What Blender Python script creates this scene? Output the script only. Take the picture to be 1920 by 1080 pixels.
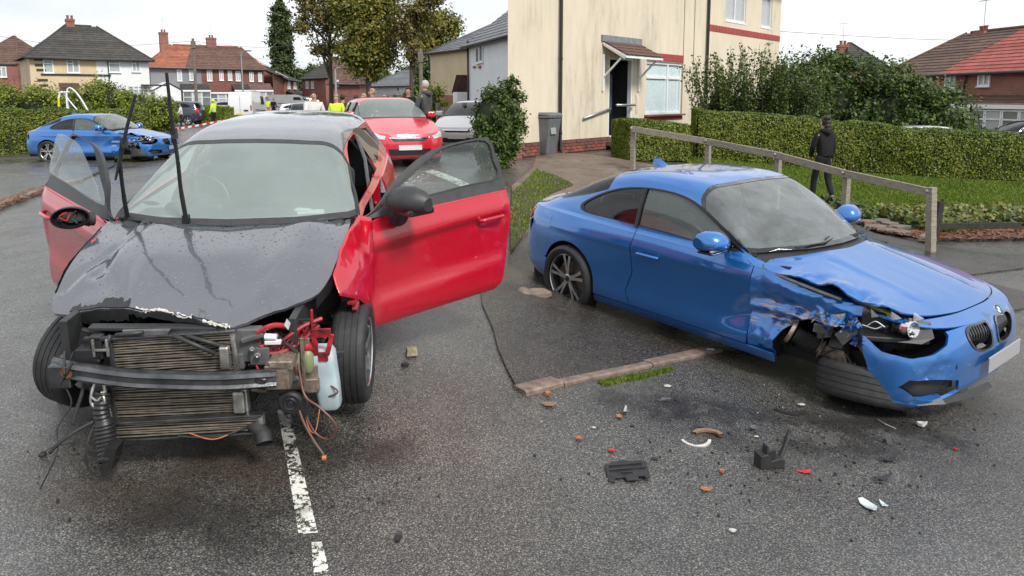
import bpy, bmesh, math, random
import numpy as np
from mathutils import Vector, Matrix, noise
from mathutils.geometry import delaunay_2d_cdt
R = math.radians
rng = np.random.default_rng(7)
random.seed(7)
S = bpy.context.scene
C = S.collection
for o in list(bpy.data.objects): bpy.data.objects.remove(o)
# ------------------------------------------------------------------ camera, sky, sun, exposure
FPX, HOR, CAMH, PITCH = 1400.0, 182.0, 2.0, R(8)
cd = bpy.data.cameras.new('camera'); cam = bpy.data.objects.new('camera', cd); C.objects.link(cam)
cd.sensor_width = 36; cd.lens = 36*FPX/1920; cd.clip_start = .05; cd.clip_end = 3000
CYP = HOR + FPX*math.tan(PITCH)
cd.shift_y = -(540-CYP)/1920
cam.location = (0, 0, CAMH); cam.rotation_euler = (math.pi/2-PITCH, 0, 0)
S.camera = cam
S.view_settings.view_transform = 'Standard'; S.view_settings.look = 'None'
S.view_settings.gamma = 1; S.view_settings.exposure = 1.25
S.render.engine = 'CYCLES'
S.cycles.max_bounces = 8; S.cycles.transparent_max_bounces = 24; S.cycles.caustics_reflective = False; S.cycles.caustics_refractive = False
SUN_EL, SUN_AZ = R(46), R(38)
W = bpy.data.worlds.new('World'); S.world = W; W.use_nodes = True
nt = W.node_tree; nt.nodes.clear()
def wn(t, **k):
 n = nt.nodes.new(t)
 for a, b in k.items(): setattr(n, a, b)
 return n
out = wn('ShaderNodeOutputWorld'); bg = wn('ShaderNodeBackground')
sky = wn('ShaderNodeTexSky', sky_type='NISHITA', sun_disc=False, sun_elevation=SUN_EL, sun_rotation=SUN_AZ)
# cloud cover: an even overcast layer with soft grey folds, thin blue hardly showing through
tc = wn('ShaderNodeTexCoord'); mp = wn('ShaderNodeMapping'); mp.inputs['Scale'].default_value = (1.2, 1.2, 4.5)
nz = wn('ShaderNodeTexNoise'); nz.inputs['Scale'].default_value = 1.7; nz.inputs['Detail'].default_value = 7; nz.inputs['Roughness'].default_value = .55
cr = wn('ShaderNodeValToRGB')
cr.color_ramp.elements[0].position = .3; cr.color_ramp.elements[0].color = (2.9, 3.05, 3.25, 1)
cr.color_ramp.elements[1].position = .62; cr.color_ramp.elements[1].color = (5.0, 5.1, 5.15, 1)
mx = wn('ShaderNodeMix', data_type='RGBA'); mx.inputs[0].default_value = .93
L = nt.links.new
L(tc.outputs['Generated'], mp.inputs['Vector']); L(mp.outputs[0], nz.inputs['Vector']); L(nz.outputs['Fac'], cr.inputs[0])
L(sky.outputs[0], mx.inputs[6]); L(cr.outputs[0], mx.inputs[7]); L(mx.outputs[2], bg.inputs[0])
bg.inputs[1].default_value = .1
L(bg.outputs[0], out.inputs[0])
sl = bpy.data.lights.new('sun', 'SUN'); sl.energy = 1.5; sl.angle = R(14); sl.color = (1, .96, .9)
sun = bpy.data.objects.new('sun', sl); C.objects.link(sun)
sun.rotation_euler = (math.pi/2-SUN_EL, 0, -SUN_AZ+math.pi)   # light comes from high, behind the camera's left shoulder
sun.rotation_euler = Vector((math.sin(SUN_AZ)*math.cos(SUN_EL)*1, -math.cos(SUN_AZ)*math.cos(SUN_EL)*1, math.sin(SUN_EL))).to_track_quat('Z', 'Y').to_euler()
sky.sun_rotation = math.pi - SUN_AZ
# ------------------------------------------------------------------ terrain height
_cp = np.array([(-1.7,3.4,.10),(-1.75,4.4,.195),(-1.75,6.7,.38),(-2,10,.42),(-3,17,.42),(-6,14,.22),(-2.5,25,.40),(-6,30,.3),(-14,22,0),(-9,10,0),(-6,4,0),(-6,0,0),(0,0,0),(6,0,-.15),
 (0,3,0),(3.3,4.9,-.16),(1.3,7.7,-.09),(5.5,3.5,-.2),(0.3,7.4,.08),(.3,11,.32),(.6,17.7,.6),(2.7,16,.5),(6.2,11.5,-.2),(6.0,14.4,-.12),(11.6,18,.1),(9.5,13,-.3),(12,9,-.4),(14,26,-.35),(11,30,-.1),(8,22,.40),
 (-20,55,0),(-30,80,.4),(0,60,.4),(20,50,.4),(-16,68,0),(0,110,0),(-40,120,0),(40,110,.3),(-60,40,0),(60,40,0),(-60,-20,0),(60,-20,0),(0,-40,0),(0,200,0),(-150,150,0),(150,150,0),(-25,20,0),(30,15,-.2),(16,3,-.3)])
def _U(r2): return np.where(r2 > 1e-12, r2*np.log(np.sqrt(r2)+1e-12), 0)
def _tps(cp, lam=.02):
 n = len(cp); P = np.c_[np.ones(n), cp[:, :2]]
 K = _U(((cp[:, None, :2]-cp[None, :, :2])**2).sum(-1)) + lam*np.eye(n)
 A = np.block([[K, P], [P.T, np.zeros((3, 3))]])
 return np.linalg.solve(A, np.r_[cp[:, 2], 0, 0, 0])
_tw = _tps(_cp)
def Gn(x, y):
 x = np.asarray(x, float); y = np.asarray(y, float)
 xc = np.clip(x, -150, 150); yc = np.clip(y, -40, 200)
 r2 = (xc[..., None]-_cp[:, 0])**2 + (yc[..., None]-_cp[:, 1])**2
 return (_U(r2)*_tw[:-3]).sum(-1) + _tw[-3] + _tw[-2]*xc + _tw[-1]*yc
def G(x, y): return float(Gn(x, y))
# pixel of the 1920x1080 photograph -> direction / ground point (used to read distances off the photograph)
def ray(px, py):
 a = (px-960)/FPX; b = (CYP-py)/FPX; c, s = math.cos(PITCH), math.sin(PITCH)
 return np.array([a, c+b*s, b*c-s])
def atY(px, py, Y):
 d = ray(px, py); t = Y/d[1]
 return Vector((d[0]*t, Y, CAMH+d[2]*t))
def atG(px, py, off=0.0):
 d = ray(px, py); t = 1.0
 for i in range(4000):
  t2 = t*1.01+.01
  p = d*t2; z = CAMH+p[2]
  if z < G(p[0], p[1])+off:
   lo, hi = t, t2
   for k in range(25):
    m = (lo+hi)/2; q = d*m
    if CAMH+q[2] < G(q[0], q[1])+off: hi = m
    else: lo = m
   q = d*hi
   return Vector((q[0], q[1], G(q[0], q[1])+off))
  t = t2
  if t > 900: break
 q = d*t
 return Vector((q[0], q[1], 0))
# ------------------------------------------------------------------ object helpers
def thing(name, label, cat, loc=(0, 0, 0), rotz=0, group=None):
 o = bpy.data.objects.new(name, None); C.objects.link(o)
 o.empty_display_size = .2
 o.location = loc; o.rotation_euler = (0, 0, rotz); tag(o, label, cat, group)
 return o
def tag(o, label=None, cat=None, group=None, kind=None):
 if label: o['label'] = label
 if cat: o['category'] = cat
 if group: o['group'] = group
 if kind: o['kind'] = kind
 return o
def meshdata(name, V, F, mat, smooth=False):
 me = bpy.data.meshes.new(name)
 V = np.asarray(V, np.float32).reshape(-1, 3)
 if isinstance(F, np.ndarray) and F.ndim == 2:
  k = F.shape[1]; n = F.shape[0]
  me.vertices.add(len(V)); me.vertices.foreach_set('co', V.ravel())
  me.loops.add(n*k); me.loops.foreach_set('vertex_index', F.astype(np.int32).ravel())
  me.polygons.add(n); me.polygons.foreach_set('loop_start', np.arange(0, n*k, k, dtype=np.int32))
  me.polygons.foreach_set('loop_total', np.full(n, k, np.int32))
  me.update(calc_edges=True)
 else:
  me.from_pydata([tuple(v) for v in V.tolist()], [], [tuple(f) for f in F]); me.update()
 if mat is not None:
  for m in (mat if isinstance(mat, (list, tuple)) else [mat]): me.materials.append(m)
 if smooth: me.polygons.foreach_set('use_smooth', np.ones(len(me.polygons), bool))
 return me
def link(name, me, parent=None, kind=None):
 o = bpy.data.objects.new(name, me); C.objects.link(o)
 if parent is not None: o.parent = parent
 if kind: o['kind'] = kind
 return o
def mobj(name, V, F, mat, parent=None, smooth=False, kind=None, bev=0, seg=2, auto=None):
 o = link(name, meshdata(name, V, F, mat, smooth or bev > 0), parent, kind)
 if bev: bevel(o, bev, seg)
 elif auto: sharp(o, auto)
 return o
def bevel(o, w, seg=2):
 m = o.modifiers.new('bevel', 'BEVEL'); m.width = w; m.segments = seg; m.limit_method = 'ANGLE'; m.angle_limit = R(35); m.harden_normals = True
def sharp(o, deg=35):
 bm = bmesh.new(); bm.from_mesh(o.data)
 for e in bm.edges:
  if len(e.link_faces) == 2 and e.calc_face_angle(0) > R(deg): e.smooth = False
 bm.to_mesh(o.data); bm.free()
def copy_tree(o, parent=None):
 c = o.copy(); C.objects.link(c)
 if parent is not None: c.parent = parent; c.matrix_parent_inverse = o.matrix_parent_inverse
 for ch in KIDS(o): copy_tree(ch, c)
 return c
def KIDS(o): return [x for x in list(bpy.data.objects) if x.parent == o]
class MB:
 """collects shapes and links them as one mesh"""
 def __init__(s): s.V = []; s.F = []; s.M = []; s.mi = 0; s.T = None
 def add(s, V, F):
  n = len(s.V)
  if s.T is not None: V = [s.T @ Vector(v) for v in V]
  s.V += [tuple(v) for v in V]; s.F += [tuple(i+n for i in f) for f in F]; s.M += [s.mi]*len(F)
  return s
 def box(s, c, d, rz=0, rx=0, ry=0, taper=1):
  a, b, h = d[0]/2, d[1]/2, d[2]/2
  m = Matrix.Translation(Vector(c)) @ Matrix.Rotation(rz, 4, 'Z') @ Matrix.Rotation(ry, 4, 'Y') @ Matrix.Rotation(rx, 4, 'X')
  v = [m @ Vector((x*(taper if z > 0 else 1), y*(taper if z > 0 else 1), z)) for z in (-h, h) for x, y in ((-a, -b), (a, -b), (a, b), (-a, b))]
  return s.add(v, [(3, 2, 1, 0), (4, 5, 6, 7), (0, 1, 5, 4), (1, 2, 6, 5), (2, 3, 7, 6), (3, 0, 4, 7)])
 def box2(s, p0, p1):
  p0 = Vector(p0); p1 = Vector(p1)
  return s.box((p0+p1)/2, (abs(p1.x-p0.x), abs(p1.y-p0.y), abs(p1.z-p0.z)))
 def tube(s, pts, r, n=8, cap=True):
  pts = [Vector(p) for p in pts]; rs = r if isinstance(r, (list, tuple)) else [r]*len(pts)
  V = []; up = None
  for i, p in enumerate(pts):
   t = (pts[min(i+1, len(pts)-1)]-pts[max(i-1, 0)])
   if t.length < 1e-9: t = Vector((0, 0, 1))
   t.normalize()
   if up is None:
    up = Vector((0, 0, 1)) if abs(t.z) < .9 else Vector((1, 0, 0))
   a = t.cross(up)
   if a.length < 1e-4: a = t.cross(Vector((0, 1, 0)))
   a.normalize(); b = a.cross(t).normalized(); up = b
   for k in range(n):
    q = 2*math.pi*k/n; V.append(p+(a*math.cos(q)+b*math.sin(q))*rs[i])
  F = [(i*n+k, i*n+(k+1) % n, (i+1)*n+(k+1) % n, (i+1)*n+k) for i in range(len(pts)-1) for k in range(n)]
  if cap: F += [tuple(range(n-1, -1, -1)), tuple((len(pts)-1)*n+k for k in range(n))]
  return s.add(V, F)
 def lathe(s, prof, n=32, c=(0, 0, 0), axis='Y', a0=0, a1=2*math.pi, rot=None):
  """prof: (axial, radius) list"""
  full = abs(a1-a0-2*math.pi) < 1e-6; m = n if full else n+1
  V = []
  for (h, r) in prof:
   for k in range(m):
    q = a0+(a1-a0)*k/n; x, z = r*math.cos(q), r*math.sin(q)
    v = {'Y': (x, h, z), 'Z': (x, z, h), 'X': (h, x, z)}[axis]
    V.append(v)
  if rot is not None: V = [rot @ Vector(v) for v in V]
  V = [Vector(v)+Vector(c) for v in V]
  F = []
  for i in range(len(prof)-1):
   for k in range(n):
    k2 = (k+1) % m if full else k+1
    F.append((i*m+k, i*m+k2, (i+1)*m+k2, (i+1)*m+k))
  return s.add(V, F)
 def prism(s, poly, axis, a, b):
  """poly: 2D outline; axis the extrusion axis"""
  n = len(poly); V = []
  for h in (a, b):
   for (u, v) in poly:
    V.append({'Y': (u, h, v), 'Z': (u, v, h), 'X': (h, u, v)}[axis])
  F = [tuple(range(n-1, -1, -1)), tuple(range(n, 2*n))]+[(i, (i+1) % n, n+(i+1) % n, n+i) for i in range(n)]
  return s.add(V, F)
 def quad(s, a, b, c, d): return s.add([a, b, c, d], [(0, 1, 2, 3)])
 def grid(s, P):
  P = np.asarray(P); n, m = P.shape[:2]
  return s.add([tuple(p) for p in P.reshape(-1, 3)], [(i*m+j, i*m+j+1, (i+1)*m+j+1, (i+1)*m+j) for i in range(n-1) for j in range(m-1)])
 def build(s, name, mat, parent=None, smooth=False, bev=0, seg=2, kind=None, auto=None):
  me = bpy.data.meshes.new(name); me.from_pydata(s.V, [], s.F)
  for m in (mat if isinstance(mat, (list, tuple)) else [mat]): me.materials.append(m)
  if any(s.M): me.polygons.foreach_set('material_index', s.M)
  bm = bmesh.new(); bm.from_mesh(me); bmesh.ops.recalc_face_normals(bm, faces=bm.faces)
  for e in bm.edges:
   if len(e.link_faces) == 2 and e.calc_face_angle(0) > R(auto or 40): e.smooth = False
  bm.to_mesh(me); bm.free()
  if smooth or bev: me.polygons.foreach_set('use_smooth', np.ones(len(me.polygons), bool))
  me.update()
  o = link(name, me, parent, kind)
  if bev: bevel(o, bev, seg)
  return o
def box(name, c, d, mat, parent=None, bev=0, **k): return MB().box(c, d, **k).build(name, mat, parent, bev=bev)
# ------------------------------------------------------------------ materials
MT = {}
class NB:
 def __init__(s, m): s.m = m; s.t = m.node_tree; s.n = s.t.nodes; s.bs = s.n['Principled BSDF']
 def new(s, t, **k):
  n = s.n.new(t)
  for a, b in k.items():
   if a.startswith('i_'): n.inputs[a[2:].replace('_', ' ')].default_value = b
   else: setattr(n, a, b)
  return n
 def l(s, a, b): s.t.links.new(a, b)
 def ramp(s, src, stops):
  r = s.new('ShaderNodeValToRGB'); e = r.color_ramp.elements
  while len(e) < len(stops): e.new(.5)
  for q, (p, c) in zip(e, stops): q.position = p; q.color = (*c, 1) if len(c) == 3 else c
  s.l(src, r.inputs[0]); return r
 def mix(s, f, a, b, mode='MIX'):
  m = s.new('ShaderNodeMix', data_type='RGBA', blend_type=mode)
  for i, v in ((0, f), (6, a), (7, b)):
   if hasattr(v, 'links') or isinstance(v, bpy.types.NodeSocket): s.l(v, m.inputs[i])
   else: m.inputs[i].default_value = v if i == 0 else ((*v, 1) if len(v) == 3 else v)
  return m.outputs[2]
 def noise(s, scale, detail=4, rough=.55, vec=None, dist=0):
  n = s.new('ShaderNodeTexNoise'); n.inputs['Scale'].default_value = scale; n.inputs['Detail'].default_value = detail; n.inputs['Roughness'].default_value = rough; n.inputs['Distortion'].default_value = dist
  s.l(vec if vec is not None else s.obj(), n.inputs['Vector']); return n
 def voro(s, scale, vec=None, **k):
  n = s.new('ShaderNodeTexVoronoi', **k); n.inputs['Scale'].default_value = scale
  s.l(vec if vec is not None else s.obj(), n.inputs['Vector']); return n
 def obj(s):
  if not hasattr(s, '_tc'): s._tc = s.new('ShaderNodeTexCoord')
  return s._tc.outputs['Object']
 def map(s, scale=(1, 1, 1), rot=(0, 0, 0), loc=(0, 0, 0)):
  m = s.new('ShaderNodeMapping'); m.inputs['Scale'].default_value = scale; m.inputs['Rotation'].default_value = rot; m.inputs['Location'].default_value = loc
  s.l(s.obj(), m.inputs['Vector']); return m.outputs[0]
 def math(s, op, a, b=0, c=None):
  m = s.new('ShaderNodeMath', operation=op)
  for i, v in enumerate((a, b) if c is None else (a, b, c)):
   if isinstance(v, bpy.types.NodeSocket): s.l(v, m.inputs[i])
   else: m.inputs[i].default_value = v
  return m.outputs[0]
 def bump(s, h, strength=.3, dist=.01, nrm=None):
  b = s.new('ShaderNodeBump'); b.inputs['Strength'].default_value = strength; b.inputs['Distance'].default_value = dist
  s.l(h, b.inputs['Height'])
  if nrm is not None: s.l(nrm, b.inputs['Normal'])
  return b.outputs[0]
 def set(s, name, v):
  i = s.bs.inputs[name]
  if isinstance(v, bpy.types.NodeSocket): s.l(v, i)
  else: i.default_value = (*v, 1) if isinstance(v, tuple) and len(v) == 3 and i.type == 'RGBA' else v
def M(name, col=(.5, .5, .5), rough=.5, metal=0, var=0, vs=8, bump=0, bs=60, fn=None, **k):
 if name in MT: return MT[name]
 m = bpy.data.materials.new(name); m.use_nodes = True; b = NB(m); MT[name] = m
 b.set('Roughness', rough); b.set('Metallic', metal)
 c = tuple(col)
 if var:
  n = b.noise(vs, 5, .6)
  r = b.ramp(n.outputs['Fac'], [(.3, tuple(x*(1-var) for x in c)), (.7, tuple(min(1, x*(1+var)) for x in c))])
  b.set('Base Color', r.outputs[0])
 else: b.set('Base Color', c)
 if bump:
  n = b.noise(bs, 4, .6); b.set('Normal', b.bump(n.outputs['Fac'], bump, .01))
 for a, v in k.items(): b.set(a.replace('_', ' '), v)
 if fn: fn(b)
 return m
def spl(pts, n=8, closed=False, axis=None):
 """Catmull-Rom through pts"""
 P = np.array(pts, float); N = len(P); o = []
 for i in range(N if closed else N-1):
  p0 = P[(i-1) % N] if closed or i > 0 else 2*P[0]-P[1]
  p1 = P[i]; p2 = P[(i+1) % N]
  p3 = P[(i+2) % N] if closed or i+2 < N else 2*P[-1]-P[-2]
  for k in range(n):
   t = k/n
   o.append(.5*((2*p1)+(-p0+p2)*t+(2*p0-5*p1+4*p2-p3)*t*t+(-p0+3*p1-3*p2+p3)*t**3))
 if not closed: o.append(P[-1])
 return np.array(o)
def rod_between(mb, a, b, r, n=8): mb.tube([a, b], r, n)
def fbm(p, s, o=4):
 return noise.fractal(Vector(p)*s, .6, 2.1, o)
# ------------------------------------------------------------------ curved body panels
def crw(t):
 return np.stack([-.5*t+t*t-.5*t**3, 1-2.5*t*t+1.5*t**3, .5*t+2*t*t-1.5*t**3, -.5*t*t+.5*t**3], -1)
class Surf:
 """smooth surface through a control grid P[row, station]; u along the stations, v along the rows"""
 def __init__(s, P):
  s.P = np.asarray(P, float); s.nv, s.nu = s.P.shape[:2]
  E = np.concatenate([2*s.P[:1]-s.P[1:2], s.P, 2*s.P[-1:]-s.P[-2:-1]], 0)
  s.E = np.concatenate([2*E[:, :1]-E[:, 1:2], E, 2*E[:, -1:]-E[:, -2:-1]], 1)
  us = np.linspace(0, s.nu-1, (s.nu-1)*14+1); vs = np.linspace(0, s.nv-1, (s.nv-1)*14+1)
  s.du, s.dv = np.meshgrid(us, vs); s.D = s(s.du, s.dv)
 def __call__(s, u, v):
  u = np.clip(np.asarray(u, float), 0, s.nu-1); v = np.clip(np.asarray(v, float), 0, s.nv-1)
  iu = np.minimum(u.astype(int), s.nu-2); iv = np.minimum(v.astype(int), s.nv-2)
  wu = crw(u-iu); wv = crw(v-iv); r = 0
  for a in range(4):
   for b in range(4):
    r = r + (wv[..., a]*wu[..., b])[..., None]*s.E[iv+a, iu+b]
  return r
 def inv(s, pts, pr, dom=None):
  ax = {'xz': (0, 2), 'xy': (0, 1), 'yz': (1, 2)}[pr]; pts = np.atleast_2d(np.array(pts, float))
  u0, u1, v0, v1 = dom or (0, s.nu-1, 0, s.nv-1)
  m = (s.du >= u0) & (s.du <= u1) & (s.dv >= v0) & (s.dv <= v1)
  D = s.D[m][:, ax]; U = np.c_[s.du[m], s.dv[m]]
  k = ((pts[:, None]-D[None])**2).sum(-1).argmin(1); uv = U[k].copy()
  for it in range(12):
   p = s(uv[:, 0], uv[:, 1])[:, ax]; e = 1e-4
   pu = (s(uv[:, 0]+e, uv[:, 1])[:, ax]-s(uv[:, 0]-e, uv[:, 1])[:, ax])/(2*e)
   pv = (s(uv[:, 0], uv[:, 1]+e)[:, ax]-s(uv[:, 0], uv[:, 1]-e)[:, ax])/(2*e)
   d = pts-p; det = pu[:, 0]*pv[:, 1]-pu[:, 1]*pv[:, 0]; det = np.where(abs(det) < 1e-7, 1e-7, det)
   a = (d[:, 0]*pv[:, 1]-d[:, 1]*pv[:, 0])/det; b = (pu[:, 0]*d[:, 1]-pu[:, 1]*d[:, 0])/det
   uv[:, 0] += np.clip(a, -.3, .3); uv[:, 1] += np.clip(b, -.3, .3)
   uv[:, 0] = np.clip(uv[:, 0], u0, u1); uv[:, 1] = np.clip(uv[:, 1], v0, v1)
  return uv
def inpoly(P, poly):
 x, y = P[:, 0], P[:, 1]; c = np.zeros(len(P), bool); n = len(poly); j = n-1
 for i in range(n):
  xi, yi = poly[i]; xj, yj = poly[j]
  k = ((yi > y) != (yj > y)) & (x < (xj-xi)*(y-yi)/((yj-yi) or 1e-12)+xi); c ^= k; j = i
 return c
def dens(pts, step, closed=True):
 P = np.array(pts, float); o = []
 for i in range(len(P) if closed else len(P)-1):
  a, b = P[i], P[(i+1) % len(P)]; n = max(1, int(np.ceil(np.linalg.norm((b-a))/step)))
  for k in range(n): o.append(a+(b-a)*k/n)
 if not closed: o.append(P[-1])
 return np.array(o)
def arc(cx, cz, r, a0, a1, n=20, rz=None):
 return [(cx+r*math.cos(R(a0+(a1-a0)*k/n)), cz+(rz or r)*math.sin(R(a0+(a1-a0)*k/n))) for k in range(n+1)]
def panel_geo(sf, outl, holes=(), res=.04, dom=None):
 """outl, holes: (projection, points) -> V, F; triangulated in surface coordinates"""
 def touv(o):
  pr, pts = o[0], o[1]; d = o[2] if len(o) > 2 else dom
  if pr == 'uv': return dens(pts, .12)
  return sf.inv(dens(pts, res), pr, d)
 loops = [touv(outl)]+[touv(h) for h in holes]
 lo = loops[0].min(0); hi = loops[0].max(0)
 um = np.linspace(lo[0], hi[0], 12); vm = np.linspace(lo[1], hi[1], 12); uu, vv = np.meshgrid(um, vm); q = sf(uu, vv)
 su = np.linalg.norm(np.diff(q, axis=1), axis=-1).sum(1).max()/max(hi[0]-lo[0], 1e-6)
 sv = np.linalg.norm(np.diff(q, axis=0), axis=-1).sum(0).max()/max(hi[1]-lo[1], 1e-6)
 sc = np.array([su, sv]); loops = [l*sc for l in loops]
 a, b = lo*sc, hi*sc
 gx = np.arange(a[0]+res/2, b[0], res); gy = np.arange(a[1]+res/2, b[1], res*.9)
 g = np.array([(x+(res/2 if j % 2 else 0), y) for j, y in enumerate(gy) for x in gx]) if len(gx) and len(gy) else np.zeros((0, 2))
 if len(g):
  k = inpoly(g, loops[0])
  for h in loops[1:]: k &= ~inpoly(g, h)
  g = g[k]
  allb = np.concatenate(loops)
  if len(g):
   d = np.concatenate([((g[i:i+500, None]-allb[None])**2).sum(-1).min(1) for i in range(0, len(g), 500)]); g = g[d > (res*.35)**2]
 P = []; E = []
 for l in loops:
  n = len(P); P += l.tolist(); E += [(n+i, n+(i+1) % len(l)) for i in range(len(l))]
 P += g.tolist()
 r = delaunay_2d_cdt([Vector(p) for p in P], E, [], 0, 1e-6)
 V2 = np.array([tuple(p) for p in r[0]]); F = np.array([f for f in r[2] if len(f) == 3])
 cen = V2[F].mean(1); k = inpoly(cen, loops[0])
 for h in loops[1:]: k &= ~inpoly(cen, h)
 F = F[k]; V = sf(V2[:, 0]/sc[0], V2[:, 1]/sc[1])
 used = np.unique(F); mp_ = -np.ones(len(V), int); mp_[used] = np.arange(len(used))
 return V[used], mp_[F]
def finish(name, V, F, mat, parent, thick=.012, both=False, side=1, deform=None, off=0, weld=True, ref=None, kind=None):
 V = np.array(V, float)
 if both: V2 = V*[1, -1, 1]; F = np.concatenate([F, F[:, ::-1]+len(V)]); V = np.concatenate([V, V2])
 elif side < 0: V = V*[1, -1, 1]; F = F[:, ::-1]
 me = meshdata(name, V, np.asarray(F, np.int32), mat, True)
 bm = bmesh.new(); bm.from_mesh(me)
 if both and weld: bmesh.ops.remove_doubles(bm, verts=[v for v in bm.verts if abs(v.co.y) < .01], dist=.0015)
 bmesh.ops.recalc_face_normals(bm, faces=bm.faces)
 c = Vector(ref) if ref else Vector((2.2, 0, .35))
 s_ = sum((f.normal.dot(f.calc_center_median()-c))*f.calc_area() for f in bm.faces)
 if s_ < 0: bmesh.ops.reverse_faces(bm, faces=bm.faces)
 bm.normal_update()
 if off:
  ns = [v.normal.copy() for v in bm.verts]
  for v, n in zip(bm.verts, ns): v.co += n*off
 if deform is not None:
  A_ = deform(np.array([v.co[:] for v in bm.verts]), np.array([v.normal[:] for v in bm.verts]))
  for v, p in zip(bm.verts, A_): v.co = p
  bm.normal_update()
 if thick:
  be = [e for e in bm.edges if e.is_boundary]
  nn = {v: v.normal.copy() for e in be for v in e.verts}
  ex = bmesh.ops.extrude_edge_only(bm, edges=be)
  nv = [g for g in ex['geom'] if isinstance(g, bmesh.types.BMVert)]
  src = {}
  for e in bm.edges:
   a, b = e.verts
   if a in nn and b in nv and (b not in nn): src.setdefault(b, a) if (a.co-b.co).length < 1e-7 else None
   elif b in nn and a in nv and (a not in nn): src.setdefault(a, b) if (a.co-b.co).length < 1e-7 else None
  for v in nv:
   if v in src: v.co -= nn[src[v]]*thick
  for e in be: e.smooth = False
 bm.to_mesh(me); bm.free()
 me.polygons.foreach_set('use_smooth', np.ones(len(me.polygons), bool)); me.update()
 return link(name, me, parent, kind)
def panel(name, sf, outl, mat, parent, holes=(), res=.04, dom=None, **k):
 V, F = panel_geo(sf, outl, holes, res, dom)
 return finish(name, V, F, mat, parent, **k)
class Body:
 """lower band A (five or more rows round the car), upper shell B (shoulder line to centre line)"""
 def __init__(s, plan, zs, ds, stB, nose=True):
  plan = np.array(plan, float); n = len(plan)
  t = np.gradient(plan, axis=0); t /= np.linalg.norm(t, axis=1)[:, None]; nrm = np.c_[t[:, 1], -t[:, 0]]
  # outward normal: away from (2.2, 0)
  sg = np.sign(((plan-[2.2, 0])*nrm).sum(1)); nrm *= sg[:, None]
  nrm[0] = (-1, 0); nrm[-1] = (1, 0)
  zs = np.array(zs, float); ds = np.array(ds, float)      # (rows, stations)
  A = np.zeros((len(zs), n, 3))
  for r in range(len(zs)):
   A[r, :, :2] = plan-nrm*ds[r][:, None]; A[r, :, 2] = zs[r]
  A[:, 0, 1] = 0; A[:, -1, 1] = 0
  s.A = Surf(A); top = s.A(np.linspace(0, n-1, 800), np.full(800, len(zs)-1.0)); s.top = top
  fr = top[:400]; rr = top
  def edge_y(y, front):      # point of the shoulder line at lateral y
   T = top[:int(800*.36)] if front else top[int(800*.64):]
   return T[abs(T[:, 1]-y).argmin()]
  def edge_x(x):
   T = top[int(800*.2):int(800*.82)]; return T[abs(T[:, 0]-x).argmin()]
  B = np.zeros((6, len(stB), 3))
  for j, st in enumerate(stB):
   if st[0] == 'front' or st[0] == 'rear':
    ymax = st[1]
    for r, f in enumerate((1, .9, .75, .55, .28, 0)):
     B[r, j] = edge_y(ymax*f, st[0] == 'front')
     if len(st) > 2: B[r, j, 2] += st[2]*(1-f*f)
   elif st[0] == 'flat':   # bonnet or boot: ('flat', x_edge, x_centre, z_centre, power)
    e = edge_x(st[1])
    for r, f in enumerate((1, .93, .82, .62, .32, 0)):
     B[r, j] = (st[2]+(e[0]-st[2])*f**2, e[1]*f, e[2]+(st[3]-e[2])*(1-f**st[4]))
   else:                   # cabin: ('cab', x_edge, (dx,y,z) for the five rows above the shoulder)
    B[0, j] = edge_x(st[1])
    for r, (dx, y, z) in enumerate(st[2]): B[r+1, j] = (st[1]+dx, y, z)
  s.B = Surf(B)
# ------------------------------------------------------------------ wheels
def tyre_prof(r, w, rr, grooves=4):
 """half-open tyre section as (axial, radius)"""
 h = w/2; p = [(-h*.86, rr), (-h*.98, rr+(r-rr)*.35), (-h*1.0, rr+(r-rr)*.62), (-h*.95, r*.93), (-h*.87, r*.967), (-h*.76, r*.987), (-h*.66, r*.996)]
 for g in range(grooves):
  c = -h*.52+(h*1.04)*(g)/(grooves-1); e = w*.013
  p += [(c-e*1.2, r), (c-e, r-.006), (c+e, r-.006), (c+e*1.2, r)]
 p += [(h*.66, r*.996), (h*.76, r*.987), (h*.87, r*.967), (h*.95, r*.93), (h, rr+(r-rr)*.62), (h*.98, rr+(r-rr)*.35), (h*.86, rr)]
 return p
def tyre(parent, r=.31, w=.21, rr=.21, rot=None, c=(0, 0, 0), mat=None, n=64, sipes=0):
 mb = MB().lathe(tyre_prof(r, w, rr), n, c, 'Y', rot=rot)
 o = mb.build('tyre', mat or MT['rubber'], parent, smooth=True, auto=30)
 return o
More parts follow.
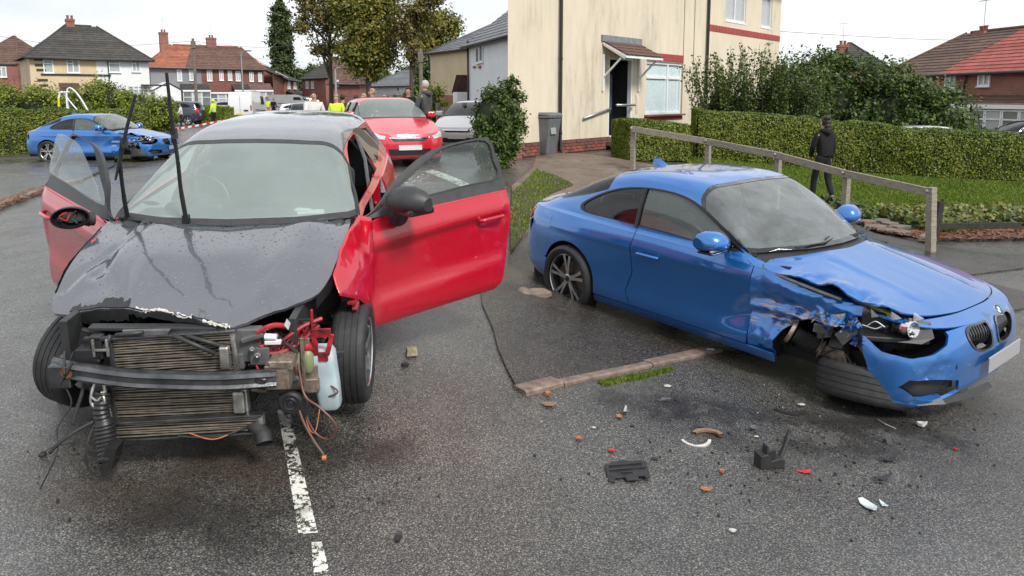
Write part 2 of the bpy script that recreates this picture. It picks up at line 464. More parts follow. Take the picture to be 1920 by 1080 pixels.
def rim_multi(parent, r, side, spokes=5, double=True, mat=None, dark=None, c=(0, 0, 0), w=.19, rot=None, emblem=True):
 """alloy rim, outside face toward +Y*side"""
 s_ = side
 mb = MB(); T = Matrix.Translation(Vector(c)) @ (rot.to_4x4() if rot is not None else Matrix.Identity(4)); mb.T = T
 mb.lathe([(-s_*w*.45, r*.99), (-s_*w*.4, r*.93), (s_*w*.30, r*.90), (s_*w*.42, r*.94), (s_*w*.47, r*1.0), (s_*w*.44, r*1.02)], 48)
 mb.build('rim_barrel', dark, parent, smooth=True)
 mb = MB(); mb.T = T
 mb.lathe([(s_*w*.47, r*1.0), (s_*w*.475, r*.975), (s_*w*.44, r*.955)], 48)
 for k in range(spokes):
  a0 = 2*math.pi*k/spokes+math.pi/2
  for d in ((-.17, .17) if double else (0,)):
   a = a0+d; ai = a0+d*.55
   wd = .020 if double else .035
   def P(rad, ang, off, h): return (rad*math.cos(ang)-off*math.sin(ang), s_*h, rad*math.sin(ang)+off*math.cos(ang))
   V = []
   for rad, ang, ww, h in ((r*.16, ai, wd*.8, w*.36), (r*.55, (a+ai)/2, wd*.62, w*.40), (r*.965, a, wd*.85, w*.43)):
    V += [P(rad, ang, -ww, h), P(rad, ang, ww, h), P(rad, ang, ww*.9, h-.03), P(rad, ang, -ww*.9, h-.03)]
   F = []
   for q in (0, 4):
    F += [(q, q+1, q+5, q+4), (q+1, q+2, q+6, q+5), (q+2, q+3, q+7, q+6), (q+3, q, q+4, q+7)]
   mb.add(V, F+[(0, 1, 2, 3), (8, 9, 10, 11)])
 mb.lathe([(s_*w*.1, .0), (s_*w*.1, r*.17), (s_*w*.36, r*.19), (s_*w*.385, r*.16), (s_*w*.385, 0)], 24)
 mb.build('spokes', mat, parent, smooth=True, auto=30)
 mb = MB(); mb.T = T
 mb.lathe([(s_*w*.02, .03), (s_*w*.02, r*.72), (s_*w*.08, r*.72), (s_*w*.08, .03)], 40)
 mb.build('brake_disc', MT['cast_iron'], parent, smooth=True)
 if emblem:
  mb = MB(); mb.T = T; mb.lathe([(s_*w*.386, 0), (s_*(w*.386+.003), 0), (s_*(w*.386+.003), r*.11), (s_*w*.386, r*.11)], 24)
  mb.build('hub_cap', MT['plastic_black'] if emblem is True else emblem, parent, smooth=True)
def wheel(car, x, y, z, r, w, rr, side, spokes=5, double=True, steer=0, camber=0, mat=None, dark=None, emblem=True, full=True, lean=0):
 e = bpy.data.objects.new('wheel', None); C.objects.link(e); e.parent = car; e.empty_display_size = .1
 e.location = (x, y, z); e.rotation_euler = (camber, lean, steer)
 tyre(e, r, w, rr)
 rim_multi(e, rr, side, spokes, double, mat or MT['alloy'], dark or MT['alloy_dark'], emblem=emblem)
 return e
# ------------------------------------------------------------------ car and common materials
def droplets(b, base_rough=None, amt=.35, scale=70, size=.32):
 """beads of rain standing on a surface: little domes in the bump"""
 o = b.obj(); hs = []
 for sc, th in ((scale, size), (scale*2.1, size*1.05)):
  v = b.voro(sc, o); w = b.new('ShaderNodeTexWhiteNoise'); b.l(v.outputs['Color'], w.inputs['Vector'])
  lim = b.math('MULTIPLY', w.outputs['Value'], th)
  d = b.math('SUBTRACT', lim, v.outputs['Distance']); hs.append(b.math('MAXIMUM', d, 0.0))
 h = b.math('ADD', hs[0], b.math('MULTIPLY', hs[1], .5))
 return h
def paint(name, col, metallic=0., rough=.28, drops=.5, coat=1.0, grime=.12, scale=70, size=.32, dist=.012):
 def fn(b):
  n = b.noise(2.3, 6, .65); n2 = b.noise(26, 4, .6)
  f = b.math('MULTIPLY', n.outputs['Fac'], n2.outputs['Fac'])
  r = b.ramp(f, [(.28, (0, 0, 0)), (.5, (grime*2, grime*2, grime*2))])
  c = b.mix(r.outputs[0], col, tuple(x*.55+.03 for x in col))
  b.set('Base Color', c)
  h = droplets(b, scale=scale, size=size); b.set('Coat Weight', coat); b.set('Coat Roughness', .03); b.set('Coat IOR', 1.7)
  rr = b.ramp(n.outputs['Fac'], [(.3, (rough*.85,)*3), (.7, (min(1, rough*1.25),)*3)]); b.set('Roughness', rr.outputs[0])
  if drops:
   nm = b.bump(h, drops, dist); b.set('Normal', nm); b.set('Coat Normal', nm)
 return M(name, col, rough, metallic, fn=fn)
def glassm(name, tint=(.75, .85, .82), rough=.02, drops=.25, refl=1.45, dirt_or_sheen=.0, gain=1.0, flat=False):
 if name in MT: return MT[name]
 m = bpy.data.materials.new(name); m.use_nodes = True; b = NB(m); MT[name] = m; b.n.remove(b.bs)
 out = b.n['Material Output']
 tr = b.new('ShaderNodeBsdfTransparent'); tr.inputs[0].default_value = (*tint, 1)
 gl = b.new('ShaderNodeBsdfGlossy'); gl.inputs['Roughness'].default_value = rough; gl.inputs[0].default_value = (1, 1, 1, 1)
 fr = b.new('ShaderNodeFresnel'); g_ = b.new('ShaderNodeNewGeometry'); b.l(b.math('ADD', b.math('MULTIPLY', g_.outputs['Backfacing'], 1/refl-refl), refl), fr.inputs['IOR'])
 if drops:
  h = droplets(b, scale=85); nm = b.bump(h, drops, .01); b.l(nm, gl.inputs['Normal']); b.l(nm, fr.inputs['Normal'])
 f = b.math('MULTIPLY', fr.outputs[0], gain)
 mx = b.new('ShaderNodeMixShader'); b.l(f, mx.inputs[0]); b.l(tr.outputs[0], mx.inputs[1]); b.l(gl.outputs[0], mx.inputs[2])
 last = mx
 if dirt_or_sheen:  # pale diffuse layer: dirt, and sky reflection painted as colour
  df = b.new('ShaderNodeBsdfDiffuse'); df.inputs[0].default_value = (.55, .66, .63, 1) if flat else (.55, .6, .6, 1)
  n = b.noise(1.4 if flat else 3.5, 3 if flat else 6, .5 if flat else .7); r = b.ramp(n.outputs['Fac'], [(.35, (dirt_or_sheen*(.75 if flat else .4),)*3), (.7, (dirt_or_sheen,)*3)])
  m2 = b.new('ShaderNodeMixShader'); b.l(r.outputs[0], m2.inputs[0]); b.l(mx.outputs[0], m2.inputs[1]); b.l(df.outputs[0], m2.inputs[2]); last = m2
 b.l(last.outputs[0], out.inputs[0])
 return m
M('rubber', (.024, .024, .025), .6, var=.35, vs=22, bump=.3, bs=140)
M('alloy', (.62, .62, .63), .28, 1.0, var=.12, vs=20)
M('alloy_dark', (.07, .07, .075), .45, .6, var=.3, vs=20)
M('cast_iron', (.16, .13, .11), .55, .8, var=.4, vs=30)
M('plastic_black', (.018, .018, .02), .42, var=.25, vs=20, bump=.08, bs=300)
M('plastic_rough', (.03, .03, .032), .7, var=.3, vs=14, bump=.2, bs=200)
M('chrome', (.8, .8, .8), .12, 1.0)
M('underbody', (.012, .012, .013), .8, var=.3)
M('trim_dark', (.03, .031, .033), .5, var=.3, vs=15)
M('fabric_dark', (.03, .03, .034), .95, var=.3, vs=80, bump=.3, bs=400)
M('fabric_grey', (.14, .14, .15), .95, var=.2, vs=60, bump=.3, bs=300)
M('white_plastic', (.7, .72, .72), .4, var=.08)
M('lens_clear', (.75, .78, .8), .08, 0, Transmission_Weight=.6, IOR=1.4)
M('lens_red', (.45, .01, .01), .12, 0, Coat_Weight=1.0)
M('lens_amber', (.8, .25, .02), .15, 0, Coat_Weight=1.0)
M('plate_white', (.65, .65, .63), .5)
M('plate_yellow', (.75, .55, .05), .5)
glassm('glass_car', (.72, .82, .80), drops=.2, dirt_or_sheen=.28, refl=1.6, flat=True)  # painted brightness: pale layer makes up for weak reflection over a dark cabin
glassm('glass_tint', (.10, .12, .12), drops=.35)
glassm('glass_clear', (.82, .9, .86), drops=.1)
def seat(parent, x, y, z, mat, lean=R(18), w=.5):
 """front seat facing -X"""
 m = MB(); m.box((x, y, z+.06), (.52, w, .14)); a = m.build('seat_cushion', mat, parent, bev=.05, seg=3)
 m = MB(); m.box((x+.33, y, z+.40), (.14, w*.94, .62), ry=lean); m.build('backrest', mat, a, bev=.055, seg=3)
 m = MB(); m.box((x+.46, y, z+.80), (.09, .26, .18), ry=lean); m.tube([(x+.44, y-.06, z+.62), (x+.46, y-.06, z+.76)], .007); m.tube([(x+.44, y+.06, z+.62), (x+.46, y+.06, z+.76)], .007)
 m.build('headrest', mat, a, bev=.035, seg=3)
 return a
def steering(parent, c, r=.19, tilt=R(25), mat=None):
 T = Matrix.Translation(Vector(c)) @ Matrix.Rotation(tilt, 4, 'Y')
 m = MB(); m.T = T
 m.tube([(0, r*math.cos(2*math.pi*k/36), r*math.sin(2*math.pi*k/36)) for k in range(37)], .016, 8, cap=False)
 m.box((-.02, 0, 0), (.05, .16, .12)); m.box((-.01, .1, -.01), (.02, .16, .035)); m.box((-.01, -.1, -.01), (.02, .16, .035)); m.box((-.01, 0, -.1), (.02, .05, .16))
 m.tube([(-.02, 0, 0), (-.35, 0, 0)], .03)
 return m.build('steering_wheel', mat or MT['plastic_black'], parent, smooth=True)
M('grey_plastic', (.1, .1, .105), .6, var=.3, vs=20, bump=.15, bs=150)
# ------------------------------------------------------------------ ground materials
def asphalt(name, base=(.052, .05, .048), wet=.5, light=1.0, scale=1.0, tint=(.12, .10, .075)):
 def fn(b):
  o = b.obj()
  v1 = b.voro(95*scale, o); v2 = b.voro(210*scale, o); n1 = b.noise(.55, 5, .6, o); n2 = b.noise(3.1, 5, .65, o)
  w = b.new('ShaderNodeTexWhiteNoise'); b.l(v1.outputs['Color'], w.inputs['Vector'])
  stone = b.ramp(w.outputs['Value'], [(.0, tuple(x*.5 for x in base)), (.45, base), (.72, tuple(x*1.5 for x in base)), (.9, tint), (1, tuple(min(1, x*1.9) for x in tint))])
  gap = b.ramp(v1.outputs['Distance'], [(.25, (1, 1, 1)), (.62, (.25, .25, .25))])
  c = b.mix(1.0, stone.outputs[0], gap.outputs[0], 'MULTIPLY')
  patch = b.ramp(n2.outputs['Fac'], [(.3, (.82, .82, .82)), (.7, (1.2, 1.19, 1.17))])
  c = b.mix(1.0, c, patch.outputs[0], 'MULTIPLY'); n4 = b.noise(.33, 3, .5, o, .6); c = b.mix(1.0, c, b.ramp(n4.outputs['Fac'], [(.38, (.88, .88, .89)), (.47, (1, 1, 1)), (.6, (1.08, 1.07, 1.04))]).outputs[0], 'MULTIPLY')
  b.set('Base Color', c)
  wetr = b.ramp(n1.outputs['Fac'], [(.36, (.13,)*3), (.50, (.25,)*3), (.68, (.42,)*3)])
  r2 = b.math('ADD', wetr.outputs[0], b.math('MULTIPLY', b.math('SUBTRACT', n2.outputs['Fac'], .5), .25)); b.set('Roughness', r2)
  b.set('Specular IOR Level', .5*wet+.35)
  h = b.math('ADD', b.math('MULTIPLY', v1.outputs['Distance'], -1.0), b.math('MULTIPLY', v2.outputs['Distance'], -.4))
  wetb = b.ramp(n1.outputs['Fac'], [(.36, (.28,)*3), (.62, (.75,)*3)])
  bm_ = b.new('ShaderNodeBump'); bm_.inputs['Distance'].default_value = .006; b.l(wetb.outputs[0], bm_.inputs['Strength']); b.l(h, bm_.inputs['Height']); b.set('Normal', bm_.outputs[0])
 return M(name, base, fn=fn)
road_m = asphalt('road_asphalt', (.128, .126, .12), tint=(.19, .175, .15), scale=1.25, wet=1.2)
drive_m = asphalt('driveway_asphalt', (.075, .066, .058), tint=(.15, .13, .10), scale=1.25)
foot_m = asphalt('footway_asphalt', (.13, .125, .12), scale=1.1)
def concrete_fn(b):
 n = b.noise(2.2, 8, .65); n2 = b.noise(40, 4, .7); v = b.voro(1.3, None, feature='DISTANCE_TO_EDGE')
 r = b.ramp(n.outputs['Fac'], [(.3, (.085, .06, .045)), (.55, (.15, .115, .09)), (.75, (.24, .19, .15))])
 c = b.mix(1.0, r.outputs[0], b.ramp(n2.outputs['Fac'], [(.3, (.7, .7, .7)), (.7, (1.2, 1.2, 1.2))]).outputs[0], 'MULTIPLY')
 c = b.mix(b.ramp(v.outputs['Distance'], [(.0, (1, 1, 1)), (.012, (0, 0, 0))]).outputs[0], c, (.03, .025, .02))
 b.set('Base Color', c); b.set('Normal', b.bump(n2.outputs['Fac'], .3, .01)); rr = b.ramp(n.outputs['Fac'], [(.3, (.35,)*3), (.7, (.7,)*3)]); b.set('Roughness', rr.outputs[0])
M('old_concrete', fn=concrete_fn)
M('kerb_stone', (.20, .15, .12), .6, var=.4, vs=14, bump=.5, bs=90)
M('soil', (.05, .035, .022), .9, var=.5, vs=9, bump=.6, bs=30)
def grass_fn(b):
 n = b.noise(1.6, 6, .65); n2 = b.noise(60, 3, .7)
 r = b.ramp(n.outputs['Fac'], [(.3, (.028, .05, .008)), (.6, (.05, .085, .012)), (.8, (.075, .10, .02))]); b.set('Base Color', b.mix(1.0, r.outputs[0], b.ramp(n2.outputs['Fac'], [(.3, (.5,)*3), (.7, (1.3,)*3)]).outputs[0], 'MULTIPLY')); b.set('Normal', b.bump(n2.outputs['Fac'], .6, .03))
M('lawn_soil', rough=.85, fn=grass_fn)
def leafm(name, cols, rough=.5, trans=.25):
 def fn(b):
  g = b.new('ShaderNodeNewGeometry'); n = b.noise(.9, 4, .6)
  f = b.math('ADD', b.math('MULTIPLY', g.outputs['Random Per Island'], .62), b.math('MULTIPLY', b.math('SUBTRACT', n.outputs['Fac'], .3), .8))
  k = len(cols); r = b.ramp(f, [(.1+.8*i/(k-1), c) for i, c in enumerate(cols)]); b.set('Base Color', r.outputs[0])
  ts = b.new('ShaderNodeBsdfTranslucent'); b.l(r.outputs[0], ts.inputs[0]); mx = b.new('ShaderNodeMixShader'); mx.inputs[0].default_value = trans
  out_ = b.n['Material Output']; b.l(b.bs.outputs[0], mx.inputs[1]); b.l(ts.outputs[0], mx.inputs[2]); b.l(mx.outputs[0], out_.inputs[0])
 return M(name, cols[0], rough, fn=fn)
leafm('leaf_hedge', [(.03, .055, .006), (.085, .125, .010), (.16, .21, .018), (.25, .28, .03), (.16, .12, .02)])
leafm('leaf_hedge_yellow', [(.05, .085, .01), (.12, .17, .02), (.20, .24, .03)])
leafm('leaf_dark', [(.014, .032, .006), (.04, .075, .010), (.08, .13, .016), (.13, .18, .025)])
leafm('leaf_privet', [(.018, .04, .006), (.05, .09, .012), (.10, .155, .02), (.15, .20, .03)])
leafm('leaf_bush', [(.06, .09, .008), (.14, .19, .012), (.24, .29, .02), (.32, .36, .03)])
leafm('leaf_autumn', [(.04, .065, .012), (.09, .12, .018), (.17, .18, .025), (.28, .24, .03), (.34, .19, .03)])
leafm('leaf_poplar', [(.025, .042, .012), (.06, .09, .022), (.11, .14, .04)])
leafm('leaf_sparse', [(.06, .065, .02), (.12, .12, .03), (.20, .17, .04), (.26, .15, .04)])
leafm('leaf_ivy', [(.03, .06, .01), (.09, .13, .02), (.20, .20, .04), (.24, .12, .04)])
leafm('leaf_red', [(.10, .02, .012), (.20, .05, .02), (.22, .11, .03), (.08, .03, .015)], trans=.1)
leafm('grass_blade', [(.05, .09, .008), (.11, .17, .012), (.18, .25, .02), (.24, .28, .05)])
M('hedge_core', (.014, .022, .006), .9, var=.5, vs=12)
M('bark', (.07, .055, .042), .9, var=.4, vs=12, bump=.5, bs=40)
M('twig', (.05, .035, .022), .9)
# ------------------------------------------------------------------ ground sheets
def cdt_fill(poly, step):
 poly = dens(poly, step); lo, hi = poly.min(0), poly.max(0)
 gx = np.arange(lo[0]+step/2, hi[0], step); gy = np.arange(lo[1]+step/2, hi[1], step)
 g = np.array([(x, y) for x in gx for y in gy]).reshape(-1, 2)
 if len(g):
  g = g[inpoly(g, poly)]
  if len(g): g = g[np.concatenate([((g[i:i+400, None]-poly[None])**2).sum(-1).min(1) for i in range(0, len(g), 400)]) > (step*.4)**2]
 P = poly.tolist()+g.tolist(); n = len(poly)
 r = delaunay_2d_cdt([Vector(p) for p in P], [(i, (i+1) % n) for i in range(n)], [], 0, 1e-6)
 V = np.array([tuple(p) for p in r[0]]); F = np.array([f for f in r[2] if len(f) == 3]); return V, F[inpoly(V[F].mean(1), poly)], poly
def sheet(name, poly, off, mat, step=.3, skirt=0, parent=None, kind='structure', rough=0):
 V, F, _ = cdt_fill(poly, step); z = Gn(V[:, 0], V[:, 1])+off
 if rough: z = z+np.array([rough*noise.noise(Vector((p[0]*3, p[1]*3, 0))) for p in V])
 V3 = np.c_[V, z].tolist(); F = F.tolist()
 if skirt:
  cnt = {}
  for f in F:
   for a, b in ((f[0], f[1]), (f[1], f[2]), (f[2], f[0])): cnt[(a, b)] = 1
  bd = [(a, b) for (a, b) in cnt if (b, a) not in cnt]; n = len(V3); mp_ = {}
  for a, b in bd:
   for q in (a, b):
    if q not in mp_: mp_[q] = len(V3); V3.append([V3[q][0], V3[q][1], V3[q][2]-skirt])
   F.append([b, a, mp_[a], mp_[b]])
 me = bpy.data.meshes.new(name); me.from_pydata(V3, [], F); me.materials.append(mat)
 bm = bmesh.new(); bm.from_mesh(me); bmesh.ops.recalc_face_normals(bm, faces=bm.faces)
 if sum(f.normal.z*f.calc_area() for f in bm.faces) < 0: bmesh.ops.reverse_faces(bm, faces=bm.faces)
 bm.to_mesh(me); bm.free()
 return link(name, me, parent, kind)
def PG(*pts): return [tuple(atG(*p)[:2]) for p in pts]
_a = np.concatenate([-np.geomspace(600, 14, 22), np.linspace(-12, 14, 66), np.geomspace(16, 600, 22)]); _b = np.concatenate([[-60, -20, -6], np.linspace(-2, 24, 66), np.geomspace(26, 900, 30)])
xx, yy = np.meshgrid(_a, _b); gz = Gn(xx, yy)
gV = np.stack([xx, yy, gz], -1).reshape(-1, 3); nx = len(_a); gF = np.array([(j*nx+i, j*nx+i+1, (j+1)*nx+i+1, (j+1)*nx+i) for j in range(len(_b)-1) for i in range(nx-1)])
mobj('road', gV, gF, road_m, smooth=True, kind='structure')
# driveway, kerb, footways, lawn on the right
K0 = [(1342, 655), (1250, 674), (1150, 695), (1060, 713), (1005, 727), (972, 735)]
kp = PG(*K0)
drive_poly = kp+PG((955, 705), (935, 660), (925, 620), (905, 575), (900, 530), (930, 510), (955, 500), (955, 420), (960, 360), (985, 320), (1005, 300), (1040, 296), (1130, 300), (1200, 320))+PG((1560, 400), (1640, 440), (1740, 462), (1862, 478), (1919, 480), (1919, 505), (1800, 520))+[(6.2, 8.2), (4.4, 7.2), (3.2, 6.2)]
sheet('driveway', drive_poly, .022, drive_m, .3, .04)
lawn_poly = PG((1290, 320), (1290, 298), (1862, 345), (1990, 352), (1990, 405), (1862, 400), (1740, 395), (1660, 405), (1600, 395), (1540, 372), (1500, 372), (1420, 345))
sheet('lawn', lawn_poly, .05, MT['lawn_soil'], .25, .08)
bed_poly = PG((1500, 374), (1600, 397), (1660, 407), (1740, 397), (1862, 402), (1990, 407), (1990, 448), (1862, 452), (1760, 452), (1720, 448), (1640, 430), (1560, 405))
sheet('flower_bed', bed_poly, .045, MT['soil'], .12, .08, rough=.02)
conc_poly = PG((960, 352), (1000, 318), (1005, 296), (1042, 290), (1120, 294), (1185, 306), (1270, 322), (1200, 345), (1110, 372), (1000, 430), (958, 470))
sheet('concrete_path', conc_poly, .045, MT['old_concrete'], .2, .05)
verge_poly = PG((958, 480), (957, 402), (962, 366), (1005, 323), (1050, 338), (1075, 352), (1030, 370), (1000, 420))
sheet('verge', verge_poly, .058, MT['soil'], .15, .05, rough=.03)
def kerb(pts, w, h, off, name, mat, n=6, label=None, length=.9):
 P_ = spl(pts, n)[:, :2]; d = np.r_[0, np.cumsum(np.linalg.norm(np.diff(P_, axis=0), axis=1))]; L_ = d[-1]; k = 0; s0 = 0; root = None; k_ = 0
 o = thing(name, label or 'row of worn kerb stones along the edge of the driveway', 'kerb', (0, 0, 0)); tag(o, kind='structure')
 while s0 < L_-.05:
  s1 = min(s0+length, L_); q = np.linspace(s0+.006, s1-.006, 5); X = np.interp(q, d, P_[:, 0]); Y = np.interp(q, d, P_[:, 1])
  T = np.gradient(np.c_[X, Y], axis=0); T /= np.linalg.norm(T, axis=1)[:, None]; N_ = np.c_[-T[:, 1], T[:, 0]]
  m = MB(); jj = random.uniform(-.006, .006)
  rows = [[(X[i]+N_[i, 0]*a, Y[i]+N_[i, 1]*a, G(X[i], Y[i])+off+b+jj) for a, b in ((-w/2, -.08), (-w/2, h-.012), (-w/2+.015, h), (w/2-.01, h), (w/2, h-.01), (w/2, -.08))] for i in range(5)]
  m.grid(rows); m.add(rows[0], [tuple(range(6))]); m.add(rows[-1], [tuple(range(6))]); m.build('kerb_stone', mat, o, smooth=True); s0 = s1
 return o
kerb(kp, .15, .026, .0, 'dropped_kerb', MT['kerb_stone'], label='low worn kerb of stones between the road and the wet driveway')
def stain_fn(cols, lo, hi, sc):
 def fn(b):
  n = b.noise(sc, 6, .65); n2 = b.noise(30, 3, .6); g = b.new('ShaderNodeTexCoord'); gr = b.new('ShaderNodeTexGradient', gradient_type='SPHERICAL'); mp_ = b.new('ShaderNodeMapping'); mp_.inputs['Location'].default_value = (-1, -1, 0); mp_.inputs['Scale'].default_value = (2, 2, 0); b.l(g.outputs['Generated'], mp_.inputs[0]); b.l(mp_.outputs[0], gr.inputs[0])
  f = b.math('MULTIPLY', b.ramp(gr.outputs['Fac'], [(.0, (0,)*3), (.5, (1,)*3)]).outputs[0], b.ramp(n.outputs['Fac'], [(lo, (0,)*3), (hi, (.42,)*3)]).outputs[0])
  b.set('Base Color', b.ramp(n2.outputs['Fac'], [(.3, cols[0]), (.6, cols[1])]).outputs[0]); b.set('Roughness', .3); v = b.voro(95); b.set('Normal', b.bump(v.outputs['Distance'], -.6, .006))
  tr = b.new('ShaderNodeBsdfTransparent'); mx = b.new('ShaderNodeMixShader'); b.l(f, mx.inputs[0]); b.l(tr.outputs[0], mx.inputs[1]); b.l(b.bs.outputs[0], mx.inputs[2]); b.l(mx.outputs[0], b.n['Material Output'].inputs[0])
 return fn
M('oil_stain', fn=stain_fn([(.035, .024, .018), (.08, .055, .042)], .35, .55, 1.6)); M('dark_stain', fn=stain_fn([(.012, .011, .011), (.04, .037, .034)], .42, .56, 2.6))
def stain(name, px, py, rx, ry, mat, off):
 c = atG(px, py); sheet(name, [(c.x+rx*math.cos(a), c.y+ry*math.sin(a)) for a in np.linspace(0, 2*math.pi, 28)[:-1]], off, MT[mat], .15)
stain('oil_stain', 330, 880, .95, .55, 'oil_stain', .003); stain('oil_stain', 420, 980, .7, .3, 'dark_stain', .006); stain('fluid_stain', 640, 830, .5, .4, 'dark_stain', .005)
stain('fluid_stain', 1400, 800, .7, .45, 'dark_stain', .003); stain('fluid_stain', 1640, 820, .8, .5, 'dark_stain', .005); stain('damp_patch', 1240, 760, .6, .3, 'dark_stain', .006)
# scattered blades and leaves
def quads(cen, nrm, size, asp=1.6, jit=.6, bend=0, up=None):
 """n leaf quads: centres (n,3), normals (n,3), sizes (n)"""
 n = len(cen); nrm = nrm+rng.normal(0, jit, (n, 3)); nrm /= np.linalg.norm(nrm, axis=1)[:, None]+1e-9
 a = rng.normal(0, 1, (n, 3)) if up is None else np.tile(up, (n, 1))+rng.normal(0, .35, (n, 3))
 a -= nrm*(a*nrm).sum(1)[:, None]; a /= np.linalg.norm(a, axis=1)[:, None]+1e-9; b = np.cross(nrm, a); s = np.asarray(size).reshape(-1, 1)
 l, w = s*asp/2, s/2
 V = np.stack([cen-a*l, cen+b*w*.9-a*l*.1, cen+a*l, cen-b*w*.9-a*l*.1], 1)
 V[:, 2] += nrm*s*.12
 return V.reshape(-1, 3), np.arange(n*4).reshape(-1, 4)
def foliage(name, cen, nrm, size, mat, parent, kind='stuff', **k):
 V, F = quads(cen, nrm, size, **k); return mobj(name, V, F, MT[mat], parent, kind=kind)
def in_poly_pts(poly, n):
 poly = np.array(poly); lo, hi = poly.min(0), poly.max(0); o = []
 while sum(map(len, o)) < n:
  p = rng.uniform(lo, hi, (n*2, 2)); o.append(p[inpoly(p, poly)])
 return np.concatenate(o)[:n]
def grass(name, poly, n, h, mat='grass_blade', off=.04, label=None, w=.006, cat='grass'):
 p = in_poly_pts(poly, n); z = Gn(p[:, 0], p[:, 1])+off; hh = h*rng.uniform(.5, 1.2, n); a = rng.uniform(0, 6.28, n); lean = rng.normal(0, .35, (n, 2))*hh[:, None]
 ww = w*(1+p[:, 1]/14); B0 = np.c_[p, z]; dx = np.c_[np.cos(a), np.sin(a), np.zeros(n)]*ww[:, None]
 V = np.stack([B0-dx, B0+dx, B0+np.c_[lean, hh]], 1).reshape(-1, 3)
 o = mobj(name, V, np.arange(n*3).reshape(-1, 3), MT[mat], None, kind='stuff'); tag(o, label or 'short green grass of the sloping front lawn', cat); return o
grass('grass', lawn_poly, 90000, .07)
grass('grass', verge_poly, 5000, .05, label='patchy grass and moss on the verge behind the coupe')
_q = [np.array(p) for p in PG((1120, 716), (1180, 706), (1262, 690), (1262, 696), (1200, 712), (1130, 724))]
grass('moss', _q, 2600, .022, off=.0, label='strip of green moss growing along the kerb', w=.004, cat='moss')
# ------------------------------------------------------------------ hedges, bushes, trees
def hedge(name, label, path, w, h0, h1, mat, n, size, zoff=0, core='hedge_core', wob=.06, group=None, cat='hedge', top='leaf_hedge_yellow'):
 P_ = spl(path, 6)[:, :2]; d = np.r_[0, np.cumsum(np.linalg.norm(np.diff(P_, axis=0), axis=1))]; L_ = d[-1]
 o = thing(name, label, cat, (P_[0][0], P_[0][1], G(*P_[0])), 0, group); off = np.array(o.location)
 def pt(s, ang):   # ang 0..1 round the section from front foot over the top to back foot
  X = np.interp(s, d, P_[:, 0]); Y = np.interp(s, d, P_[:, 1]); X2 = np.interp(s+.05, d, P_[:, 0]); Y2 = np.interp(s+.05, d, P_[:, 1]); X1 = np.interp(s-.05, d, P_[:, 0]); Y1 = np.interp(s-.05, d, P_[:, 1])
  T = np.c_[X2-X1, Y2-Y1]; T /= np.linalg.norm(T, axis=1)[:, None]+1e-9; N_ = np.c_[T[:, 1], -T[:, 0]]
  H = h0+(h1-h0)*s/L_; q = np.pi*ang; ex = .28
  c = np.cos(q); sn = np.sin(q); a = np.sign(c)*np.abs(c)**ex*w/2; z = np.abs(sn)**ex*H
  bz = Gn(X, Y)+zoff; p = np.c_[X+N_[:, 0]*a, Y+N_[:, 1]*a, bz+z]
  nn = np.c_[N_*(c[:, None]), sn];
  lump = np.array([noise.noise(Vector((x*1.3, y*1.3, zz*1.6)))+.5*noise.noise(Vector((x*4, y*4, zz*4))) for x, y, zz in p]) if wob else 0
  return p+nn*(lump*wob)[:, None], nn
 ns, na = max(6, int(L_/.25)), 18
 S_, A_ = np.meshgrid(np.linspace(0.02, L_-.02, ns), np.linspace(.0, 1, na), indexing='ij'); p, nn = pt(S_.ravel(), A_.ravel()); p = p-nn*.05
 m = MB(); m.grid((p-off).reshape(ns, na, 3)); g = (p-off).reshape(ns, na, 3); m.add(g[0], [tuple(range(na))]); m.add(g[-1], [tuple(range(na))]); m.build('branches', MT[core], o, smooth=True)
 s = rng.uniform(0, L_, n); u = rng.uniform(0, 1, n)
 per = w+2*(h0+h1)/2; f_side = ((h0+h1)/2)/per
 # uniform over the outline: sides and top
 k = rng.uniform(0, 1, n); sd = f_side
 q = np.where(k < sd, np.arcsin(np.clip((k/sd), 0, 1)**(1/.28)*1.0)/np.pi, np.where(k > 1-sd, 1-np.arcsin(np.clip(((1-k)/sd), 0, 1)**(1/.28))/np.pi, np.arccos(np.clip(np.sign(1-2*(k-sd)/(1-2*sd))*np.abs(1-2*(k-sd)/(1-2*sd))**(1/.28), -1, 1))/np.pi))
 p, nn = pt(s, q); p = p-off+nn*rng.uniform(-.05, .03, n)[:, None]
 ends = rng.uniform(0, 1, n) < .04
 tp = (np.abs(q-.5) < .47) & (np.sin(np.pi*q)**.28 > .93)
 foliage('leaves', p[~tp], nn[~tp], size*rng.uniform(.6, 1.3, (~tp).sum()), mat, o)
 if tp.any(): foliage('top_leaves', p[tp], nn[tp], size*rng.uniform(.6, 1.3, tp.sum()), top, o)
 for e, dr in ((0.0, -1), (L_, 1)):   # leaves over the two ends
  ne = max(60, int(n*w/L_/2)); a = rng.uniform(-w/2, w/2, ne); zz = rng.uniform(0, h0 if e == 0 else h1, ne)
  X = np.interp(e, d, P_[:, 0]); Y = np.interp(e, d, P_[:, 1]); T = P_[1]-P_[0] if e == 0 else P_[-1]-P_[-2]; T = T/np.linalg.norm(T)
  c_ = np.c_[X+T[1]*a+T[0]*dr*.04, Y-T[0]*a+T[1]*dr*.04, G(X, Y)+zoff+zz]-off; foliage('end_leaves', c_, np.tile([T[0]*dr, T[1]*dr, .2], (ne, 1)), size*rng.uniform(.6, 1.3, ne), mat, o)
 return o
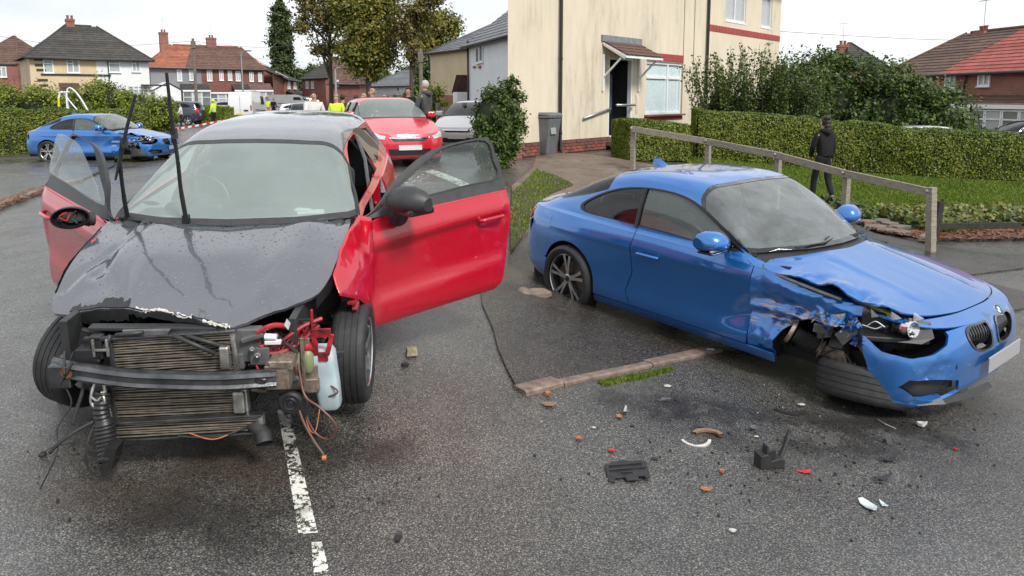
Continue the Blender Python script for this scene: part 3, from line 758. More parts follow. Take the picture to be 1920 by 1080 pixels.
def clump_pts(ells, n, m, spread=.16, shell=.55):
 """leaf centres gathered in clumps through ellipsoids (cx,cy,cz,rx,ry,rz,weight)"""
 w = np.array([e[3]*e[4]*e[5] for e in ells])**.66; w /= w.sum(); C_ = []; N_ = []
 for e, ww in zip(ells, w):
  k = max(3, int(m*ww)); v = rng.normal(0, 1, (k, 3)); v /= np.linalg.norm(v, axis=1)[:, None]; r = rng.uniform(shell**2, 1, k)**.5
  cc = v*r[:, None]*np.array(e[3:6])+np.array(e[:3]); nk = max(1, int(n*ww/k)); R_ = spread*min(e[3:6])*rng.uniform(.6, 1.4, k)
  pts = cc[:, None]+rng.normal(0, 1, (k, nk, 3))*R_[:, None, None]; C_.append(pts.reshape(-1, 3)); nn = (v[:, None]+rng.normal(0, .4, (k, nk, 3))+np.array([0, 0, .5])); N_.append(nn.reshape(-1, 3))
 return np.concatenate(C_), np.concatenate(N_)
def bush(name, label, x, y, ells, n, size, mat, z=None, m=120, spread=.2, shell=.5, cat='bush', group=None, core=.72, stems=6):
 z = G(x, y) if z is None else z; o = thing(name, label, cat, (x, y, z), 0, group)
 p, nn = clump_pts(ells, n, m, spread, shell); k = p[:, 2] > 0; p, nn = p[k], nn[k]
 foliage('leaves', p, nn, size*rng.uniform(.6, 1.35, len(p)), mat, o)
 if core:
  mb = MB()
  for e in ells:
   s_ = bmesh.new(); bmesh.ops.create_icosphere(s_, subdivisions=2, radius=1)
   mb.add([(e[0]+v.co.x*e[3]*core*(1+.25*noise.noise(v.co*2)), e[1]+v.co.y*e[4]*core*(1+.25*noise.noise(v.co*2+Vector((3, 0, 0)))), e[2]+v.co.z*e[5]*core) for v in s_.verts], [[v.index for v in f.verts] for f in s_.faces]); s_.free()
  mb.build('branches', MT['hedge_core'], o, smooth=True, kind='stuff')
 mb = MB()
 for k in range(stems):
  e = random.choice(ells); mb.tube([(random.uniform(-.1, .1), random.uniform(-.1, .1), -.05), (e[0]*.5, e[1]*.5, e[2]*.5), (e[0]+random.uniform(-.3, .3)*e[3], e[1], e[2]+.4*e[5])], [.03, .02, .008], 5)
 mb.build('stems', MT['twig'], o, kind='stuff'); return o
def tree(label, x, y, h, ells, n, size, mat, z=None, m=160, spread=.2, shell=.35, tr=.2, limbs=9, name='tree', group=None, trunk_top=.75, lean=0, seed=1):
 z = G(x, y) if z is None else z; rd = random.Random(seed); o = thing(name, label, 'tree', (x, y, z), 0, group)
 mb = MB(); tp = [(lean*t*t, .1*math.sin(t*4+seed), h*trunk_top*t) for t in np.linspace(0, 1, 7)]; mb.tube(tp, [tr*(1-.75*i/6) for i in range(7)], 9); tk = mb.build('trunk', MT['bark'], o, smooth=True)
 mb = MB()
 for k in range(limbs):
  e = ells[k % len(ells)]; i = rd.randint(2, 5); a = Vector(tp[i]); b = Vector((e[0]+rd.uniform(-.7, .7)*e[3], e[1]+rd.uniform(-.7, .7)*e[4], e[2]+rd.uniform(-.2, .8)*e[5])); mid = a.lerp(b, .5)+Vector((rd.uniform(-.4, .4), 0, rd.uniform(-.2, .5)))
  q = spl([a, mid, b], 5); mb.tube(q, list(np.linspace(tr*.42, tr*.06, len(q))), 6)
  for t in (4, 6, 8):
   c_ = Vector(q[t]); mb.tube([c_, c_+Vector((rd.uniform(-1, 1), rd.uniform(-1, 1), rd.uniform(.1, 1)))*(.12*h)], [tr*.13, tr*.03], 4)
 mb.build('limbs', MT['bark'], tk, smooth=True, kind='stuff')
 p, nn = clump_pts(ells, n, m, spread, shell); foliage('crown', p, nn, size*rng.uniform(.6, 1.35, len(p)), mat, o); return o
def at2(px, Y): v = atY(px, 500, Y); return v.x, Y
# ---- near right: hedges and shrubs of the front garden
hp = [tuple(atG(1310, 302)[:2]), tuple(atG(1420, 312)[:2]), tuple(atG(1600, 322)[:2]), tuple(atG(1760, 334)[:2]), tuple(atG(1990, 345)[:2])]
hp = [(a, b+.45) for a, b in hp]
hedge('hedge', 'long clipped green hedge sloping down behind the lawn', hp, .9, 1.25, 1.02, 'leaf_hedge', 85000, .034, wob=.10)
hedge('hedge', 'low rounded clipped hedge block beside the front step under the cream house window', PG((1165, 298), (1276, 300)), .75, .92, .86, 'leaf_hedge', 16000, .036, wob=.05)
# tall untrimmed privet shoots against the house
x0, y0 = at2(1395, 21.2)
o_ = thing('tall_shrub', 'tall untrimmed privet shrub with upright shoots against the cream house wall', 'shrub', (x0, y0, G(x0, y0)))
P_ = []; N_ = []; mb = MB()
for k in range(270):
 bx, by = rng.uniform(-1.25, 1.6), rng.uniform(-.45, .45); L_ = rng.uniform(1.7, 3.1)*(1-.12*abs(bx)); lx = rng.normal(0, .14)+.05*bx; ly = rng.normal(0, .1)
 q = [(bx+lx*t*L_, by+ly*t*L_, L_*t) for t in (0, .5, 1)]; mb.tube(q, [.010, .007, .003], 4)
 t = rng.uniform(.12, 1, 75); P_.append(np.c_[bx+lx*t*L_+rng.normal(0, .045, 75), by+ly*t*L_+rng.normal(0, .045, 75), L_*t]); N_.append(rng.normal(0, 1, (75, 3))+[0, -.4, .6])
mb.build('shoots', MT['twig'], o_, kind='stuff'); P_ = np.concatenate(P_); N_ = np.concatenate(N_); foliage('leaves', P_, N_, .055*rng.uniform(.6, 1.3, len(P_)), 'leaf_privet', o_)
m = MB(); m.box((.1, .15, .75), (2.5, .5, 1.5)); m.build('branches', MT['hedge_core'], o_, bev=.2)
x0, y0 = at2(1600, 25)
bush('tall_hedge', 'big bushy dark green hedge rising behind the clipped hedge', x0, y0, [(-2.3, 0, 1.7, 1.3, 1.2, 1.6), (-1.0, 0, 1.9, 1.4, 1.2, 1.7), (.4, 0, 1.75, 1.4, 1.2, 1.6), (1.6, .1, 1.35, 1.2, 1.1, 1.35), (2.7, .2, 1.2, 1.0, 1.0, 1.25), (0, 0, .7, 3.6, 1.2, 1.0)], 52000, .08, 'leaf_dark', m=560, spread=.14, shell=.7, cat='hedge', core=.55)
x0, y0 = at2(1715, 27)
bush('bushy_shrub', 'leafy green shrub beside the white parked car', x0, y0, [(-.4, 0, 1.2, 1.0, .9, 1.9), (.5, 0, .9, .8, .8, 1.2), (0, 0, .5, 1.2, 1, .8)], 13000, .07, 'leaf_dark', m=170, spread=.18, shell=.7, cat='shrub')
x0, y0 = at2(1782, 30)
bush('round_hedge', 'rounded dark hedge in front of the red brick bay window', x0, y0, [(-.6, 0, .75, .9, .8, .75), (.3, 0, .7, .8, .8, .70)], 9000, .06, 'leaf_privet', m=120, spread=.15, shell=.8, cat='hedge')
# flower bed plants and fallen leaves
bp_ = in_poly_pts(PG((1640, 408), (1862, 405), (1990, 410), (1990, 432), (1862, 430), (1760, 446), (1700, 430)), 4200); z = Gn(bp_[:, 0], bp_[:, 1])+.05+rng.uniform(0, .22, len(bp_))
o_ = foliage('ground_cover', np.c_[bp_, z], np.tile([0, -.3, 1.0], (len(bp_), 1)), .07*rng.uniform(.6, 1.4, len(bp_)), 'leaf_ivy', None, asp=1.2); tag(o_, 'low yellow and green leafy ground cover edging the lawn', 'plants')
bp_ = in_poly_pts(PG((1545, 378), (1600, 398), (1650, 408), (1640, 420), (1560, 402)), 1500); z = Gn(bp_[:, 0], bp_[:, 1])+.05+rng.uniform(0, .14, len(bp_))
o_ = foliage('low_plants', np.c_[bp_, z], np.tile([0, -.3, 1.0], (len(bp_), 1)), .05*rng.uniform(.6, 1.4, len(bp_)), 'leaf_privet', None, asp=1.3); tag(o_, 'dull green low plants beside the paving slabs', 'plants')
bp_ = in_poly_pts(PG((1600, 415), (1700, 440), (1862, 428), (1990, 432), (1990, 452), (1862, 455), (1740, 458), (1640, 438)), 2200); z = Gn(bp_[:, 0], bp_[:, 1])+.07
o_ = foliage('fallen_leaves', np.c_[bp_, z], np.tile([0, 0, 2.0], (len(bp_), 1)), .045*rng.uniform(.6, 1.4, len(bp_)), 'leaf_red', None, asp=1.3, jit=.35); tag(o_, 'dead red and brown leaves lying along the foot of the flower bed', 'leaves')
o_ = thing('stepping_stones', 'broken flat paving slabs laid at the corner of the lawn', 'paving', (0, 0, 0)); tag(o_, kind='structure')
for k, (px, py) in enumerate(((1652, 420), (1668, 426), (1685, 432), (1640, 432), (1660, 438), (1690, 442), (1625, 422))):
 p = atG(px, py); m = MB(); s = .16+.05*random.random(); a = [(p.x+s*math.cos(q)*random.uniform(.7, 1.1), p.y+s*.8*math.sin(q)*random.uniform(.7, 1.1)) for q in np.linspace(0, 5.4, 6)]; m.prism(a, 'Z', p.z+.03, p.z+.085); m.build('paving_slab', M('slab', (.14, .12, .10), .6, var=.3, vs=8, bump=.4, bs=40), o_, bev=.01)
# ---- timber handrail
wood = M('weathered_wood', (.27, .24, .19), .75, bump=.5, bs=90, fn=lambda b: (lambda n, m_: (b.set('Base Color', b.ramp(n.outputs['Fac'], [(.25, (.12, .105, .08)), (.5, (.27, .24, .19)), (.8, (.42, .38, .31))]).outputs[0])))(b.noise(9, 7, .7, b.map((1, 1, 6))), 0))
M('galvanised', (.42, .43, .44), .42, .85, var=.3, vs=30)
def rail_pt(px, py, Y): return atY(px, py, Y)
RT = [(1186, 236, 15.4), (1326, 259, 14.5), (1457, 284, 13.3), (1585, 318, 12.1), (1744, 352, 10.6)]
o_ = thing('handrail', 'weathered timber handrail on posts running down beside the driveway', 'handrail', (0, 0, 0))
RP = [rail_pt(*r) for r in RT]
for (a, b) in ((0, 1), (1, 2), (2, 3), (3, 4)):
 pa, pb = RP[a], RP[b]; d = (pb-pa); nn = Vector((d.y, -d.x, 0)).normalized(); m = MB(); V = []
 for q in (pa-d*.01, pb+d*.012):
  V += [q+nn*.0+Vector((0, 0, .0)), q+nn*.045+Vector((0, 0, 0)), q+nn*.045-Vector((0, 0, .125)), q-Vector((0, 0, .125))]
 m.add(V, [(0, 1, 2, 3), (7, 6, 5, 4), (0, 4, 5, 1), (1, 5, 6, 2), (2, 6, 7, 3), (3, 7, 4, 0)]); m.build('rail', wood, o_, bev=.008)
for i, p in enumerate(RP):
 nn = (RP[min(i+1, 4)]-RP[max(i-1, 0)]); nn = Vector((nn.y, -nn.x, 0)).normalized(); q = p-nn*.05; g = G(q.x, q.y); s = .05 if i < 4 else .055
 if i == 4: q = p+(RP[4]-RP[3]).normalized()*.06
 m = MB(); hh = q.z-.02-(g-.1) if i < 4 else q.z+.015-(g-.1); T = Matrix.Translation((q.x, q.y, g-.1+hh/2)) @ Matrix.Rotation(math.atan2(nn.y, nn.x), 4, 'Z') @ Matrix.Rotation(R(4) if i == 4 else 0, 4, 'X')
 m.T = T; m.box((0, 0, 0), (s*1.9, s*1.9, hh)); m.build('post', wood, o_, bev=.008)
 m = MB(); c_ = p+nn*.05-Vector((0, 0, .05)); m.lathe([(0, .0), (.0, .03), (.008, .03), (.02, .015), (.02, 0)], 14, c=c_, axis='X', rot=Matrix.Rotation(math.atan2(nn.y, nn.x), 3, 'Z')); m.build('bolt', MT['galvanised'], o_, smooth=True)
# old black stump post with edging board, black planter by the rail
p = atG(1752, 452); o_ = thing('stump_post', 'short black rotten timber post with low edging board beside the handrail end', 'post', p)
m = MB(); T = Matrix.Rotation(R(5), 4, 'Y'); m.T = T; m.box((0, 0, .30), (.085, .085, .66), taper=.92); m.box((.02, 0, .64), (.03, .05, .06)); m.build('post', M('black_wood', (.03, .027, .024), .8, var=.5, vs=14, bump=.6, bs=60), o_, bev=.008)
m = MB(); m.box((.75, .12, .22), (1.4, .03, .10), rz=R(4)); m.build('edging_board', MT['black_wood'], o_, bev=.006)
p = atG(1588, 412); o_ = thing('planter', 'black planter box standing beside the handrail post behind the coupe bonnet', 'planter', p)
m = MB(); m.box((0, 0, .14), (.26, .26, .28), taper=1.15); m.build('planter_box', MT['plastic_black'], o_, bev=.008)
m = MB(); m.box((0, 0, .29), (.33, .33, .03)); m.build('planter_rim', MT['plastic_black'], o_, bev=.006)
m = MB(); p = atG(1738, 455)
tag(MB().lathe([(0, .0), (0, .12), (.07, .10), (.11, .03), (.11, 0)], 9, c=(p.x, p.y, p.z+.04), axis='Z', rot=Matrix.Diagonal((1.3, .8, 1))).build('rock', MT['kerb_stone'], None), 'pale rock at the foot of the leaning end post', 'rock')
o_ = MB(); p = atG(1008, 556)
for (dx, dy, s_) in ((0, 0, .11), (-.13, .03, .09)): o_.lathe([(0, .0), (0, s_), (.045, s_*.95), (.075, s_*.55), (.08, 0)], 9, c=(p.x+dx, p.y+dy, p.z), axis='Z', rot=Matrix.Rotation(dx*9, 3, 'Z') @ Matrix.Diagonal((1.3, .8, 1)))
tag(o_.build('stone_block', MT['kerb_stone'], None, bev=.01), 'broken pale kerb stone lying behind the coupe rear wheel', 'stone')
# ------------------------------------------------------------------ cream house on the right, built close up
def render_fn(col, dirt_or_sheen, sc=1.0):
 def fn(b):
  n = b.noise(.55*sc, 7, .65, b.map((1, 1, .35))); n2 = b.noise(150, 3, .7); n3 = b.noise(3.5, 6, .7, b.map((1.5, 1.5, .25)))
  f = b.math('MULTIPLY', n.outputs['Fac'], n3.outputs['Fac']); r = b.ramp(f, [(.16, col), (.28, tuple(x*.9 for x in col)), (.42, dirt_or_sheen)]); b.set('Base Color', r.outputs[0]); b.set('Normal', b.bump(n2.outputs['Fac'], .35, .006))
 return fn
M('cream_render', rough=.85, fn=render_fn((.70, .62, .48), (.46, .39, .31)))
M('cream_render_far', rough=.85, fn=render_fn((.66, .53, .34), (.50, .40, .28)))
M('white_render', (.74, .75, .76), .8, var=.05, vs=1.5, bump=.2, bs=80)
M('grey_render', (.22, .22, .24), .8, var=.08, vs=1.5)
M('upvc', (.80, .81, .82), .3, var=.03)
M('pipe_black', (.013, .013, .014), .35)
M('red_painted_brick', (.36, .06, .055), .7, var=.2, vs=10)
def brick_fn(c1, c2, mortar, scale=1, bw=.225, rh=.075):
 def fn(b):
  t = b.new('ShaderNodeTexBrick'); t.offset = .5; sep = b.new('ShaderNodeSeparateXYZ'); b.l(b.obj(), sep.inputs[0]); cmb = b.new('ShaderNodeCombineXYZ')
  b.l(b.math('ADD', sep.outputs[0], sep.outputs[1]), cmb.inputs[0]); b.l(sep.outputs[2], cmb.inputs[1]); b.l(cmb.outputs[0], t.inputs['Vector'])
  t.inputs['Color1'].default_value = (*c1, 1); t.inputs['Color2'].default_value = (*c2, 1); t.inputs['Mortar'].default_value = (*mortar, 1); t.inputs['Scale'].default_value = 1; t.inputs['Mortar Size'].default_value = .01; t.inputs['Brick Width'].default_value = bw; t.inputs['Row Height'].default_value = rh
  n = b.noise(1.2, 5, .6); c = b.mix(1.0, t.outputs['Color'], b.ramp(n.outputs['Fac'], [(.3, (.75,)*3), (.7, (1.2,)*3)]).outputs[0], 'MULTIPLY'); b.set('Base Color', c); b.set('Normal', b.bump(t.outputs['Fac'], -.3, .01))
 return fn
M('red_brick', rough=.8, fn=brick_fn((.24, .065, .045), (.32, .095, .065), (.26, .20, .17)))
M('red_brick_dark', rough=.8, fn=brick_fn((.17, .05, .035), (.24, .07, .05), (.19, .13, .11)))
def tile_fn(c1, c2, w=.30, moss=(.12, .10, .05), ma=.5):
 def fn(b):
  g = b.new('ShaderNodeNewGeometry'); n = b.noise(.5, 6, .65); n2 = b.noise(7, 4, .6); wv = b.voro(3.2, None)
  f = b.math('ADD', b.math('MULTIPLY', g.outputs['Random Per Island'], .35), b.math('MULTIPLY', n.outputs['Fac'], .65)); r = b.ramp(f, [(.3, c1), (.7, c2)])
  c = b.mix(1.0, r.outputs[0], b.ramp(wv.outputs['Color'], [(.1, (.78,)*3), (.9, (1.2,)*3)]).outputs[0], 'MULTIPLY'); c = b.mix(b.ramp(n2.outputs['Fac'], [(.6, (0, 0, 0)), (.75, (ma,)*3)]).outputs[0], c, moss); b.set('Base Color', c)
 return fn
M('tile_black', rough=.75, fn=tile_fn((.035, .033, .031), (.062, .057, .052)))
M('tile_brown', rough=.75, fn=tile_fn((.08, .045, .035), (.135, .075, .055)))
M('tile_red', rough=.7, fn=tile_fn((.25, .055, .045), (.34, .085, .065), ma=.15))
M('tile_orange', rough=.75, fn=tile_fn((.22, .075, .045), (.33, .12, .07)))
M('tile_purple', rough=.75, fn=tile_fn((.10, .055, .055), (.16, .09, .085)))
M('tile_slate', rough=.6, fn=tile_fn((.10, .105, .12), (.17, .175, .19), ma=.1))
M('fascia_dark', (.03, .03, .032), .5); M('lead_flashing', (.25, .26, .28), .5, .4, var=.2)
M('curtain', (.50, .52, .52), .9, var=.12, vs=12)
def net_fn(b):
 w = b.new('ShaderNodeTexWave'); w.inputs['Scale'].default_value = 9; w.inputs['Distortion'].default_value = 2.5; b.l(b.obj(), w.inputs[0]); v = b.voro(26, None)
 c = b.ramp(w.outputs['Fac'], [(.2, (.50, .62, .66)), (.8, (.88, .93, .94))]).outputs[0]; b.set('Base Color', b.mix(1.0, c, b.ramp(v.outputs['Distance'], [(.2, (.75,)*3), (.5, (1.15,)*3)]).outputs[0], 'MULTIPLY'))
M('net_curtain', rough=.9, fn=net_fn)
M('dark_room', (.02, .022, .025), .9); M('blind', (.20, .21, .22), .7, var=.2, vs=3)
glassm('window_glass', (.92, .95, .95), rough=.01, drops=0, refl=1.5)
def window(parent, x, z, w, h, y=0, style='casement', inside='curtain', frame='upvc', t=.055, dep=.06, sill=True, name='window', glass='window_glass', n=0):
 """window lying in the XZ plane at depth y, facing -Y"""
 m = MB(); yc = y-dep/2+.0
 m.box((x-w/2+t/2, yc, z), (t, dep, h)); m.box((x+w/2-t/2, yc, z), (t, dep, h)); m.box((x, yc+.001, z+h/2-t/2), (w-2*t, dep-.004, t)); m.box((x, yc+.001, z-h/2+t/2), (w-2*t, dep-.004, t))
 if style == 'casement': m.box((x+w*.12, yc+.002, z), (t, dep-.01, h-2*t)); m.box((x-w*.18, yc+.003, z+h*.2), (w*.55, dep-.014, t)); m.box((x+w*.31, yc+.003, z+h*.2), (w*.33, dep-.014, t))
 elif style == 'side': m.box((x+w*.0, yc+.002, z), (t, dep-.01, h-2*t)); m.box((x-w*.25, yc+.003, z+h*.22), (w*.44, dep-.014, t))
 elif style == 'top': m.box((x, yc+.002, z+h*.22), (w-2*t, dep-.01, t))
 elif style == 'bay': [m.box((x+w*q, yc+.002, z), (t, dep-.01, h-2*t)) for q in (-.25, 0, .25)]; m.box((x, yc+.003, z+h*.22), (w-2*t, dep-.014, t))
 elif style == 'two': m.box((x, yc+.002, z), (t, dep-.01, h-2*t))
 elif style == 'grid':
  for q in (-.25, 0, .25): m.box((x+w*q, yc+.002, z), (t*.5, dep-.02, h-2*t))
  for q in (-.25, 0, .25): m.box((x, yc+.003, z+h*q), (w-2*t, dep-.026, t*.5))
 o = m.build(name, MT[frame], parent)
 MB().quad((x-w/2+t, y-.012, z-h/2+t), (x+w/2-t, y-.012, z-h/2+t), (x+w/2-t, y-.012, z+h/2-t), (x-w/2+t, y-.012, z+h/2-t)).build('pane', MT[glass], o)
 MB().quad((x-w/2+t*.7, y-.004, z-h/2+t*.7), (x+w/2-t*.7, y-.004, z-h/2+t*.7), (x+w/2-t*.7, y-.004, z+h/2-t*.7), (x-w/2+t*.7, y-.004, z+h/2-t*.7)).build('curtain' if 'urtain' in inside else 'room_behind', MT[inside], o)
 if sill: box('sill', (x, y-.05, z-h/2-.025), (w+.1, .13, .05), MT[frame], o)
 return o
def roof_plane(parent, e0, e1, r1, r0, mat, name='roof', step=.33, th=.035, split=None):
 """tile courses between the eaves e0-e1 and the ridge r0-r1"""
 e0, e1, r0, r1 = map(Vector, (e0, e1, r0, r1)); nrm = (e1-e0).cross(r0-e0+(r1-e1)).normalized()
 if nrm.z < 0: nrm = -nrm
 n = max(3, int(((r0+r1)/2-(e0+e1)/2).length/step)); m = MB()
 for k in range(n):
  t0, t1 = k/n, (k+1)/n; a0 = e0.lerp(r0, t0)+nrm*th; b0 = e1.lerp(r1, t0)+nrm*th; a1 = e0.lerp(r0, t1)+nrm*.004; b1 = e1.lerp(r1, t1)+nrm*.004; a_ = e0.lerp(r0, t0); b_ = e1.lerp(r1, t0)
  m.add([a_, b_, b0, a0, b1, a1], [(0, 1, 2, 3), (3, 2, 4, 5)])
 return m.build(name, mat, parent)
def gutter(parent, a, b, mat='fascia_dark', r=.06):
 m = MB(); m.tube([Vector(a)-Vector((0, .05, .04)), Vector(b)-Vector((0, .05, .04))], r, 8); return m.build('gutter', MT[mat], parent, smooth=True)
def chimney(parent, x, y, z, w=.9, d=.55, h=1.3, pots=2, mat='red_brick'):
 m = MB(); m.box((x, y, z+h/2), (w, d, h)); m.box((x, y, z+h-.12), (w+.1, d+.1, .12)); m.box((x, y, z+h-.0), (w+.04, d+.04, .1)); c = m.build('chimney', MT[mat], parent)
 for k in range(pots): m = MB(); m.lathe([(0, .11), (.25, .10), (.3, .13), (.34, .13), (.34, 0)], 12, c=(x+(k-(pots-1)/2)*.34, y, z+h+.04), axis='Z'); m.build('chimney_pot', MT['tile_orange'], c, smooth=True)
 return c
def aerial(parent, x, y, z, h=1.4):
 m = MB(); m.tube([(x, y, z), (x, y, z+h)], .02, 5); m.tube([(x-.5, y, z+h), (x+.4, y, z+h)], .012, 4)
 for k in range(6): m.tube([(x-.45+.14*k, y-.16, z+h), (x-.45+.14*k, y+.16, z+h)], .008, 4)
 m.build('aerial', MT['galvanised'], parent)
M('brick_single', (.26, .075, .055), .8, var=.35, vs=5, bump=.4, bs=60); M('brick_stained', (.16, .07, .055), .8, var=.4, vs=5, bump=.4, bs=60)
# front line of the house in plan
HA = np.array([.10, 17.2]); HBk = np.array([10.4, 29.6])
HL = float(np.linalg.norm(HBk-HA)); hang = math.atan2(HBk[1]-HA[1], HBk[0]-HA[0])
HZ = .62
house = thing('cream_house', 'cream rendered semi detached house with open front door under a tiled canopy', 'house', (HA[0], HA[1], HZ), hang)
def hx(px):    # distance along the front line seen at a photograph column
 a = (px-960)/FPX; d = HBk-HA
 # HA + t d on the plane x = a*depth ; depth = y cos + (h-z) sin, taken at eye level
 c = math.cos(PITCH); t = (a*c*HA[1]-HA[0])/(d[0]-a*c*d[1]); return t*HL
def hz(px, py):
 t = hx(px)/HL; Y = HA[1]+(HBk[1]-HA[1])*t; return atY(px, py, Y).z-HZ
WALLH = 5.6
dx0, dx1 = hx(1141), hx(1185); dz1 = hz(1160, 108)
wx0, wx1 = hx(1211), hx(1278); wz0, wz1 = hz(1240, 214), hz(1240, 116)
print('house', HL, 'door', dx0, dx1, dz1, 'win', wx0, wx1, wz0, wz1, 'gutter', hz(1340, 60), hz(1455, 95), 'pipe', hx(1047), hx(1320), hx(1457))
def wall_with_holes(name, x0, x1, z0, z1, holes, mat, parent, y=0, dep=.12):
 P = [(x0, z0), (x1, z0), (x1, z1), (x0, z1)]; E = [(0, 1), (1, 2), (2, 3), (3, 0)]
 for (a, b, c, d) in holes: n = len(P); P += [(a, c), (b, c), (b, d), (a, d)]; E += [(n, n+1), (n+1, n+2), (n+2, n+3), (n+3, n)]
 r = delaunay_2d_cdt([Vector(p) for p in P], E, [], 0, 1e-6); V = [tuple(p) for p in r[0]]; F = []
 for f in r[2]:
  c = np.mean([V[i] for i in f], 0)
  if not any(a < c[0] < b and cc < c[1] < d for (a, b, cc, d) in holes): F.append(tuple(f))
 m = MB(); m.add([(p[0], y, p[1]) for p in V], F)
 for (a, b, c, d) in holes:
  m.add([(a, y, c), (b, y, c), (b, y, d), (a, y, d), (a, y+dep, c), (b, y+dep, c), (b, y+dep, d), (a, y+dep, d)], [(0, 1, 5, 4), (1, 2, 6, 5), (2, 3, 7, 6), (3, 0, 4, 7)])
 return m.build(name, mat, parent)
u1a, u1b = hx(1355), hx(1392); u2a, u2b = hx(1421), hx(1440)
wall_with_holes('wall', -.30, HL, .32, WALLH, [(dx0, dx1, .32, dz1), (wx0, wx1, wz0, wz1), (u1a, u1b, 3.95, 5.1), (u2a, u2b, 3.95, 5.1)], MT['cream_render'], house)
m = MB(); kx, ky = math.cos(math.pi/2-hang)*7, math.sin(math.pi/2-hang)*7; m.quad((-.30, 0, -.3), (-.30+kx, ky, -.3), (-.30+kx, ky, WALLH), (-.30, 0, WALLH)); m.quad((HL, 0, -.6), (HL, 7, -.6), (HL, 7, WALLH), (HL, 0, WALLH)); m.quad((-.30+kx, ky, -.6), (HL, 7, -.6), (HL, 7, WALLH), (-.30+kx, ky, WALLH)); m.build('side_wall', MT['cream_render'], house)
box('plinth', (HL/2-.15, .10, -.05), (HL+.3, .16, .74), MT['red_brick'], house)
# courses of loose coloured bricks seen at the foot of the wall
for r_ in range(4):
 for k in range(22):
  x = .35+k*.228+(.114 if r_ % 2 else 0)
  if x > dx1+.4: break
  b_ = MB().box((x, .01+random.uniform(-.004, .004), .035+r_*.077), (.215, .045, .066)).build('brick', MT['brick_stained' if (r_ > 1 or random.random() < .4) else 'brick_single'], house, bev=.004, seg=1)
window(house, (wx0+wx1)/2, (wz0+wz1)/2, wx1-wx0, wz1-wz0, y=.10, style='casement', inside='net_curtain', t=.07)
window(house, (u1a+u1b)/2, 4.5, u1b-u1a, 1.1, y=.10, style='two', inside='curtain', t=.06); window(house, (u2a+u2b)/2, 4.5, u2b-u2a, 1.1, y=.10, style='plain', inside='curtain', t=.06)
# painted soldier course over the window, bricks one by one; sill
nb = int((wx1-wx0+.1)/.078)
for k in range(nb): MB().box((wx0-.02+(k+.5)*.078, -.006, wz1+.13), (.069, .03, .215)).build('lintel_brick', MT['red_painted_brick'], house, bev=.003, seg=1)
box('window_sill', ((wx0+wx1)/2, -.04, wz0-.03), (wx1-wx0+.16, .16, .05), M('sill_brown', (.2, .10, .075), .6), house)
box('sill_course', ((wx0+wx1)/2, -.005, wz0-.12), (wx1-wx0+.1, .03, .11), MT['red_painted_brick'], house)
bx0 = hx(1325); zb = 3.62
nb = int((HL-bx0)/.24)
for k in range(nb): MB().box((bx0+(k+.5)*.24, -.008, zb), (.226, .03, .20)).build('band_brick', MT['red_painted_brick'], house, bev=.003, seg=1)
# open door
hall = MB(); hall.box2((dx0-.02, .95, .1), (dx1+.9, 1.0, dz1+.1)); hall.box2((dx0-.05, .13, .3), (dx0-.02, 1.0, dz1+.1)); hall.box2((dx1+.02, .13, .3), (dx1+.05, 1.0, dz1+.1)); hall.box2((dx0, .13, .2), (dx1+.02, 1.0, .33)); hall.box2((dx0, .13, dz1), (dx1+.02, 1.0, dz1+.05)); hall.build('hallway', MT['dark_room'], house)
m = MB(); dw = dx1-dx0; m.box((dx1-.03, .06, (dz1+.34)/2), (.06, .12, dz1-.34)); m.box(((dx0+dx1)/2, .06, dz1-.03), (dw-.13, .118, .06)); m.box((dx0+.02, .06, (dz1+.34)/2), (.04, .12, dz1-.34)); m.box(((dx0+dx1)/2, .04, .325), (dw-.1, .14, .04)); m.build('door_frame', MT['upvc'], house)
db = bpy.data.objects.new('door', None)
dm = M('door_navy', (.012, .016, .035), .3)
m = MB(); W_ = dw-.12; m.box((W_/2, 0, 1.0), (W_, .05, dz1-.42));
d_ = m.build('door', dm, house, bev=.004); d_.location = (dx0+.06, .09, .17); d_.rotation_euler = (0, 0, R(24))
m = MB(); m.box((W_*.5, -.032, 1.33), (.26, .012, .95)); m.build('door_pane', M('frosted_pane', (.16, .18, .20), .25), d_, bev=.004)
m = MB(); m.box((W_*.5, -.03, .42), (.52, .02, .40)); m.build('door_panel', dm, d_, bev=.012)
m = MB(); m.box((W_*.5, -.045, .80), (.30, .02, .06)); m.build('letter_box', MT['chrome'], d_, bev=.006)
# canopy with tiles, flashing, brackets
cx0, cx1 = hx(1128)-.02, hx(1197); cz1 = hz(1130, 75); cz0 = hz(1140, 108)+.02; cdep = .75
rf = MB().add([(cx0, 0, cz1-.04), (cx1, 0, cz1-.04), (cx1, -cdep, cz0), (cx0, -cdep, cz0), (cx0, 0, cz1-.10), (cx1, 0, cz1-.10), (cx1, -cdep, cz0-.06), (cx0, -cdep, cz0-.06)], [(0, 1, 2, 3), (4, 7, 6, 5), (0, 3, 7, 4), (1, 5, 6, 2), (3, 2, 6, 7)]).build('canopy', MT['upvc'], house)
nr, nc = 4, int((cx1-cx0)/.21); tv = MT['tile_brown']; base = None
for r_ in range(nr):
 for k in range(nc):
  t0 = r_/nr; y0 = -cdep*(1-t0)-.03; z0 = cz0+(cz1-.04-cz0)*t0; sl_ = math.atan2(cz1-.04-cz0, cdep)
  me = MB().box((0, 0, 0), (.205, .24, .022)).build('canopy_tile', tv, rf, bev=.006, seg=1); me.location = (cx0+(k+.5)*(cx1-cx0)/nc, y0+.11, z0+.07+.012*((k+r_) % 2)*.3+.0); me.rotation_euler = (sl_-.09, 0, 0)
box('flashing', ((cx0+cx1)/2, -.03, cz1+.05), (cx1-cx0+.1, .05, .16), MT['lead_flashing'], rf)
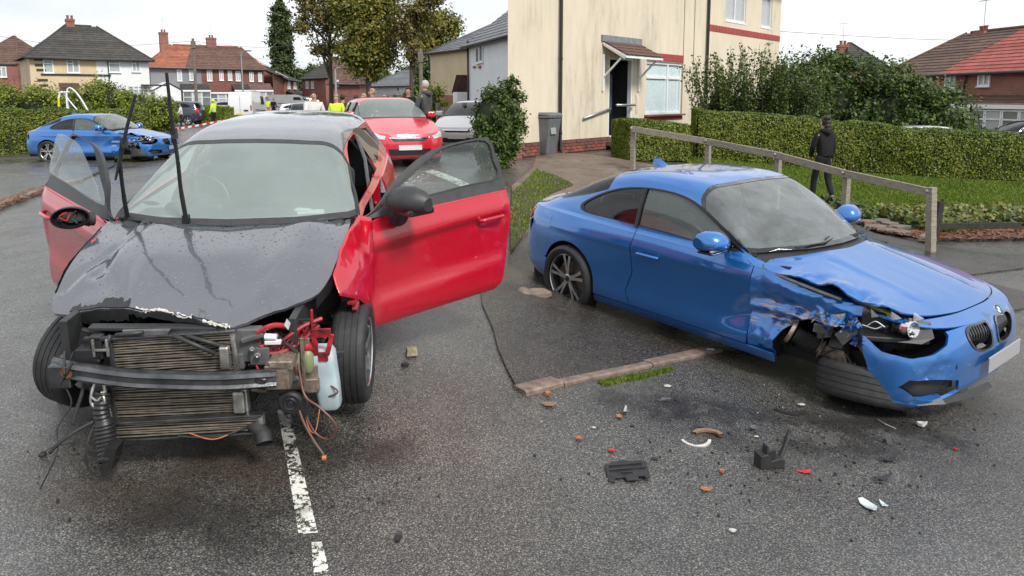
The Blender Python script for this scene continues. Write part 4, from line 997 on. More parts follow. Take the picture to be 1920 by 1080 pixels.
for x in (cx0+.04, cx1-.04):
 m = MB(); m.box((x, -.03, cz0-.42), (.06, .05, .95)); m.tube([(x, -.03, cz0-.55), (x, -cdep*.75, cz0-.06)], .028, 6); m.box((x, -cdep/2, (cz0+cz1)/2-.10), (.05, cdep, .05), rx=math.atan2(cz1-cz0, cdep)); m.build('canopy_bracket', MT['upvc'], rf)
# steps, grab rail, ramp rail, hook
o_ = MB(); o_.box(((dx0+dx1)/2-.1, -.32, .14), (1.25, .62, .13)); st_ = o_.build('step', MT['old_concrete'], house, bev=.01)
for k in range(6): MB().box((dx0-.55+.2+k*.228, -.66, .04), (.215, .06, .066)).build('step_brick', MT['brick_single'], st_, bev=.004, seg=1)
box('lower_step', ((dx0+dx1)/2+.2, -.78, -.06), (2.1, .9, .16), MT['old_concrete'], st_)
gx0 = hx(1092); m = MB(); m.tube([(gx0, -.05, hz(1092, 222)), (dx0+.02, -.05, hz(1143, 204))], .03, 8); m.tube([(gx0, -.02, hz(1092, 225)), (dx0, -.02, hz(1143, 207))], .022, 6); gr = m.build('grab_rail', MT['galvanised'], house, smooth=True)
m = MB(); xr = hx(1192); m.tube(spl([(xr, 0, hz(1192, 176)), (xr, -.07, hz(1192, 182)), (xr, -.07, hz(1192, 206)), (xr, 0, hz(1192, 214))], 4), .014, 6); m.build('grab_handle', MT['upvc'], house, smooth=True)
m = MB(); m.tube([(dx1+.0, -.1, hz(1180, 197)), (dx0+.15, -.16, hz(1150, 197))], .035, 8); m.build('step_rail', MT['galvanised'], house, smooth=True)
# downpipes, cables, vent
m = MB(); xp = hx(1047); m.tube([(xp, -.07, WALLH), (xp, -.07, .1), (xp+.03, -.16, -.02)], .040, 10)
for z in (.5, 2.3, 4.2): m.lathe([(-.03, .048), (.03, .048)], 10, c=(xp, -.07, z), axis='Z')
m.build('downpipe', MT['pipe_black'], house, smooth=True)
m = MB(); xp = hx(1320); m.tube([(xp, -.07, WALLH), (xp, -.07, .4)], .045, 10); m.build('downpipe', MT['pipe_black'], house, smooth=True)
for (px, z0, z1) in ((1278, .8, WALLH), (1297, .9, WALLH)):
 m = MB(); x = hx(px); m.tube(spl([(x-.08, -.012, z1), (x, -.012, z1-.8), (x+.01, -.012, (z0+z1)/2), (x, -.012, z0)], 5), .010, 5); m.build('cable', M('cable_tan', (.28, .23, .15), .7), house)
x = hx(1305); box('air_vent', (x, -.006, hz(1305, 125)), (.22, .02, .14), M('vent_tan', (.35, .30, .22), .7), house)
# roof, out of frame above but present
roof_plane(house, (-.4, -.4, WALLH), (HL+.3, -.4, WALLH), (HL-2, 4, WALLH+3.2), (5, 4, WALLH+3.2), MT['tile_brown']); gutter(house, (-.4, -.4, WALLH), (HL+.3, -.4, WALLH))
# ---- grey wheelie bin
p = atG(1018, 291); b_ = thing('wheelie_bin', 'grey wheeled refuse bin standing against the cream house beside the black downpipe', 'bin', p, hang+R(6))
gp = M('bin_grey', (.13, .135, .145), .5, var=.15, vs=6, bump=.1, bs=120)
m = MB(); V = []
for (z, w, d, yo) in ((.03, .22, .24, .0), (.9, .28, .33, -.02)): V += [(-w, yo-d, z), (w, yo-d, z), (w, yo+d, z), (-w, yo+d, z)]
m.add(V, [(3, 2, 1, 0), (4, 5, 6, 7), (0, 1, 5, 4), (1, 2, 6, 5), (2, 3, 7, 6), (3, 0, 4, 7)]); m.build('bin_body', gp, b_, bev=.03)
m = MB(); m.box((0, -.02, .93), (.60, .70, .05)); m.build('bin_rim', gp, b_, bev=.012)
m = MB(); m.add([(-.3, -.38, .955), (.3, -.38, .955), (.3, .34, 1.0), (-.3, .34, 1.0), (-.27, -.34, 1.02), (.27, -.34, 1.02), (.27, .30, 1.06), (-.27, .30, 1.06)], [(3, 2, 1, 0), (4, 5, 6, 7), (0, 1, 5, 4), (1, 2, 6, 5), (2, 3, 7, 6), (3, 0, 4, 7)]); m.tube([(-.25, .37, 1.0), (.25, .37, 1.0)], .03, 8); m.build('bin_lid', gp, b_, bev=.02)
for s_ in (1, -1): m = MB(); m.lathe([(-.03, 0), (-.03, .10), (.03, .10), (.03, 0)], 20, c=(.29*s_, .26, .10), axis='X'); m.build('bin_wheel', MT['rubber'], b_, smooth=True)
m = MB(); m.box((-.06, -.325, .62), (.24, .006, .20), rx=R(-6)); m.build('bin_label', M('bin_label', (.30, .31, .32), .6), b_, bev=.003)
# ------------------------------------------------------------------ houses farther off
def zAt(px, py, Y): return atY(px, py, Y).z
def xAt(px, Y): return atY(px, 200, Y).x
def bg_house(name, label, px0, px1, Y0, Y1, y_eave, rise, depth=8, wall='red_brick', roof='tile_brown', hipL=1.0, hipR=1.0, wins=(), parts=(), gz=None, over=.35, chim=(), splitwall=None, splitroof=None, group=None, gable=False, win_in='curtain'):
 """front wall from (px0,Y0) to (px1,Y1); wins: (px, y_top, y_bottom, width_px, style)"""
 a = Vector((xAt(px0, Y0), Y0, 0)); b = Vector((xAt(px1, Y1), Y1, 0)); L_ = (b-a).length; ang = math.atan2(b.y-a.y, b.x-a.x); gz = G(a.x, a.y) if gz is None else gz
 o = thing(name, label, 'house', (a.x, a.y, gz), ang, group); He = zAt(px0, y_eave, Y0)-gz; base = -1.5
 def loc(px):
  t = (px-px0)/(px1-px0); w0, w1 = 1/Y0, 1/Y1; w = w0+(w1-w0)*t; Y = 1/w; return ((Y-Y0)/(Y1-Y0) if abs(Y1-Y0) > .5 else t)*L_, Y
 m = MB()
 if splitwall:
  xs, _ = loc(splitwall[0]); m.box2((0, 0, base), (xs-.003, depth, He)); m.build('wall', MT[wall], o); m = MB(); m.box2((xs+.003, .004, base), (L_, depth, He)); m.build('wall', MT[splitwall[1]], o)
 else: m.box2((0, 0, base), (L_, depth, He)); m.build('wall', MT[wall], o)
 e = over; z = He; zr = He+rise
 if gable:   # ridge runs front to back, gable faces the viewer
  for s_, x0, x1 in ((1, -e, L_/2), (-1, L_+e, L_/2)):
   roof_plane(o, (x0, -e, z-.1), (x0, depth+e, z-.1), (x1, depth+e, zr), (x1, -e, zr), MT[roof], step=.4)
  MB().add([(0, .01, z), (L_, .01, z), (L_/2, .01, zr-.1)], [(0, 1, 2)]).build('gable', MT[wall], o)
  for x0, x1 in ((-e, L_/2), (L_+e, L_/2)): m = MB(); m.tube([(x0, -e, z-.08), (x1, -e, zr)], .09, 4); m.build('barge_board', MT['upvc'], o)
 else:
  hl, hr = depth/2*hipL, depth/2*hipR
  if hl+hr > L_-.3: hl, hr = hl*(L_-.3)/(hl+hr), hr*(L_-.3)/(hl+hr); e = .01
  spl_ = [(0, 1, roof)]
  if splitroof: t = loc(splitroof[0])[0]/L_; spl_ = [(0, t, roof), (t, 1, splitroof[1])]
  for (t0, t1, mt) in spl_:
   E0, E1 = Vector((-e, -e, z)), Vector((L_+e, -e, z)); R0, R1 = Vector((hl-e*(hipL > 0), depth/2, zr)), Vector((L_-hr+e*(hipR > 0), depth/2, zr))
   roof_plane(o, E0.lerp(E1, t0), E0.lerp(E1, t1), R0.lerp(R1, t1), R0.lerp(R1, t0), MT[mt], step=.36)
  roof_plane(o, (L_+e, depth+e, z), (-e, depth+e, z), (hl, depth/2, zr), (L_-hr, depth/2, zr), MT[roof], step=.8)
  roof_plane(o, (-e, depth+e, z), (-e, -e, z), (hl-e*(hipL > 0), depth/2, zr), (hl-e*(hipL > 0), depth/2+.01, zr), MT[roof], step=.36) if hipL else None
  roof_plane(o, (L_+e, -e, z), (L_+e, depth+e, z), (L_-hr+e, depth/2+.01, zr), (L_-hr+e, depth/2, zr), MT[splitroof[1] if splitroof else roof], step=.36) if hipR else None
  if not hipR: MB().add([(L_-.01, 0, z), (L_-.01, depth, z), (L_-.01, depth/2, zr)], [(0, 1, 2)]).build('gable', MT[wall], o)
  if not hipL: MB().add([(.01, 0, z), (.01, depth, z), (.01, depth/2, zr)], [(0, 1, 2)]).build('gable', MT[wall], o)
  m = MB(); m.tube([(hl, depth/2, zr+.03), (L_-hr, depth/2, zr+.03)], .10, 6)
  if hipL: m.tube([(-e, -e, z+.02), (hl-e, depth/2, zr+.03)], .08, 6)
  if hipR: m.tube([(L_+e, -e, z+.02), (L_-hr+e, depth/2, zr+.03)], .08, 6)
  m.build('ridge_tiles', MT[roof], o, smooth=True); gutter(o, (-e, -e, z), (L_+e, -e, z), r=.08)
 for w in wins:
  px, yt, yb, wp = w[:4]; st = w[4] if len(w) > 4 else 'side'; x, Y = loc(px); x1, _ = loc(px+wp/2); x0, _ = loc(px-wp/2)
  zt_, zb_ = zAt(px, yt, Y)-gz, zAt(px, yb, Y)-gz; window(o, x, (zt_+zb_)/2, x1-x0, zt_-zb_, y=-.01, style=st, inside=w[5] if len(w) > 5 else win_in, t=.09, dep=.07)
 for c_ in chim:
  x, Y = loc(c_[0]); h_ = zAt(c_[0], c_[1], Y+depth*c_[3])-gz; w_ = c_[2]/FPX*Y; chimney(o, x*(Y+depth*c_[3])/Y, depth*c_[3], zr-1.2, w_, .6, h_-zr+1.2, pots=2)
  if len(c_) > 4: aerial(o, x*(Y+depth*c_[3])/Y, depth*c_[3], h_, 1.8)
 o['_L'] = L_; return o, loc, gz
def porch(o, loc, gz, px0, px1, y_top, y_low, proj=1.3, roof='tile_brown', glaz=True, wall='upvc', Yk=None, y_bot=None):
 x0, Y = loc(px0); x1, _ = loc(px1); zt_ = zAt(px0, y_top, Y)-gz; zl = zAt(px0, y_low, Y-proj)-gz
 r = roof_plane(o, (x0, -proj, zl), (x1, -proj, zl), (x1, -.02, zt_), (x0, -.02, zt_), MT[roof], name='porch_roof', step=.36)
 box('porch_fascia', ((x0+x1)/2, -proj-.03, zl-.08), (x1-x0, .06, .2), MT['upvc'], o)
 if glaz:
  n = max(2, int((x1-x0)/.9))
  for k in range(n): xa = x0+(x1-x0)*(k+.5)/n; window(o, xa, (zl-.15)/2-.05, (x1-x0)/n-.03, zl-.2, y=-proj+.12, style='top', inside='curtain' if k % 2 else 'blind', t=.07)
 return r
bg_house('house', 'pair of houses with a black hipped roof, left half cream and right half white', 62, 284, 67, 73, 108, 3.3, depth=8, wall='cream_render_far', splitwall=(186, 'white_render'), roof='tile_black', over=.45,
   wins=[(97, 112, 137, 19, 'top'), (143, 112, 137, 24), (141, 163, 177, 16), (220, 113, 136, 22, 'top'), (260, 113, 135, 16), (262, 161, 184, 36, 'bay')], chim=[(152, 38, 14, .5)])
h1 = [o for o in C.objects if o.get('label', '').startswith('pair of houses')][0]
for k, y_ in enumerate((112, 122, 131, 150, 160, 169)):
 z = zAt(75, y_, 67.5)-h1.location.z; box('quoin', (.75+.05*k, -.03, z), (.8 if k % 2 else .7, .06, .19), MT['fascia_dark'], h1)
z = zAt(120, 141, 70)-h1.location.z; box('dark_band', (3.6, -.03, z), (5.6, .06, .18), MT['fascia_dark'], h1); box('party_downpipe', (6.22, -.06, 2.6), (.09, .09, 5.6), MT['pipe_black'], h1)
zz = zAt(115, 163, 70)-h1.location.z; roof_plane(h1, (2.1, -1, zz-.1), (3.7, -1, zz-.1), (3.7, 0, zz+.35), (2.1, 0, zz+.35), MT['tile_brown'], name='door_canopy'); box('bay_roof', (10.1, -.3, zAt(262, 159, 70)-h1.location.z), (2.4, .7, .14), MT['fascia_dark'], h1)
bg_house('house', 'red brick house end at the far left beyond the cream house', -60, 40, 76, 76, 120, 3, wall='red_brick', roof='tile_brown', wins=[(10, 125, 145, 18)])
o, loc, gz = bg_house('terrace', 'long terrace with red and brown hipped roof, grey rendered at its left end', 286, 497, 92, 100, 127, 3.1, depth=8, wall='grey_render', splitwall=(381, 'red_brick_dark'), roof='tile_orange', splitroof=(352, 'tile_brown'), hipL=.9, hipR=.5,
   wins=[(340, 130, 152, 9, 'grid'), (363, 130, 151, 10, 'grid'), (396, 131, 152, 10), (418, 131, 151, 8), (434, 132, 151, 8), (449, 133, 152, 9), (474, 135, 153, 8), (490, 136, 153, 7)], chim=[(326, 62, 15, .5, 1), (413, 72, 17, .5, 1)])
porch(o, loc, gz, 340, 392, 157, 169, roof='tile_black'); porch(o, loc, gz, 392, 436, 171, 173, proj=.9); porch(o, loc, gz, 436, 476, 158, 169, roof='tile_black'); porch(o, loc, gz, 466, 508, 156, 169, roof='tile_purple')
x0, Y = loc(306); m = MB(); m.box((x0, -1.8, 1.2), (2.9, 3, 2.6)); m.build('garage', MT['white_render'], o); m = MB(); m.box((x0, -3.33, 1.0), (2.3, .05, 2.0))
m.build('garage_door', MT['upvc'], o); roof_plane(o, (x0-1.6, -3.5, 2.5), (x0-1.6, 0, 2.5), (x0, 0, 3.4), (x0, -3.5, 3.4), MT['white_render'], name='garage_roof'); roof_plane(o, (x0+1.6, -3.5, 2.5), (x0+1.6, 0, 2.5), (x0, 0, 3.4), (x0, -3.5, 3.4), MT['white_render'], name='garage_roof')
MB().add([(x0-1.5, -3.31, 2.4), (x0+1.5, -3.31, 2.4), (x0, -3.31, 3.3)], [(0, 1, 2)]).build('gable', MT['upvc'], o)
# brick house seen at its gable corner, dark slate roof
o, loc, gz = bg_house('house', 'brick house with a black tiled roof and a white verge beside the poplar', 538, 561, 108, 116, 150, 2.6, depth=11, wall='red_brick', roof='tile_black', hipL=0, hipR=0, wins=[(543, 153, 167, 5), (554, 154, 167, 5)])
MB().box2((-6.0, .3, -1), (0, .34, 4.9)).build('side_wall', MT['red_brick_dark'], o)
roof_plane(o, (-6.3, -.2, 5.2), (.3, -.2, 4.6), (-2.2, 4.5, 7.6), (-4.5, 4.5, 8.0), MT['tile_black'], name='roof'); m = MB(); m.tube([(-6.3, -.2, 5.2), (.3, -.25, 4.55)], .09, 4); m.build('barge_board', MT['upvc'], o)
porch(o, loc, gz, 537, 575, 170, 180, roof='tile_black', proj=1.6, glaz=False)
bg_house('house', 'brick house with a brown hipped roof behind the standing crowd', 568, 612, 112, 106, 148, 3.0, depth=7, wall='red_brick', roof='tile_black', wins=[(578, 152, 166, 5), (588, 152, 166, 5)], chim=[(606, 118, 14, .4)])
bg_house('house', 'dark red brick house end with a mossy roof behind the lamp column', 620, 676, 98, 98, 158, 3.4, depth=6, wall='red_brick_dark', roof='tile_brown', hipL=0, hipR=.4, wins=[(635, 150, 162, 4)])
bg_house('bungalow', 'low white house with a pale slate roof behind the big trees', 692, 772, 120, 112, 162, 2.6, depth=9, wall='white_render', roof='tile_slate', hipL=.9, hipR=0, wins=[(711, 166, 172, 5, 'plain', 'blind'), (748, 163, 172, 5, 'plain', 'blind')])
# right of the street: cream side wall over brick, white house in front
o, loc, gz = bg_house('house', 'cream sided house over a red brick base with a grey tiled roof', 808, 905, 58, 50, 101, 2.4, depth=8, wall='cream_render_far', roof='tile_slate', hipL=1.3, hipR=0, over=.3)
L_ = o['_L']; MB().box2((-.01, -.05, -1.5), (L_, -.004, 1.9)).build('brick_base', MT['red_brick'], o)
m = MB(); m.tube([(-.1, -.08, 5.3), (-.1, -.08, -.5)], .05, 8); m.build('downpipe', MT['pipe_black'], o, smooth=True)
o, loc, gz = bg_house('house', 'white rendered house with grey roof between the cream sided house and the big bush', 880, 975, 45, 36, 88, 2.6, depth=6, wall='white_render', roof='tile_slate', hipL=0, hipR=0, wins=[(897, 88, 119, 6, 'plain', 'dark_room'), (904, 84, 117, 6, 'plain', 'dark_room')])
m = MB(); m.tube([(.12, -.1, 5.0), (.12, -.1, -.5)], .06, 8); m.build('downpipe', MT['pipe_black'], o, smooth=True)
for px_ in (891, 901): x, Y = loc(px_); box('sill_brick', (x, -.04, zAt(px_, 126, Y)-gz), (.45, .08, .12), MT['red_painted_brick'], o)
x, Y = loc(868); p = atY(863, 185, 50); box('porch_wall', (-.9, -.2, .9), (1.1, .9, 2.2), MT['white_render'], o); roof_plane(o, (-1.6, -.7, 1.9), (-.3, -.7, 3.0), (-.3, .4, 3.0), (-1.6, .4, 1.9), MT['tile_brown'], name='porch_roof')
# right photograph's far side: red brick terrace and a hipped roof behind
o, loc, gz = bg_house('terrace', 'red brick terrace with brown and bright red tiled roof at the far right', 1655, 1990, 46, 34, 144, 2.5, depth=8, wall='red_brick', roof='tile_brown', splitroof=(1765, 'tile_red'), hipL=.5, hipR=0,
   wins=[(1739, 142, 172, 13, 'top'), (1779, 139, 167, 20), (1842, 131, 162, 23), (1768, 203, 220, 38, 'bay')], chim=[(1712, 70, 24, .5, 1)], gz=-.2)
porch(o, loc, gz, 1805, 1995, 178, 196, proj=1.4, roof='tile_brown')
x, Y = loc(1760); m = MB(); m.lathe([(0, 0), (-.04, .30), (-.10, .38)], 20, c=(x, -.25, zAt(1760, 180, Y)-gz), axis='Y'); m.tube([(x, -.0, zAt(1760, 184, Y)-gz), (x, -.25, zAt(1760, 180, Y)-gz)], .02); m.build('satellite_dish', MT['fascia_dark'], o, smooth=True)
x, Y = loc(1808); m = MB(); m.tube([(x, -.1, zAt(1808, 134, Y)-gz), (x+.05, -.1, zAt(1808, 150, Y)-gz), (x-.1, -.1, zAt(1800, 182, Y)-gz)], .05, 6); m.build('downpipe', MT['pipe_black'], o)
x, Y = loc(1762); box('alarm_box', (x, -.06, zAt(1762, 142, Y)-gz), (.3, .12, .36), MT['cream_render_far'], o); box('alarm_box_cap', (x, -.07, zAt(1762, 148, Y)-gz), (.2, .1, .12), MT['tile_orange'], o)
bg_house('house', 'house with a dark hipped roof and red chimney behind the tall hedge', 1590, 1665, 60, 60, 128, 2.2, depth=8, wall='red_brick', roof='tile_black', chim=[(1609, 85, 18, .45, 1)])
# ------------------------------------------------------------------ trees and bushes of the left street
M('pole_wood', (.16, .14, .11), .85, var=.3)
def T(label, px, Y, ells, n, size, mat, h, **k): x = xAt(px, Y); return tree(label, x, Y, h, ells, n, size, mat, **k)
T('tall narrow dark green poplar rising between the brick houses', 533, 120, [(0, 0, 6+i*2.1, 1.75-.06*i*i*.35, 1.6, 1.9) for i in range(5)]+[(0, 0, 16, .7, .7, 1.4)], 16000, .30, 'leaf_poplar', 15, m=260, spread=.22, shell=.5, tr=.3, seed=3)
T('tall thin leaved tree with bare lower limbs left of the dense tree', 622, 66, [(-1.6, 0, 10.5, 1.5, 1.5, 1.8), (0, 0, 8.6, 1.6, 1.5, 1.3), (1.0, 0, 10, 1.3, 1.2, 2.4), (-.6, 0, 6.2, 1.2, 1, .7), (-2.2, 0, 8, 1, 1, .8)], 9000, .17, 'leaf_sparse', 13, m=240, spread=.26, shell=.2, tr=.24, limbs=16, seed=5)
T('broad dense leafy tree over the street, its leaves turning yellow', 692, 64, [(-.9, 0, 5.6, 1.6, 1.6, 1.5), (.9, 0, 6, 1.8, 1.6, 1.6), (0, 0, 8, 2.6, 2, 2), (-1, 0, 9.8, 1.7, 1.6, 1.7), (1.2, 0, 10, 1.8, 1.6, 1.7), (0, .4, 4.2, 1.2, 1, .8)], 26000, .17, 'leaf_autumn', 12.5, m=420, spread=.24, shell=.55, tr=.28, limbs=12, seed=8)
T('slim dark tree with several bare stems in front of the cream sided house', 772, 62, [(-.4, 0, 7.4, 1.0, .9, 1.8), (.6, 0, 8.4, 1.2, 1, 2), (.2, 0, 5.6, .8, .8, 1.0), (1.6, 0, 9.5, 1.1, 1, 1.4)], 6500, .16, 'leaf_sparse', 12, m=160, spread=.3, shell=.2, tr=.22, limbs=16, seed=12)
T('yellowing tree above the roof of the cream sided house', 815, 88, [(-1.5, 0, 9, 2, 2, 1.8), (1, 0, 9.8, 2, 2, 1.6), (0, 0, 6.5, 2.4, 2, 2.5)], 13000, .24, 'leaf_autumn', 11, m=200, spread=.25, shell=.5, tr=.25, seed=15)
T('low green tree far off right of the poplar', 584, 135, [(-1.8, 0, 4.5, 2, 2, 2.6), (1, 0, 5.4, 2, 2, 2.6)], 8000, .32, 'leaf_privet', 7, m=160, seed=17)
T('dark hedge like tree behind the white bungalow', 735, 128, [(-3, 0, 4, 3.5, 2, 4), (3, 0, 4, 3.5, 2, 3.4)], 9000, .36, 'leaf_dark', 8, m=200, seed=19)
T('rounded green tree between the white bungalow and the cream sided house', 792, 75, [(0, 0, 2.6, 1.2, 1, 2), (.4, 0, 4.6, 1, 1, 1.2)], 6500, .18, 'leaf_privet', 6, m=130, seed=23)
def Bs(label, px, Y, ells, n, size, mat, **k): return bush(k.pop('name', 'bush'), label, xAt(px, Y), Y, ells, n, size, mat, **k)
Bs('big rounded light green bush behind the clipped hedge, in front of the pair of houses', 200, 33, [(-.3, 0, 1.75, .95, .9, .85), (.5, 0, 1.6, .85, .9, .8), (0, 0, .9, 1.25, 1, .9)], 15000, .065, 'leaf_bush', m=200, spread=.17, shell=.75)
Bs('bushy green shrubs at the left end behind the clipped hedge', 88, 31, [(-1.6, 0, 1.4, 1.1, .8, 1.0), (-.3, 0, 1.5, .9, .8, .9), (.9, 0, 1.3, .8, .8, .8)], 12000, .065, 'leaf_bush', m=170, spread=.17, shell=.75)
Bs('leafy shrub at the right end of the clipped hedge by the dark people carrier', 287, 40, [(-.5, 0, 1.1, .9, .8, 1.0), (.5, 0, 1.0, .8, .8, .9)], 8000, .075, 'leaf_bush', m=120, spread=.17, shell=.75)
Bs('small bushes beside the low white bungalow', 750, 100, [(-1.2, 0, 1, 1, 1, 1.2), (1, 0, 1.2, 1.4, 1, 1.4), (3, 0, 1.6, 1.2, 1, 1.7)], 5000, .18, 'leaf_privet', m=80)
Bs('green bush growing behind the man in the grey coat', 806, 30, [(0, 0, 1.1, .7, .6, 1.2), (-.5, 0, .7, .5, .5, .8), (.5, 0, .6, .5, .5, .7)], 7000, .07, 'leaf_bush', m=120, spread=.18, shell=.7)
Bs('glossy green bush over the open red door, in front of the white house', 926, 15.5, [(-.05, 0, 1.0, .36, .4, .72), (.32, .1, 1.05, .34, .36, .85), (0, 0, .45, .44, .4, .5)], 13000, .045, 'leaf_privet', m=220, spread=.16, shell=.7)
hq = [(xAt(p, 26.5), 26.5+q) for p, q in ((-130, -1.5), (60, 0), (160, .3), (243, 1.2))]
hedge('hedge', 'clipped green hedge standing behind the distant blue coupe', hq, .9, 1.62, 1.45, 'leaf_hedge', 30000, .05, wob=.08)
hedge('hedge', 'short low green hedge left of the white van behind the policeman', [(xAt(376, 57), 57), (xAt(428, 56), 56)], 1.0, 1.35, 1.25, 'leaf_bush', 9000, .08, wob=.1)
# swing frame in the garden
X_ = xAt(132, 29); f_ = thing('swing_frame', 'white tubular garden swing frame above the hedge beside the round bush', 'swing', (X_, 29, G(X_, 29)))
m = MB(); m.tube(spl([(-.45, 0, .3), (-.42, 0, 1.9), (-.2, .1, 1.95), (-.15, .3, .3)], 4), .035, 6); m.tube(spl([(-.05, -.1, .3), (-.1, 0, 2.1), (.25, 0, 2.12), (.75, 0, 1.2), (.95, 0, .4)], 4), .03, 6); m.tube([(-.42, 0, 2.1), (0, 0, 2.12)], .03, 6); m.tube(spl([(-.1, 0, 1.9), (.2, 0, 1.5), (.5, 0, 1.2), (.75, 0, 1.1)], 3), .025, 6); m.build('frame', MT['upvc'], f_, smooth=True)
m = MB(); m.box((-.4, -.05, 1.4), (.06, .04, 1.0)); m.build('yellow_strip', M('swing_yellow', (.75, .65, .03), .5), f_)
# poles, lamps, wires
def pole(name, label, px, Y, ytop, r0, r1, mat, lamp=0, cat='pole'):
 x = xAt(px, Y); g = G(x, Y); o = thing(name, label, cat, (x, Y, g)); h = zAt(px, ytop, Y)-g
 m = MB(); m.tube([(0, 0, -.2), (0, 0, h*.3), (0, 0, h)], [r0, r0*.8, r1], 8); m.build('column', MT[mat], o, smooth=True)
 if lamp: m = MB(); m.tube(spl([(0, 0, h-.1), (.05*lamp, 0, h+.1), (.5*lamp, 0, h+.2)], 4), .035, 6); m.build('arm', MT[mat], o, smooth=True); m = MB(); m.box((.75*lamp, 0, h+.2), (.6, .22, .12)); m.build('lamp_head', MT['grey_plastic'], o, bev=.03)
 else: m = MB(); m.box((0, 0, h-.5), (.3, .3, .6)); m.build('junction_box', MT[mat], o, bev=.04)
 return o, h+g, x
_, ph, pxx = pole('telegraph_pole', 'wooden telegraph pole in front of the grey rendered end of the terrace', 369, 60, 72, .16, .11, 'pole_wood')
pole('street_lamp', 'tall grey street lamp in front of the brick terrace', 457, 78, 99, .11, .06, 'galvanised', 1, 'street lamp')
pole('street_lamp', 'street lamp column among the trunks left of the dense tree', 631, 60, 131, .13, .07, 'galvanised', 1, 'street lamp')
pole('telegraph_pole', 'pale telegraph pole standing right of the dark slim tree', 790, 44, 91, .14, .12, 'pole_wood')
for (a, b, lb) in (((pxx, 60, ph-.2), (xAt(-40, 75), 75, 8.5), 'overhead wire running left from the telegraph pole'), ((pxx, 60, ph-.2), (xAt(600, 110), 110, 10.5), 'overhead wire running right from the telegraph pole'), ((pxx, 60, ph-.3), (xAt(560, 100), 100, 7.5), 'lower overhead wire running right from the telegraph pole')):
 a, b = Vector(a), Vector(b); m = MB(); m.tube([a.lerp(b, t)-Vector((0, 0, .9*math.sin(math.pi*t))) for t in np.linspace(0, 1, 12)], .014, 4); tag(m.build('overhead_wire', MT['pipe_black'], None), lb, 'wire')
a, b = atY(1450, 58, 40), atY(1990, 78, 44); m = MB(); m.tube([a.lerp(b, t)-Vector((0, 0, .15*math.sin(math.pi*t))) for t in np.linspace(0, 1, 10)], .012, 4); tag(m.build('overhead_wire', MT['pipe_black'], None), 'thin overhead wire above the tall hedge on the right', 'wire')
# timber fence at the right of the street
pa, pb = Vector((xAt(822, 24), 24, 0)), Vector((xAt(905, 22), 22, 0)); f_ = thing('fence', 'pale close boarded timber fence in front of the dark parked car', 'fence', (pa.x, pa.y, G(pa.x, pa.y)), math.atan2(pb.y-pa.y, pb.x-pa.x)); L_ = (pb-pa).length
ft = zAt(845, 200, 24)-f_.location.z; M('fence_wood', (.24, .20, .15), .85, var=.3, vs=9)
for k in range(int(L_/.13)): MB().box((.065+k*.13, 0, ft/2-.1), (.115, .02, ft+.2-.02*(k % 2))).build('board', MT['fence_wood'], f_)
for k in range(2): box('post', (L_*(k*.62+.02), -.05, ft/2), (.1, .1, ft+.25), MT['fence_wood'], f_)
box('rail', (L_/2, -.03, ft*.45), (L_, .04, .09), MT['upvc'], f_)
# police tape
pA, pB, pC = atY(222, 243, 38), atY(340, 240, 42), atY(420, 226, 46); tp = thing('police_tape', 'red and white striped police tape stretched across the road', 'tape', (0, 0, 0)); q = spl([pA, (pA+pB)/2-Vector((0, 0, .06)), pB, pC], 12)
for c_ in (0, 1):
 m = MB()
 for i in range(len(q)-1):
  if i % 2 == c_: a, b = Vector(q[i]), Vector(q[i+1]); m.quad(a-Vector((0, 0, .055)), b-Vector((0, 0, .055)), b+Vector((0, 0, .055)), a+Vector((0, 0, .055)))
 m.build('red_stripes' if c_ else 'white_stripes', M('tape_red', (.7, .03, .03), .4) if c_ else MT['upvc'], tp, kind='stuff')
# kerb, verge and leaves at the left edge
kq = PG((-60, 412), (20, 382), (70, 364), (112, 350), (150, 342))
kerb(kq, .16, .09, 0, 'kerb', MT['kerb_stone'], label='kerb stones strewn with brown leaves at the left edge of the road')
foot = kq+PG((215, 312), (215, 296), (-120, 296), (-120, 412)); sheet('pavement', foot, .06, foot_m, .5, .05)
p = in_poly_pts(PG((-60, 420), (20, 390), (70, 372), (112, 356), (112, 346), (70, 358), (-60, 402)), 900); o_ = foliage('fallen_leaves', np.c_[p, Gn(p[:, 0], p[:, 1])+.05+rng.uniform(0, .06, len(p))], np.tile([0, 0, 2.], (len(p), 1)), .05*rng.uniform(.5, 1.3, len(p)), 'leaf_red', None, jit=.3); tag(o_, 'brown dead leaves gathered along the kerb at the left edge', 'leaves')
# worn centre line
def worn(b):
 n = b.noise(38, 5, .75); n2 = b.noise(9, 3, .6); f = b.math('ADD', n.outputs['Fac'], b.math('MULTIPLY', b.math('SUBTRACT', n2.outputs['Fac'], .5), .5)); r = b.ramp(f, [(.475, (0, 0, 0)), (.51, (1, 1, 1))])
 tr = b.new('ShaderNodeBsdfTransparent'); mx = b.new('ShaderNodeMixShader'); b.l(r.outputs[0], mx.inputs[0]); b.l(tr.outputs[0], mx.inputs[1]); b.l(b.bs.outputs[0], mx.inputs[2]); b.l(mx.outputs[0], b.n['Material Output'].inputs[0])
 v = b.voro(95); b.set('Normal', b.bump(v.outputs['Distance'], -.7, .006))
M('worn_paint', (.66, .65, .60), .5, fn=worn)
sheet('centre_line', PG((520, 770), (542, 768), (567, 880), (596, 1000), (560, 1003), (540, 880)), .004, MT['worn_paint'], .15)
sheet('centre_line', PG((584, 1018), (603, 1017), (625, 1100), (590, 1100)), .004, MT['worn_paint'], .15)
sheet('road_marking', PG((795, 322), (812, 318), (890, 350), (872, 354)), .005, MT['worn_paint'], .3)
